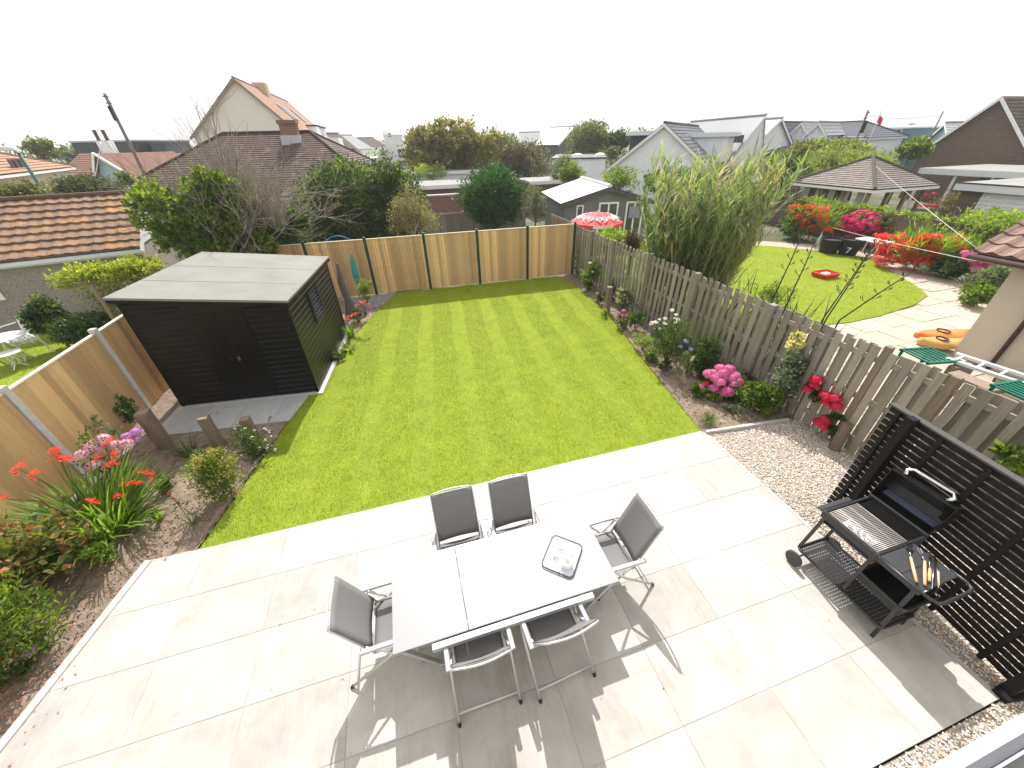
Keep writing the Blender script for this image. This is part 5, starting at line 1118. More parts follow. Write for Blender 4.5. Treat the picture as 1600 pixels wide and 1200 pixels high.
# the bare branched tree with a bright shrub at its foot
bb_ = AY(385, 392, 14.9); bare = thing('bare_tree', 'leafless grey branched tree spreading above the shed roof', 'tree', (bb_[0], bb_[1], 0))
r9 = np.random.default_rng(77); mbs = []
for (tx, ty, zt_, r0) in ((300, 250, 3.6, .06), (350, 232, 3.9, .06), (400, 225, 4.0, .07), (440, 240, 3.7, .06), (470, 275, 3.1, .05), (270, 280, 3.1, .05), (380, 260, 3.4, .05), (425, 290, 2.9, .05), (500, 320, 2.5, .05), (480, 345, 2.5, .04), (455, 265, 2.5, .05), (250, 300, 2.5, .05)):
    tp_ = AY(tx, ty, 14.9+r9.uniform(-.7, .7)); b0 = (bb_[0]+r9.uniform(-.3, .3), bb_[1]+r9.uniform(-.2, .2), .1)
    m_, _e = twigs(r9, b0, np.array(b0)+(tp_-np.array(b0))*.60, 6, .50, r0*.75, 3, 5, 1.08, .30); mbs.append(m_)
allm = MB()
for m_ in mbs: allm.add(m_.v, m_.f)
allm.build('branches', M['twig'], bare)
tips = np.array(allm.v)[::97]; tips = tips[(tips[:, 2] > 1.6) & (tips[:, 2] < 4.2)]
V, F_ = leafcloud(r9, [(t[0], t[1], t[2], .16, .16, .14) for t in tips[:260]], 3600, .06, inner=.1, clump=.5, per=7); mesh_obj('sparse_leaves', V, F_, GO, bare)
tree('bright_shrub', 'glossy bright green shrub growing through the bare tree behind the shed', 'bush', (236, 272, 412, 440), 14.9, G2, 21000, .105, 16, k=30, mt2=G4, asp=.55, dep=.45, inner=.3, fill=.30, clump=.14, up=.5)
tree('hedge', 'dark shaded hedging beneath the bare tree and evergreen shrubs', 'hedge', (250, 318, 700, 420), 20.5, G3, 17000, .12, 160, k=22, dep=.2, fill=.38, limbs=0)
tree('bright_shrub', 'lower bright green shrub hard against the back of the shed roof', 'bush', (350, 318, 490, 430), 15.2, leafmat('deep_green_leaf', (.02, .06, .012), (.06, .13, .02), (.15, .24, .04), trans=.4), 15000, .10, 17, k=15, asp=.55, dep=.4, fill=.28, inner=.3, mt2=G2)  # crown leaves deep green, outer leaves bright green
# -- far left
tree('clipped_bush', 'rounded dark olive bush behind the orange tiled roof', 'bush', (74, 276, 178, 316), 26, leafmat('olive_grey_leaf', (.04, .05, .03), (.1, .12, .065), (.19, .20, .12), trans=.3), 9500, .12, 18, k=8)
tree('clipped_bush', 'low dark hedge bush at the left edge above the orange tiled roof', 'bush', (-30, 290, 74, 322), 24, GO, 7500, .12, 19, k=8)
tree('clipped_bush', 'small bright bush beside the red tiled house', 'bush', (184, 266, 208, 284), 40, G2, 1400, .16, 20, k=4)
tree('scraggy_tree', 'scraggy half bare tree on the skyline above the far left house', 'tree', (34, 217, 82, 250), 62, GO, 1700, .3, 21, k=6, limbs=10)
tree('skyline_bush', 'low distant bush at the foot of the dark box house', 'bush', (90, 232, 134, 250), 78, G5, 1800, .36, 22, k=5)
# climber on a rustic arch
ar = thing('rustic_arch', 'rustic timber arch carrying a golden climber beside the pebble dashed wall', 'arch', tuple(G(175, 505)[:2]*.93)+(0,))
q0, q1 = G(108, 447, 2.0), G(228, 428, 2.0); pA, pB = q0*.5+q1*.5+np.array([.2, .1, 0]), q1
MB().beam(q0, q1, .06, .09).build('beam', M['stub'], ar); MB().beam(q0+[.1, .5, -.02], q1+[.1, .5, -.02], .06, .09).build('beam', M['stub'], ar)
for e in (G(140, 445, 2.0), G(222, 432, 2.0)): MB().tube([(e[0], e[1]+.05, 0), (e[0], e[1]+.05, 1.97)], .045, 8).build('post', M['stub'], ar)
gc = G(165, 430, 2.1)
r9 = np.random.default_rng(23); V, F_ = leafcloud(r9, [(q0[0]+(q1[0]-q0[0])*f, q0[1]+(q1[1]-q0[1])*f+.2, 2.12+.05*math.sin(f*9), .45, .4, .2) for f in np.linspace(.05, .95, 6)], 7500, .075, asp=.4, inner=.2, up=.5); mesh_obj('foliage', V, F_, leafmat('golden_climber', (.14, .2, .03), (.30, .35, .06), (.5, .5, .14), trans=.5), ar)
V, F_ = leafcloud(r9, [(G(178, 470, 1.2)[0], G(178, 470, 1.2)[1], 1.2, .5, .35, .8), (G(190, 440, 1.7)[0], G(190, 440, 1.7)[1], 1.6, .45, .35, .4)], 3800, .07, asp=.5, inner=.2); mesh_obj('hanging_growth', V, F_, GO, ar)
tree('wall_shrub', 'dark green shrub against the pebble dashed wall behind the white bench', 'shrub', (45, 462, 98, 528), 15.6, G3, 5200, .09, 24, k=6, mt2=G2)
tree('wall_shrub', 'low dark shrubs at the foot of the arch', 'shrub', (95, 486, 190, 530), 14.4, G3, 5600, .08, 25, k=7)
# ------------------------------------------------------------------ white cast garden furniture beyond the left fence
wi = mat('white_cast_iron', (.78, .78, .78), .45)
bn = thing('garden_bench', 'ornate white cast metal bench on the lawn beyond the left fence', 'bench', tuple(G(55, 548)[:2])+(.03,))
o_ = G(50, 553); U_ = _n((o_[0]*0+.75, -.66, 0)[:3]); U2 = np.array([U_[0], U_[1]]); V2 = np.array([-U2[1], U2[0]])
def BP(u, v, z): return (o_[0]+U2[0]*u+V2[0]*v, o_[1]+U2[1]*u+V2[1]*v, z+.03)
q = MB()
for k in range(9): q.box(-.5+k*.125-.012, -.5+k*.125+.012, -.22, .22, .42, .44, BP)
q.box(-.53, .53, -.24, -.21, .41, .45, BP); q.box(-.53, .53, .21, .24, .41, .45, BP)
for k in range(4): q.box(-.53, .53, -.16+k*.1, -.145+k*.1, .405, .42, BP)
q.build('seat', wi, bn)
q = MB()
for (c0, w_) in ((-.32, .19), (0, .21), (.32, .19)):
    for s_ in (1, .66): q.tube([BP(c0+w_*s_*math.cos(a), .24+.05*math.sin(a), .46+.44*s_*math.sin(a)) for a in np.linspace(0, math.pi, 13)], .011, 6)
    for a in (.6, 1.1, 1.57, 2.0, 2.5): q.tube([BP(c0, .25, .47), BP(c0+w_*.9*math.cos(a), .27, .46+.4*math.sin(a))], .007, 5)
q.build('backrest', wi, bn)
for s_ in (-1, 1):
    MB().tube([BP(s_*.52, .24, .72), BP(s_*.55, .0, .70), BP(s_*.55, -.2, .66), BP(s_*.53, -.24, .56), BP(s_*.5, -.2, .44)], .014, 6).build('armrest', wi, bn)
    for v in (-.2, .22): MB().tube([BP(s_*.48, v, .42), BP(s_*.55, v*1.15, .25), BP(s_*.5, v*1.1, .1), BP(s_*.58, v*1.4, 0)], .016, 6).build('leg', wi, bn)
def castround(name, label, cat, c, r0, h, z0=.03):
    t_ = thing(name, label, cat, (c[0], c[1], z0)); MB().lathe([(.0+.02, h-.02), (r0, h-.02), (r0, h), (.02, h)], (c[0], c[1], z0), 24).build('top', wi, t_)
    for k in range(3): a = 2.1*k+.5; MB().tube([(c[0]+.06*math.cos(a), c[1]+.06*math.sin(a), z0+h-.02), (c[0]+r0*.35*math.cos(a), c[1]+r0*.35*math.sin(a), z0+h*.5), (c[0]+r0*.2*math.cos(a), c[1]+r0*.2*math.sin(a), z0+h*.25), (c[0]+r0*.7*math.cos(a), c[1]+r0*.7*math.sin(a), z0)], .014, 6).build('leg', wi, t_)
    return t_
castround('garden_table', 'round white cast metal table left of the ornate bench', 'table', G(2, 528, .7)[:2], .42, .68)
castround('garden_stool', 'white cast metal seat in front of the round white table', 'chair', G(12, 553, .42)[:2], .24, .42)
cst = thing('patio_chair', 'white plastic chair glimpsed behind the left corner of the shed roof', 'chair', tuple(G(272, 420)[:2])+(0,))
c = G(272, 425); MB().box(c[0]-.25, c[0]+.25, c[1]-.25, c[1]+.25, .42, .46).build('seat', wi, cst); MB().box(c[0]-.25, c[0]+.25, c[1]+.26, c[1]+.3, .46, .95).build('backrest', wi, cst)
for sx in (-.22, .22):
    for sy in (-.22, .22): MB().tube([(c[0]+sx, c[1]+sy, 0), (c[0]+sx, c[1]+sy, .42)], .018, 6).build('leg', wi, cst)
# ------------------------------------------------------------------ flower kit
fr = np.random.default_rng(300)
def ballmesh(name, r0, n, size, m_, squash=.8, seed=1):
    r = np.random.default_rng(seed); u = unit(r.normal(size=(n, 3))); u[:, 2] = np.abs(u[:, 2])*1.1-.25; p = u*r0*np.array([1, 1, squash]); a = unit(np.cross(u, r.normal(size=(n, 3)))); b = np.cross(u, a); s = size*r.uniform(.7, 1.3, n)[:, None]; k = u*s*.3
    V = np.stack([p-a*s+k, p-b*s*.8, p+a*s+k, p+b*s*.8], 1).reshape(-1, 3); return V, np.arange(4*n).reshape(n, 4)
def spraymesh(r0, n, size, seed=1):
    r = np.random.default_rng(seed); ln = np.linspace(-1, 1, n); p = np.stack([ln*r0, r.normal(size=n)*r0*.22, .25*r0*np.cos(ln*1.5)+r.normal(size=n)*r0*.15], 1); Vs = []; 
    for i in range(n):
        for k in range(5):
            a = 6.283*k/5+r.uniform(-.3, .3); d = np.array([math.cos(a), math.sin(a), r.uniform(.1, .6)]); s = np.array([-math.sin(a), math.cos(a), 0])
            Vs += [p[i], p[i]+d*size*.5+s*size*.22, p[i]+d*size, p[i]+d*size*.5-s*size*.22]
    V = np.array(Vs); return V, np.arange(len(V)).reshape(-1, 4)
def flowers(root, pts, VF, m_, name='flower_head', stems=True, base=None, sc=(.8, 1.2), smat=G1, rzr=True):
    V, F_ = VF; proto = None; st = MB()
    for p in pts:
        if proto is None:
            proto = mesh_obj(name, V + np.array(root.location), F_, m_, root); o = proto
        else: o = proto.copy(); C.objects.link(o); o.parent = root
        o.location = Vector(p) - Vector(root.location); s = fr.uniform(*sc); o.scale = (s, s, s); o.rotation_euler = (fr.uniform(-.3, .3), fr.uniform(-.3, .3), fr.uniform(0, 6.28) if rzr else fr.uniform(-.5, .5))
        if stems:
            b = np.array(base if base is not None else root.location, float); p = np.array(p, float); m_1 = b*.45+p*.55; m_1[2] = p[2]*.75
            st.tube([b+fr.normal(size=3)*[.05, .05, 0], m_1, p], [.006, .005, .003], 4)
    if stems and st.v: st.build('stems', smat, root)
def at(px, py, root, dd=0.): d = math.hypot(root.location[0], root.location[1])+dd; w_ = W(px, py, d); w_[2] = max(w_[2], .05); return w_
HYD = ballmesh('h', .10, 330, .017, None, seed=2); HYDs = ballmesh('h', .055, 130, .012, None, seed=3); SPR = spraymesh(.075, 8, .04, 4); DAI = ballmesh('d', .028, 16, .018, None, .25, 5); SML = ballmesh('s', .016, 10, .011, None, .7, 6)
def shrub(name, label, cat, bx, by, ty, wpx, mt, n, leaf, seed, k=5, asp=.5, group=None, mt2=None, up=.35, inner=.3, clump=.16, squash=1., stem=M['bark']):
    b = G(bx, by); h = max(.08, fitz(b[:2], ty)); d = math.hypot(b[0], b[1]); rw = wpx/2*PXM(bx, (by+ty)/2, d); r = np.random.default_rng(seed)
    t_ = thing(name, label, cat, (b[0], b[1], .01), group); B = []
    for i in range(k):
        a = r.uniform(0, 6.28); q = r.uniform(0, .5)*rw; e = r.uniform(.5, .7); B.append((b[0]+q*math.cos(a), b[1]+q*math.sin(a)*squash, h*r.uniform(.38, .66), rw*e, rw*e*squash, h*r.uniform(.33, .42)))
    V, F_ = leafcloud(r, B, n, leaf, asp=asp, inner=inner, up=up, clump=clump); mesh_obj('foliage', V, F_, mt, t_)
    if mt2 is not None: V, F_ = leafcloud(r, B, n//3, leaf, asp=asp, inner=.85, up=up+.3, clump=clump*.7); mesh_obj('new_leaves', V, F_, mt2, t_)
    s = MB()
    for i in range(5): bb = B[i % len(B)]; s.tube([(b[0], b[1], 0), (bb[0], bb[1], bb[2])], [.012, .005], 4)
    s.build('stem', stem, t_); return t_
def strap(name, label, cat, bx, by, n, ln, w, lean, droop, mt, seed, rad=.08, seg=5, group=None, sz=None):
    b = G(bx, by); r = np.random.default_rng(seed); t_ = thing(name, label, cat, (b[0], b[1], .01), group); a = r.uniform(0, 6.28, n); q = rad*r.random(n)**.5
    base = np.stack([b[0]+q*np.cos(a), b[1]+q*np.sin(a), np.full(n, .0)], 1); V, F_ = blades(r, base, ln, w, lean, droop, seg, az=a+r.normal(size=n)*.5); mesh_obj('leaves', V, F_, mt, t_); return t_
# ------------------------------------------------------------------ left bed
cr = strap('crocosmia', 'large clump of sword leaves with scarlet flower sprays in the left bed', 'flowering plant', 168, 830, 340, 1.0, .042, .85, .6, STR, 1, rad=.30, seg=6)
flowers(cr, [at(x, y, cr, dd) for x, y, dd in ((30, 733, -.3), (54, 743, -.2), (86, 703, .1), (91, 709, .1), (102, 717, 0), (82, 721, .1), (3, 780, -.5), (155, 716, .1), (169, 729, 0), (177, 724, 0), (181, 711, .2), (145, 784, -.3), (194, 757, 0), (210, 756, 0), (188, 775, -.1), (229, 739, .2), (238, 751, .2), (172, 691, .2), (199, 691, .2))], SPR, PR, base=np.array(cr.location), sc=(.7, 1.1))
rs = shrub('rose_bush', 'leggy rose bush with pink blooms against the golden fence panel', 'rose bush', 196, 752, 672, 60, G1, 700, .05, 2, k=6, inner=.1)
flowers(rs, [at(x, y, rs, dd) for x, y, dd in ((126, 711, -.1), (146, 727, -.15), (145, 697, 0), (160, 686, 0), (179, 695, 0), (196, 694, 0), (147, 704, 0))], HYDs, PL, base=np.array(rs.location), sc=(1.5, 2.1))
flowers(rs, [at(x, y, rs, .1) for x, y in ((213, 675), (199, 683), (212, 686))], HYDs, PV, name='mauve_bloom', base=np.array(rs.location), sc=(1.4, 1.8))
shrub('climbing_rose', 'dark leafy climber in front of the concrete fence post', 'shrub', 208, 668, 618, 44, G3, 1300, .06, 3, k=4, mt2=G1)
shrub('shrub', 'sparse light green shrub left of the dark leafy climber', 'shrub', 176, 700, 650, 40, G5, 600, .055, 4, k=4, inner=.1)
shrub('small_plant', 'small rosette plant alone in bare soil right of the big crocosmia', 'plant', 266, 764, 742, 30, G1, 420, .05, 5, k=3, asp=.7)
s5 = strap('young_plant', 'small upright strap leaved plant with reddish buds left of the arching one', 'plant', 250, 812, 20, .26, .03, .6, .4, STR, 5, .04)
s6 = strap('young_plant', 'arching grassy seedling casting a shadow near the patio corner', 'plant', 302, 820, 22, .34, .016, .8, .7, G5, 6, .03)
flowers(s6, [at(272, 778, s6), at(264, 770, s6)], SML, PR, name='bud', base=np.array(s6.location))
sp = shrub('spiraea', 'rounded yellow green shrub with bronze tips at the lawn edge', 'shrub', 365, 772, 700, 66, G2, 3800, .042, 7, k=7, mt2=leafmat('bronze_tip', (.22, .24, .07), (.40, .32, .13), (.5, .34, .17), trans=.4))
wf = shrub('white_gaura', 'dark stemmed plant dotted with small white flowers by the lawn edge', 'flowering plant', 400, 715, 665, 62, G1, 900, .05, 8, k=6, inner=.1)
r9 = np.random.default_rng(61); flowers(wf, [at(400+r9.uniform(-34, 34), 692+r9.uniform(-24, 24), wf, r9.uniform(-.2, .2)) for _ in range(34)], SML, PW, base=np.array(wf.location), sc=(.8, 1.4))
strap('grass_tuft', 'dark green grassy clump between the thick and middle timber stubs', 'ornamental grass', 298, 712, 90, .46, .012, .55, .5, G1, 9, .10)
shrub('ground_plant', 'low silver green plant behind the rounded yellow green shrub', 'plant', 325, 725, 700, 36, G5, 500, .05, 10, k=3)
shrub('sedum', 'small yellow green fleshy plant near the left edge of the patio', 'plant', 172, 882, 850, 40, G4, 520, .05, 11, k=5, asp=.8)
shrub('shrub', 'flat green foliage patch under the right side of the crocosmia', 'plant', 215, 770, 735, 50, G1, 900, .06, 12, k=5, asp=.35)
br = shrub('bergenia', 'broad patch of red edged round leaves below the left fence panel', 'plant', 80, 905, 838, 160, GR, 1500, .085, 13, k=9, asp=.85, inner=.2, up=.1)
b2 = shrub('bergenia', 'yellow and green round leaved patch at the left picture edge', 'plant', 10, 930, 858, 90, leafmat('lime_red_leaf', (.16, .24, .04), (.3, .32, .07), (.42, .2, .1), trans=.45, patch=5), 800, .09, 14, k=6, asp=.85, inner=.2)
g1_ = shrub('phlox', 'bright green bushy plant with pointed leaves near the lower left edge', 'plant', 75, 1012, 935, 110, G2, 2600, .065, 15, k=8, asp=.3, up=.7)
flowers(g1_, [at(x, y, g1_, -.1) for x, y in ((50, 1012), (46, 1019), (5, 1004), (25, 1021), (24, 1036), (12, 1052), (3, 1009))], SML, PV, name='mauve_flower', base=np.array(g1_.location), sc=(1.6, 2.4))
g2_ = shrub('shrub', 'dark leafy plant in the lower left corner below the orange bloom', 'plant', 8, 1068, 1010, 80, G1, 1500, .07, 16, k=6)
flowers(g2_, [at(9, 1025, g2_, -.1)], HYDs, PO, name='orange_bloom', base=np.array(g2_.location), sc=(1.3, 1.35))
g3_ = shrub('shrub', 'mixed green plants at the left edge above the orange bloom', 'plant', -5, 990, 900, 90, G1, 1500, .07, 17, k=6, mt2=GR)
flowers(cr, [at(95, 931, br, -.1), at(58, 917, br, -.1)], SPR, PR, name='fallen_spray', stems=False, sc=(.7, .8))
tw_ = thing('twining_plant', 'thin dry twining stems against the golden fence panel by the crocosmia', 'plant', tuple(G(60, 850)[:2])+(0,))
mb_, _e = twigs(np.random.default_rng(5), tuple(G(60, 850)[:2])+(0,), tuple(G(50, 850)[:2])+(.8,), 4, .6, .008, 3, 4, 1., .3); mb_.build('stem', M['twig'], tw_)
# fallen petals
r9 = np.random.default_rng(71); n = 420; t0 = r9.random(n); e = r9.random(n); yy = .1+t0*4.6; xx = np.interp(yy, [-.5, 2.2, 4.06, 4.8], [-4.93, -4.36, -3.95, -3.3])-.06-np.abs(r9.normal(size=n))*.55
dd = unit(r9.normal(size=(n, 3))*[1, 1, .3]); q = unit(np.cross(dd, [0, 0, 1.]+r9.normal(size=(n, 3))*.3)); p = np.stack([xx, yy, .045+0*xx], 1); s = .017*r9.uniform(.6, 1.3, n)[:, None]
V = np.stack([p, p+dd*s*.5+q*s*.4, p+dd*s, p+dd*s*.5-q*s*.4], 1).reshape(-1, 3); V[:, 2] = np.maximum(V[:, 2], .035)
stuff(mesh_obj('fallen_petals', V, np.arange(4*n).reshape(n, 4), PC), 'crimson petals scattered on the soil beside the patio', 'petals')
n = 500; yy = r9.uniform(1, 7, n); xx = r9.uniform(-5.5, -3.6, n)-(yy < 4)*.4; p = np.stack([xx, yy, .05+0*xx], 1); dd = unit(r9.normal(size=(n, 3))*[1, 1, .2]); q = unit(np.cross(dd, [0, 0, 1.]+r9.normal(size=(n, 3))*.3)); s = .03*r9.uniform(.5, 1.3, n)[:, None]
V = np.stack([p, p+dd*s*.5+q*s*.25, p+dd*s, p+dd*s*.5-q*s*.25], 1).reshape(-1, 3)
stuff(mesh_obj('leaf_litter', V, np.arange(4*n).reshape(n, 4), mat('dry_leaf_litter', (.32, .22, .12), .8, island=.5)), 'dry leaf litter on the soil of the left bed', 'leaf litter')
# ------------------------------------------------------------------ beside and behind the shed
c2 = strap('crocosmia', 'small crocosmia with scarlet flowers beside the right shed wall', 'flowering plant', 549, 526, 46, .52, .03, .5, .5, STR, 21, .09)
flowers(c2, [at(x, y, c2, .2) for x, y in ((559, 478), (566, 474), (571, 472), (576, 477), (546, 495), (553, 492), (543, 500), (562, 484), (558, 491))], SPR, PR, base=np.array(c2.location), sc=(.8, 1.2))
strap('hosta', 'pale cream and green tufted plant at the lawn edge beside the shed', 'plant', 545, 548, 70, .34, .03, .9, .8, G4, 22, .08)
shrub('tall_herb', 'tall feathery yellow green plant behind the scarlet flowers', 'plant', 575, 478, 432, 26, G4, 1300, .06, 23, k=5, inner=.1, asp=.35)
shrub('low_plant', 'low green plants in the narrow border along the shed', 'plant', 535, 562, 548, 26, G1, 500, .05, 24, k=3)
shrub('low_plant', 'small dark green plant between the log and the slate gravel', 'plant', 560, 505, 478, 34, G3, 700, .06, 25, k=3)
lg = G(548, 492); lt_ = W(527, 412, math.hypot(*lg[:2])+.1)
d1 = thing('driftwood_log', 'grey weathered tree log leaning beside the rear of the shed', 'log', (lg[0], lg[1], 0))
MB().tube([(lg[0], lg[1], -.05), lg*.7+lt_*.3+[.04, 0, 0], lg*.35+lt_*.65-[.03, 0, 0], lt_], [.17, .12, .10, .04], 9).build('trunk', mat('driftwood', (.16, .14, .12), .9, col2=(.08, .07, .06), scale=9, bump=.8, stretch=(4, 4, 1)), d1)
MB().tube([lg*.5+lt_*.5, lg*.35+lt_*.65+[.18, 0, .12]], [.05, .02], 6).build('branch_stub', M['twig'], d1)
t0_, t1_ = AY(548, 397, 13.6), AY(560, 446, 13.6); ta = thing('rotary_airer', 'folded turquoise rotary airer cover leaning on the back fence', 'clothes airer', (t1_[0], t1_[1], t1_[2]))
tq = mat('turquoise_fabric', (.01, .30, .34), .6); mid = t0_*.5+t1_*.5
MB().tube([t0_, t0_*.75+t1_*.25, t0_*.35+t1_*.65, t1_], [.015, .07, .10, .03], 8).build('cover', tq, ta); MB().tube([t1_, (t1_[0]+.08, t1_[1], 0)], .015, 6).build('pole', M['alu'], ta)
h0 = AY(529, 384, 15.2); hp = [(h0[0]+.62*math.cos(a), h0[1]+.1*math.sin(a), h0[2]-.30+.62*math.sin(a)) for a in np.linspace(0, 2*math.pi, 40, endpoint=False)]
tag(MB().tube(hp, .02, 6, closed=True).build('play_hoop', mat('blue_plastic', (.02, .2, .5), .4), loc=hp[0], smooth=True), 'blue plastic hoop arching above the back fence', 'hoop')
# ------------------------------------------------------------------ right border
shrub('bamboo', 'young bamboo with arching leaves in the far corner of the fences', 'plant', 905, 432, 372, 30, G2, 700, .13, 31, k=5, asp=.16, inner=.1)
wh = shrub('hydrangea', 'pale green leaved hydrangea with white heads in the far corner', 'hydrangea', 919, 455, 410, 28, G2, 900, .09, 32, k=4, asp=.7)
flowers(wh, [at(922, 411, wh), at(916, 437, wh, -.15), at(926, 425, wh)], HYDs, PW, base=np.array(wh.location), sc=(.9, 1.1))
shrub('climber', 'light green climber on the fence behind the corner hydrangea', 'climber', 952, 428, 374, 34, G2, 900, .07, 33, k=6, inner=.1)
bx = shrub('hydrangea', 'small plant with a faded pink head beside the square timber stub', 'hydrangea', 935, 474, 452, 24, G3, 350, .07, 34, k=3); flowers(bx, [at(934, 459, bx, -.1), at(938, 463, bx, -.05)], HYDs, mat('faded_pink', (.42, .25, .2), .8), base=np.array(bx.location), sc=(1, 1.2))
shrub('variegated_bush', 'cream variegated fluffy bush beside the square timber stub', 'shrub', 972, 486, 452, 32, G5, 2200, .045, 35, k=5, mt2=leafmat('cream_leaf', (.4, .42, .25), (.6, .6, .4), (.7, .7, .5)))
shrub('small_plant', 'yellow green tuft at the foot of the square timber stub', 'plant', 945, 496, 484, 18, G4, 260, .06, 36, k=3)
strap('miscanthus', 'tall arching silvery grass against the fence behind the pink flowers', 'ornamental grass', 1010, 500, 90, .95, .022, .5, 1.3, G5, 37, .12, seg=7)
pk = shrub('pink_dahlia', 'small plant with bright pink round flowers in the right border', 'flowering plant', 972, 515, 492, 28, G1, 500, .06, 38, k=4)
flowers(pk, [at(x, y, pk) for x, y in ((967, 489), (975, 486), (978, 494), (968, 500), (973, 493))], HYDs, PP, base=np.array(pk.location), sc=(.8, 1.1))
shrub('shrub', 'leafy mid green plant right of the bright pink flowers', 'plant', 992, 515, 484, 32, G1, 1000, .06, 39, k=4)
shrub('dark_shrub', 'very dark shrub against the fence behind the variegated bush', 'shrub', 990, 480, 448, 36, G3, 900, .06, 40, k=4)
shrub('silver_shrub', 'blue grey feathery shrub against the fence above the daisies', 'shrub', 1045, 512, 462, 48, G5, 1600, .07, 41, k=5, asp=.2)
shrub('heather', 'yellow green low bush left of the daisies', 'plant', 1003, 548, 520, 34, G4, 1300, .04, 42, k=4)
da = shrub('daisy_clump', 'tall green clump topped with white daisies in the right border', 'flowering plant', 1042, 574, 500, 62, G1, 3800, .06, 43, k=7, asp=.25, up=.8)
r9 = np.random.default_rng(81); flowers(da, [at(x, y, da, r9.uniform(-.2, .2)) for x, y in ((1050, 485), (1056, 491), (1030, 499), (1039, 505), (1022, 503), (1026, 504), (1019, 504), (1055, 498), (1059, 501), (1056, 504), (1039, 498), (1031, 513), (1057, 515), (1047, 534), (1018, 507), (1060, 499))], DAI, PW, name='daisy', base=np.array(da.location), sc=(1.1, 1.6))
shrub('small_plant', 'small dark tuft in front of the daisy clump', 'plant', 1035, 584, 564, 22, G3, 400, .05, 44, k=3)
ag = shrub('agapanthus', 'lilac flowered plant beside the white plant label', 'flowering plant', 1072, 585, 548, 34, G4, 700, .05, 45, k=5, inner=.1)
flowers(ag, [at(x, y, ag) for x, y in ((1072, 533), (1063, 542), (1080, 546), (1074, 551))], HYDs, PB, base=np.array(ag.location), sc=(.8, 1.2))
shrub('round_shrub', 'rounded dark green shrub behind the lilac flowers', 'shrub', 1093, 590, 524, 48, G3, 3200, .05, 46, k=5, inner=.7, mt2=G1)
lb = G(1072, 592); lbt = thing('plant_label', 'white printed plant label on a short cane in the right border', 'plant label', (lb[0], lb[1], 0))
zl = fitz(lb[:2], 560); MB().tube([(lb[0], lb[1], 0), (lb[0], lb[1], zl)], .008, 6).tube([(lb[0]+.05, lb[1], 0), (lb[0]+.02, lb[1], zl)], .008, 6).build('cane', M['stub'], lbt)
cd = MB().box(-.045, .045, -.004, .0, -.06, .07, lambda x, y, z: (lb[0]+x, lb[1]-.012+y-z*.2, zl+z)).build('card', M['white'], lbt)
hy = shrub('pink_hydrangea', 'low hydrangea covered in big pink heads in the right border', 'hydrangea', 1126, 612, 586, 66, G1, 1500, .09, 47, k=6, asp=.75)
flowers(hy, [at(x, y, hy, dd-.22) for x, y, dd in ((1115, 582, 0), (1127, 577, .1), (1140, 578, .15), (1119, 590, -.1), (1133, 588, 0), (1145, 590, .05), (1125, 597, -.15), (1148, 600, -.05), (1152, 597, 0), (1096, 604, -.1), (1116, 606, -.2), (1137, 611, -.2), (1132, 612, -.15), (1122, 584, .1), (1130, 583, 0), (1142, 584, .1), (1109, 585, 0), (1150, 587, .1))], HYD, PP, base=np.array(hy.location), sc=(.95, 1.3))
flowers(hy, [at(1105, 599, hy, -.35)], HYDs, PC, name='coral_bloom', base=np.array(hy.location), sc=(1.2, 1.3))
shrub('golden_plant', 'golden yellow leaved plant in front of the pink hydrangea', 'plant', 1110, 624, 606, 30, G4, 700, .06, 48, k=3)
shrub('choisya', 'glossy green shrub right of the pink hydrangea', 'shrub', 1174, 644, 600, 58, G2, 2600, .07, 49, k=5, asp=.6)
strap('sedge_tuft', 'bright green sedge tuft on bare soil near the patio corner', 'ornamental grass', 1106, 662, 110, .26, .012, .8, .8, G2, 50, .04)
shrub('small_plant', 'sparse small plant between the sedge tuft and the glossy shrub', 'plant', 1142, 648, 632, 34, G5, 260, .05, 51, k=3, inner=.1)
eu = shrub('euonymus', 'silver variegated shrub climbing the weathered fence', 'shrub', 1208, 641, 530, 66, leafmat('silver_edge_leaf', (.05, .09, .06), (.14, .19, .13), (.5, .52, .38), trans=.3, patch=8), 3400, .06, 52, k=8, squash=.5)
lc = at(1243, 534, eu, .1); V, F_ = leafcloud(np.random.default_rng(3), [(lc[0], lc[1], lc[2], .12, .1, .16)], 420, .06); mesh_obj('cream_shoots', V, F_, leafmat('cream_shoot', (.4, .42, .2), (.6, .58, .35), (.7, .66, .45)), eu)
for k_, (bx_, by_, ty_, w_, mt_, sd_, lb_) in enumerate(((958, 468, 430, 30, G1, 401, 'mid green plant against the fence left of the variegated bush'), (1022, 536, 500, 34, G5, 402, 'grey leaved plant between the silvery grass and the daisies'), (1062, 556, 522, 30, G1, 403, 'leafy plant tucked behind the daisies'), (1018, 566, 548, 26, G2, 404, 'small bright plant at the front of the border left of the daisies'), (1150, 610, 578, 40, G3, 405, 'dark leaves between the pink hydrangea and the fence'), (1085, 618, 602, 22, G1, 406, 'small plant left of the pink hydrangea'), (935, 446, 418, 24, G1, 407, 'small shrub between the corner hydrangea and the fence'))):
    shrub('border_plant', lb_, 'plant', bx_, by_, ty_, w_, mt_, 1100, .055, sd_, k=5)
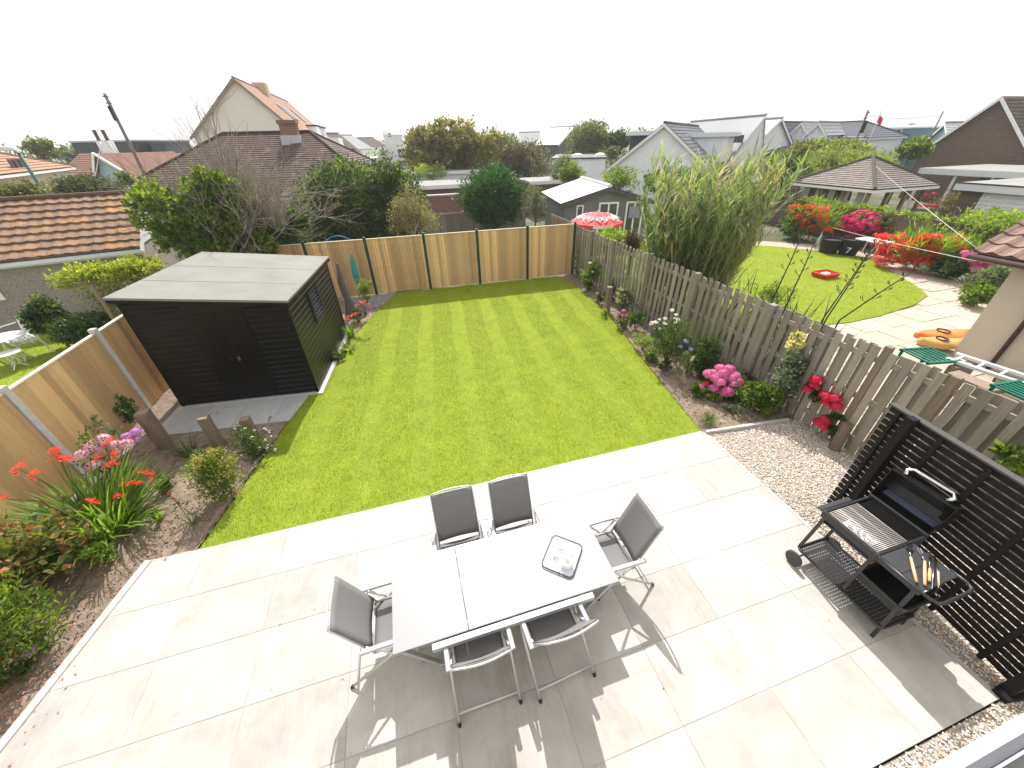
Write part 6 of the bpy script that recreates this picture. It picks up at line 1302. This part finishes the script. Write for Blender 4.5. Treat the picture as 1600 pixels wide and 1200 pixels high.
# magenta blooms pushed through the weathered fence
hx = thing('climbing_hydrangea', 'deep pink flower heads poking through the weathered fence above the gravel', 'flowering plant', (6.62, 3.9, .3))
pts = [AX(x, y, 6.56) for x, y in ((1276, 593), (1273, 603), (1262, 608), (1292, 619), (1305, 622), (1291, 630), (1307, 635), (1282, 660), (1290, 656), (1286, 665))]
flowers(hx, pts, HYD, PC, stems=False, sc=(.85, 1.1))
V, F_ = leafcloud(np.random.default_rng(5), [tuple(AX(1275, 608, 6.66))+(.06, .2, .16), tuple(AX(1298, 645, 6.66))+(.06, .22, .16), tuple(AX(1288, 668, 6.66))+(.05, .15, .1)], 260, .09, asp=.7, inner=.1); mesh_obj('foliage', V, F_, G1, hx)
MB().tube([(6.70, 3.85, 0), (6.72, 3.9, .5), (6.68, 3.9, 1.0)], .012, 5).build('stem', M['bark'], hx)
iv = thing('creeper', 'green creeper leaves poking through the fence beside the slatted screen', 'climber', tuple(AX(1578, 718, 6.62)))
V, F_ = leafcloud(np.random.default_rng(6), [tuple(AX(1580, 716, 6.6))+(.08, .16, .12)], 130, .11, asp=.8, inner=.1); mesh_obj('foliage', V, F_, G2, iv)
# ------------------------------------------------------------------ giant reed and flax stems beyond the fence
rd = thing('giant_reed', 'huge clump of giant reed leaning over the weathered fence', 'ornamental grass', (8.6, 9.6, 0))
r9 = np.random.default_rng(91); parts = []; stm = MB(); parts2 = []
for i in range(330):
    a = r9.uniform(0, 6.28); q = .95*r9.random()**.5; bx_, by_ = 8.35+q*math.cos(a)*1.15, 9.35+q*math.sin(a)*1.2; 
    hgt = r9.uniform(2.0, 4.3); ln = .04+.40*q*r9.uniform(.3, 1.0); dx, dy = math.cos(a)*ln, math.sin(a)*ln
    if r9.random() < .25: dx += .15
    pts = [np.array([bx_+dx*f*f*hgt*.75, by_+dy*f*f*hgt*.75, hgt*f*(1-.1*f*ln)]) for f in np.linspace(0, 1, 7)]
    stm.tube(pts, [.012*(1-.7*f) for f in np.linspace(0, 1, 7)], 3)
    nl = int(9+hgt*4); fs = r9.uniform(.15, 1, nl)**.8; P_ = np.array(pts); x = fs*6; i0 = np.minimum(x.astype(int), 5); pp = P_[i0]+(P_[i0+1]-P_[i0])*(x-i0)[:, None]
    tgt = parts if r9.random() < .75 else parts2
    tgt.append(blades(r9, pp, .68, .046, .5, 1.5, 4, az=r9.uniform(0, 6.28, nl)))
V, F_ = merge(parts); mesh_obj('leaves', V, F_, REED, rd); V, F_ = merge(parts2); mesh_obj('dry_leaves', V, F_, leafmat('dry_reed', (.26, .25, .14), (.36, .34, .21), (.45, .42, .29), trans=.4), rd)
stm.build('canes', mat('reed_cane', (.38, .32, .16), .7, col2=(.25, .26, .1), scale=2), rd)
V, F_ = blades(r9, np.stack([r9.uniform(7.0, 9.2, 160), r9.uniform(8.3, 11.0, 160), np.full(160, .8)], 1), 1.2, .03, .7, 1.7, 6); mesh_obj('arching_leaves', V, F_, G5, rd)
fx = thing('flax', 'tall dark branched flax flower stems rising behind the fence', 'plant', (8.3, 5.4, 0))
sd = mat('dark_stem', (.035, .028, .026), .7)
for (bx_, by_, tx_, ty_, xx) in ((1210, 462, 1262, 345, 7.7), (1232, 470, 1282, 355, 7.9), (1288, 495, 1370, 375, 8.2), (1292, 497, 1362, 388, 8.2), (1312, 500, 1440, 415, 8.4)):
    b_, t_ = AX(bx_, by_, xx), AX(tx_, ty_, xx+.5); g0 = np.array([b_[0]-.1, b_[1], 0]); s = MB(); s.tube([g0, b_, b_*.5+t_*.5+[.03, 0, .04], t_], [.02, .016, .012, .006], 6)
    for k in range(9):
        f = .35+.62*k/8; p = b_*(1-f)+t_*f; sg = 1 if k % 2 else -1; L2 = .20*(1.1-f); dv = np.array([.1*sg, -.75*sg, .35])*L2; s.tube([p, p+dv*.6, p+dv+[0, 0, .06]], [.006, .005, .003], 4)
        for j in range(2): e = p+dv*(.7+.3*j); s.tube([e, e+[0, -.02*sg, .05]], [.009, .004], 4)
    s.build('flower_stem', sd, fx)
V, F_ = blades(r9, np.stack([r9.uniform(7.4, 8.3, 120), r9.uniform(4.8, 7.0, 120), np.zeros(120)], 1), 1.9, .05, .35, .5, 6); mesh_obj('leaves', V, F_, leafmat('flax_leaf', (.05, .07, .03), (.1, .12, .05), (.2, .22, .09), trans=.3), fx)
shrub('shrub', 'green shrub showing just above the fence left of the flax stems', 'shrub', 1195, 480, 440, 60, G4, 1500, .07, 61, k=5)
tree('climber', 'golden leaved shrub above the fence below the red parasol', 'shrub', (912, 358, 985, 386), 15.4, G4, 2200, .09, 62, k=6)
tree('dark_bush', 'dark purple leaved shrub between the parasol and the giant reed', 'bush', (968, 360, 1010, 400), 14.8, leafmat('purple_leaf', (.05, .03, .025), (.11, .06, .05), (.16, .1, .08), trans=.3), 1800, .08, 63, k=5)
# ------------------------------------------------------------------ red and white parasol
uc = AY(934, 331, 15.6); ur, uz = 1.12, .36; um = thing('parasol', 'red and white parasol in front of the grey summerhouse', 'parasol', (uc[0], uc[1], 0)); rp_ = mat('red_canvas', (.68, .05, .06), .7); wp_ = mat('white_canvas', (.78, .76, .74), .7)
for k in range(8):
    a0, a1 = R(45*k+10), R(45*k+55); vs = []; fs = []; n = 6
    for i in range(n+1):
        f = i/n; z = uc[2]-uz*f**1.6
        for j in range(5): a = a0+(a1-a0)*j/4; rr0 = ur*f*(1-.05*math.sin(math.pi*j/4)); vs.append((uc[0]+rr0*math.cos(a), uc[1]+rr0*math.sin(a), z-.03*f*math.sin(math.pi*j/4)))
    for i in range(n):
        for j in range(4): fs.append((i*5+j, i*5+j+1, i*5+j+6, i*5+j+5))
    pn = MB().add(vs, fs).build('canopy_panel', rp_, um, smooth=True)
    if k % 2 == 0 or True:   # white heart shaped double swirl on each panel
        am = (a0+a1)/2; lgm = MB()
        def cp(f, da): a = am+da; return (uc[0]+ur*f*math.cos(a), uc[1]+ur*f*math.sin(a), uc[2]-uz*f**1.6+.018)
        for sg in (-1, 1):
            lgm.tube([cp(.66+.13*math.cos(q), sg*.17+.15*math.sin(q)) for q in np.linspace(0, 6.28, 14, endpoint=False)], .020, 5, closed=True); lgm.tube([cp(.66+.05*math.cos(q), sg*.17+.06*math.sin(q)) for q in np.linspace(0, 6.28, 9, endpoint=False)], .016, 5, closed=True)
        lgm.tube([cp(.66, -.33), cp(.82, -.15), cp(.90, 0), cp(.82, .15), cp(.66, .33)], .016, 5); lgm.build('heart_emblem', wp_, pn)
    q = MB(); ev = []; ef = []
    for j in range(5): a = a0+(a1-a0)*j/4; rr0 = ur*(1-.05*math.sin(math.pi*j/4)); z = uc[2]-uz-.03*math.sin(math.pi*j/4); ev += [(uc[0]+rr0*math.cos(a), uc[1]+rr0*math.sin(a), z), (uc[0]+rr0*1.01*math.cos(a), uc[1]+rr0*1.01*math.sin(a), z-.12)]
    for j in range(4): ef.append((2*j, 2*j+2, 2*j+3, 2*j+1))
    q.add(ev, ef).build('valance', wp_ if k % 2 else rp_, pn)
MB().tube([(uc[0], uc[1], 0), (uc[0], uc[1], uc[2]+.06)], .022, 8).build('pole', M['white'], um)
# short faded fence running on behind the corner
s = thing('picket_fence', 'short faded timber fence beside the parasol', 'fence', tuple(AY(866, 345, 17.5)[:2])+(0,)); q = MB(); a_, b_ = AY(862, 334, 18.2), AY(893, 347, 14.4)
for k in range(22): f = k/21; p = a_*(1-f)+b_*f; q.box(p[0]-.05, p[0]+.05, p[1]-.012, p[1]+.012, 0, p[2])
q.build('panel', M['oldpale'], s); MB().beam((a_[0], a_[1]+.03, 1.2), (b_[0], b_[1]+.03, 1.2), .04, .08).build('rail', M['oldpale'], s)
# ------------------------------------------------------------------ next door's garden
def pos(px, py, d): return W(px, py, d)
hb = shrub('magenta_hydrangea', 'big rounded bush smothered in magenta flower heads in front of the brick wall', 'hydrangea', 1354, 382, 328, 84, G1, 3600, .14, 71, k=8, asp=.7)
r9 = np.random.default_rng(101); pts = []
for _ in range(95):
    a = r9.uniform(0, 6.28); rr_ = r9.random()**.5; pts.append(at(1353+40*rr_*math.cos(a), 350+22*rr_*math.sin(a)+3, hb, -1.1+.9*rr_))
flowers(hb, pts, HYD, PM, stems=False, sc=(1.4, 2.0))
def croc(label, bx, by, ty, wpx, nfl, seed, grp=None, box=None, sc=(1.5, 2.6), dd=-.5):
    s_ = shrub('crocosmia', label, 'flowering plant', bx, by, ty, wpx, STR, 1700, .30, seed, k=7, asp=.1, up=.9, inner=.1); r = np.random.default_rng(seed+5); x0, y0, x1, y1 = box
    flowers(s_, [at(r.uniform(x0, x1), r.uniform(y0, y1), s_, dd+r.uniform(-.5, .5)) for _ in range(nfl)], SPR, PR, stems=False, sc=sc); return s_
croc('dense bank of scarlet crocosmia right of the white plastic table', 1428, 420, 356, 110, 210, 72, box=(1368, 368, 1472, 416))
croc('scarlet flowers against the brick wall right of the magenta bush', 1400, 392, 364, 60, 45, 73, box=(1378, 354, 1442, 384), dd=.2)
croc('orange red crocosmia left of the magenta bush', 1262, 374, 314, 80, 120, 74, box=(1236, 322, 1296, 362), sc=(1.3, 2.2))
croc('scarlet crocosmia under the yellow green shrub', 1482, 418, 366, 60, 26, 75, box=(1462, 368, 1506, 396))
shrub('shrub', 'broad yellow green shrub in front of the white boarded garage', 'shrub', 1512, 412, 334, 134, G4, 9500, .12, 76, k=9, mt2=G4)
shrub('shrub', 'yellow green shrub between the orange crocosmia and the magenta bush', 'shrub', 1312, 372, 322, 50, G2, 3000, .11, 77, k=6)
shrub('shrub', 'olive shrub spilling over the left part of the garden wall', 'shrub', 1285, 345, 308, 60, GO, 2800, .11, 78, k=6)
shrub('shrub', 'pale feathery shrub in front of the pavilion roof at its left', 'shrub', 1290, 330, 284, 56, G5, 3200, .11, 79, k=6)
shrub('border_shrub', 'dark green low shrubs beside the curved path', 'shrub', 1478, 436, 398, 66, G3, 4200, .09, 80, k=7)
ph = shrub('pink_hydrangea', 'pink mophead hydrangea beyond the brown pantiled eaves', 'hydrangea', 1528, 430, 392, 62, G1, 2600, .11, 81, k=6)
flowers(ph, [at(r9.uniform(1507, 1546), r9.uniform(394, 424)-(0), ph, r9.uniform(-2.0, -1.4)) for _ in range(34)], HYD, PP, stems=False, sc=(1.1, 1.5))
flowers(ph, [at(r9.uniform(1546, 1576), r9.uniform(402, 414), ph, -1.6) for _ in range(14)], HYD, PL, name='pale_head', stems=False, sc=(.8, 1.2))
shrub('border_shrub', 'loose grey green plants at the path edge below the pink mopheads', 'plant', 1528, 460, 416, 54, G5, 2600, .09, 82, k=6)
shrub('border_shrub', 'light green ferny plants where the path meets the cream house', 'plant', 1520, 480, 440, 46, G2, 1800, .09, 83, k=5)
rb_ = shrub('rose_bush', 'reddish leaved rose bush with crimson blooms in front of the carport', 'rose bush', 1468, 352, 290, 66, leafmat('rose_leaf', (.07, .08, .03), (.18, .15, .06), (.28, .2, .1), trans=.35), 3800, .11, 84, k=7)
flowers(rb_, [at(x, y, rb_, -.6) for x, y in ((1447, 296), (1459, 303), (1446, 306), (1441, 321), (1450, 322), (1462, 322))], HYDs, PC, stems=False, sc=(1.8, 2.6))
shrub('shrub', 'dark planting behind the reed at the far side of the next garden', 'shrub', 1235, 372, 318, 60, G1, 3600, .12, 85, k=6, mt2=G2)
# hedges beyond
tree('hedge', 'mass of olive green hedging below the grey roofed row', 'hedge', (1210, 224, 1345, 268), 36, GO, 15000, .20, 86, k=12, fill=.45, mt2=G4)
tree('tamarisk', 'feathery light green tamarisk bank above the pavilion roof', 'hedge', (1255, 236, 1428, 288), 31, leafmat('tamarisk_leaf', (.08, .12, .04), (.2, .26, .08), (.34, .38, .16), trans=.5), 26000, .15, 87, k=14, fill=.42, asp=.25, up=.9)
tree('hedge', 'dark green low hedge left of the pavilion roof', 'hedge', (1205, 246, 1262, 286), 30, G1, 6500, .15, 88, k=7, fill=.5)
tree('skyline_bush', 'rounded green bush below the teal boarded storey', 'bush', (1404, 219, 1452, 246), 42, G2, 5000, .2, 89, k=6)
tree('skyline_bush', 'dark shrubs behind the top of the giant reed', 'bush', (1080, 262, 1180, 304), 28, GO, 6500, .16, 90, k=9, fill=.45, mt2=GB)
tree('hedge', 'long low hedge between the white gable house and the reed', 'hedge', (985, 268, 1100, 306), 25, G1, 6000, .13, 91, k=9, fill=.4)
# furniture next door
def bin_(label, px, py, h, r0, num=None):
    b = G(px, py); t_ = thing('planter_tub', label, 'tub', (b[0], b[1], .02), 'black tubs on the neighbouring path'); MB().lathe([(r0*.78, 0), (r0, h), (r0*1.07, h), (r0*1.07, h-.05), (r0*.94, h-.04), (r0*.9, h-.08)], (b[0], b[1], .02), 20).build('body', M['blackm'], t_)
    if num:
        cu = bpy.data.curves.new('numeral', 'FONT'); cu.body = num; cu.size = .34; cu.extrude = .004; cu.align_x = 'CENTER'; cu.materials.append(M['white']); o0 = bpy.data.objects.new('numeral_source', cu); C.objects.link(o0); dg = bpy.context.evaluated_depsgraph_get(); me = bpy.data.meshes.new_from_object(o0.evaluated_get(dg)); bpy.data.objects.remove(o0); o = bpy.data.objects.new('numeral', me); C.objects.link(o); o.parent = t_
        d = -_n((b[0], b[1], 0)); o.location = (d[0]*r0*.98, d[1]*r0*.98, h*.22); o.rotation_euler = (R(84), 0, math.atan2(d[1], d[0])+math.pi/2)
    return t_
bin_('plain black tub behind the white pennant', 1292, 396, .62, .42); bin_('black tub painted with a white numeral 7', 1322, 399, .68, .40, '7')
pn0 = G(1273, 390); pnt = thing('pennant', 'small white triangular pennant on a stick at the lawn edge', 'flag', (pn0[0], pn0[1], 0)); MB().tube([(pn0[0], pn0[1], 0), (pn0[0]+.05, pn0[1], .85)], .012, 5).build('stick', M['stub'], pnt); MB().extr([(pn0[0]+.04, pn0[1], .8), (pn0[0]-.42, pn0[1]-.2, .18), (pn0[0]+.1, pn0[1]-.05, .12)], (.006, .01, 0)).build('cloth', M['white'], pnt)
def ptable(label, px, py, w_, d_, h, name='garden_table', cat='table'):
    b = G(px, py); t_ = thing(name, label, cat, (b[0], b[1], .02)); top = rrect(w_/2, d_/2, .12); MB().prism([(b[0]+x, b[1]+y) for x, y in top], h-.02, h+.02).build('top', M['white'], t_)
    for sx in (-1, 1):
        for sy in (-1, 1): MB().tube([(b[0]+sx*w_*.38, b[1]+sy*d_*.38, h-.02), (b[0]+sx*w_*.46, b[1]+sy*d_*.46, .02)], .025, 6).build('leg', M['white'], t_)
ptable('white plastic table between the numbered tub and the scarlet flowers', 1354, 401, .85, 1.1, .68); ptable('low white bench in front of the scarlet crocosmia', 1388, 398, .4, 1.3, .40, 'garden_bench', 'bench')
ppb = G(1418, 392); tag(MB().box(ppb[0]-.06, ppb[0]+.06, ppb[1]-.06, ppb[1]+.06, 0, 1.45).build('fence_post', M['fascia'], loc=(ppb[0], ppb[1], 0), bevel=.01), 'white post standing among the scarlet flowers', 'post')
sb_ = G(1288, 432, .05); snd = thing('sandpit', 'small red plastic toy box on the curved lawn', 'toy', tuple(sb_)); rm_ = mat('red_plastic', (.65, .04, .03), .35)
pr = rrect(.36, .27, .08); q = MB(); nn = len(pr); ring_ = [(1, 0), (1.12, .16), (1.0, .17), (.9, .04)]
vs = [(sb_[0]+x*s_, sb_[1]+y*s_, .05+z) for s_, z in ring_ for x, y in pr]; fs = [(i*nn+k, i*nn+(k+1) % nn, (i+1)*nn+(k+1) % nn, (i+1)*nn+k) for i in range(3) for k in range(nn)]+[tuple(range(3*nn, 4*nn))]
q.add(vs, fs).build('tray', rm_, snd, smooth=False); MB().box(sb_[0]-.16, sb_[0]+.14, sb_[1]-.1, sb_[1]+.1, .10, .2).build('bucket', M['white'], snd, bevel=.03)
# kayak, crate, ladder and pipes by the cream house
def kayak(label, p0, p1, w_, m_, z):
    a, b = np.array(p0), np.array(p1); L_ = b-a; u = _n((L_[0], L_[1], 0)); v = np.array([-u[1], u[0], 0]); n = 14; rings = []; t_ = thing('kayak', label, 'kayak', (a[0], a[1], z)); vs = []; fs = []
    for i in range(n+1):
        f = i/n; hw_ = w_/2*math.sin(math.pi*min(max(f, .04), .96))**.6; c_ = a+L_*f
        for k in range(10): q = 2*math.pi*k/10; vs.append((c_[0]+v[0]*hw_*math.cos(q), c_[1]+v[1]*hw_*math.cos(q), z+.17+.13*math.sin(q)*(1-.35*abs(2*f-1))+.06*(2*f-1)**2))
    for i in range(n):
        for k in range(10): fs.append((i*10+k, i*10+(k+1) % 10, (i+1)*10+(k+1) % 10, (i+1)*10+k))
    fs += [tuple(range(10))[::-1], tuple(range(n*10, n*10+10))]; o = MB().add(vs, fs).build('hull', m_, t_, smooth=True); c_ = a+L_*.5
    MB().lathe([(w_*.22, .29), (w_*.25, .315), (w_*.22, .315), (w_*.2, .27)], (c_[0], c_[1], z), 18).build('cockpit_rim', M['blackm'], t_, smooth=True)
k0, k1 = G(1424, 537)[:2], G(1500, 532)[:2]
kayak('orange kayak lying on the path beside the cream house', k0, k1, .55, mat('orange_plastic', (.7, .13, .025), .3, col2=(.72, .30, .05), scale=.9), .02)
kayak('yellow kayak in front of the orange one', G(1428, 546)[:2], G(1492, 548)[:2], .5, mat('yellow_plastic', (.62, .36, .12), .35), .02)
grn = mat('green_plastic', (.005, .14, .09), .4)
def lattice(label, px, py, z, sx, sy, rz):
    c_ = G(px, py, z); t_ = thing('plastic_chair', label, 'chair', tuple(c_)); T = lambda x, y, zz: (c_[0]+x*math.cos(rz)-y*math.sin(rz), c_[1]+x*math.sin(rz)+y*math.cos(rz), c_[2]+zz)
    q = MB()
    for k in range(7): q.box(-sx/2+k*sx/6-.02, -sx/2+k*sx/6+.02, -sy/2, sy/2, 0, .02, T)
    q.box(-sx/2-.03, sx/2+.03, -sy/2-.04, -sy/2, -.01, .03, T); q.box(-sx/2-.03, sx/2+.03, sy/2, sy/2+.04, -.01, .03, T); q.build('slatted_back', grn, t_)
    for x in (-sx/2, sx/2):
        MB().tube([T(x, -sy/2, 0), T(x*1.1, -sy/2-.1, -z)], .025, 6).build('leg', grn, t_); MB().tube([T(x, sy/2, 0), T(x*1.1, sy/2+.05, -z)], .025, 6).build('leg', grn, t_)
lattice('green plastic lounger frame behind the weathered fence', 1452, 556, 1.25, .55, .45, -.2); lattice('second green plastic frame at the right picture edge behind the fence', 1600, 612, 1.3, .5, .4, -.1)
a_, b_ = G(1478, 560, 1.25), G(1610, 604, 1.25); ld_ = thing('ladder', 'white aluminium ladder lying along the side of the cream house', 'ladder', tuple(a_)); wl = mat('white_alu', (.72, .72, .72), .4)
ex = _n(b_-a_); sdv = np.array([-ex[1], ex[0], 0])*.36
for s_ in (0, 1): MB().beam(a_+sdv*s_, b_+sdv*s_+ex*1.5, .07, .05).build('stile', wl, ld_)
for k in range(12): p = a_+ex*(.1+k*.27); MB().beam(p, p+sdv, .03, .03).build('rung', wl, ld_)
for e in (.2, 2.4): p = a_+ex*e+sdv*.5; MB().box(p[0]-.3, p[0]+.3, p[1]-.05, p[1]+.05, 0, 1.2).build('trestle', M['stub'], ld_)
pt0, pt1 = G(1488, 582, 1.2), G(1600, 628, 1.2); tag(MB().beam(pt0, pt1, .28, .04).build('timber_plank', M['stub'], loc=pt0), 'old brown plank resting beside the white ladder', 'plank')
wire('taut clothes line stretched across the neighbouring garden', (AX(1290, 352, 21), (11.95, 5.0, 2.2)), .007, .05, name='clothes_line', cat='clothes line')
# ------------------------------------------------------------------ far belts that close the horizon
def belt(label, pts, h, n, leaf, seed, mt):
    r = np.random.default_rng(seed); B = []
    for (a0, d0), (a1, d1) in zip(pts[:-1], pts[1:]):
        m_ = 14
        for k in range(m_):
            f = (k+r.random())/m_; px = a0+(a1-a0)*f; d = d0+(d1-d0)*f; c_ = W(px, 235, d); hh = h*r.uniform(.5, 1.2); B.append((c_[0], c_[1], hh*.5, 3+r.random()*3, 3, hh*.55))
    V, F_ = leafcloud(r, B, n, leaf, inner=.6); return stuff(mesh_obj('distant_trees', V, F_, mt), label, 'trees')
belt('far off belt of trees and hedges closing the horizon', [(-300, 110), (300, 120), (700, 95), (1100, 105), (1500, 110), (1800, 90)], 4.3, 30000, .75, 5, GO)
belt('low scrub between the houses behind the garden', [(480, 50), (700, 48), (900, 56), (1080, 60)], 2.4, 9000, .4, 6, G5)
belt('low scrub and gardens behind the left hand roofs', [(-200, 62), (100, 66), (300, 72), (480, 66)], 2.2, 9000, .45, 7, GO)

r9 = np.random.default_rng(171); n = 46; p = np.stack([r9.uniform(-3.8, 4.6, n), r9.uniform(.2, 4.0, n), np.full(n, .043)], 1); k = ~((p[:, 0] > -.8) & (p[:, 0] < 1.7) & (p[:, 1] > 1.6) & (p[:, 1] < 2.7)); p = p[k]; n = len(p)
dd = unit(r9.normal(size=(n, 3))*[1, 1, .15]); q = unit(np.cross(dd, [0, 0, 1.]+r9.normal(size=(n, 3))*.2)); s = .022*r9.uniform(.4, 1.3, n)[:, None]; V = np.stack([p, p+dd*s*.5+q*s*.3, p+dd*s, p+dd*s*.5-q*s*.3], 1).reshape(-1, 3); V[:, 2] = np.maximum(V[:, 2], .042)
stuff(mesh_obj('patio_debris', V, np.arange(4*n).reshape(n, 4), mat('dry_debris', (.25, .17, .09), .8, island=.5)), 'tiny dry leaves scattered on the patio slabs', 'leaf litter')
# ------------------------------------------------------------------ sea haze
hz = MB().box(-260, 260, -60, 330, -1.2, 16).build('haze', None or bpy.data.materials.new('haze')); hz['kind'] = 'stuff'; hz['label'] = 'thin bright sea haze over the gardens'; hz['category'] = 'haze'
hm = hz.data.materials[0]; hm.use_nodes = True; t = hm.node_tree; t.nodes.clear(); o = t.nodes.new('ShaderNodeOutputMaterial'); v = t.nodes.new('ShaderNodeVolumePrincipled')
v.inputs['Color'].default_value = (.97, .98, 1, 1); v.inputs['Density'].default_value = .0009; v.inputs['Anisotropy'].default_value = .3; t.links.new(v.outputs[0], o.inputs['Volume'])
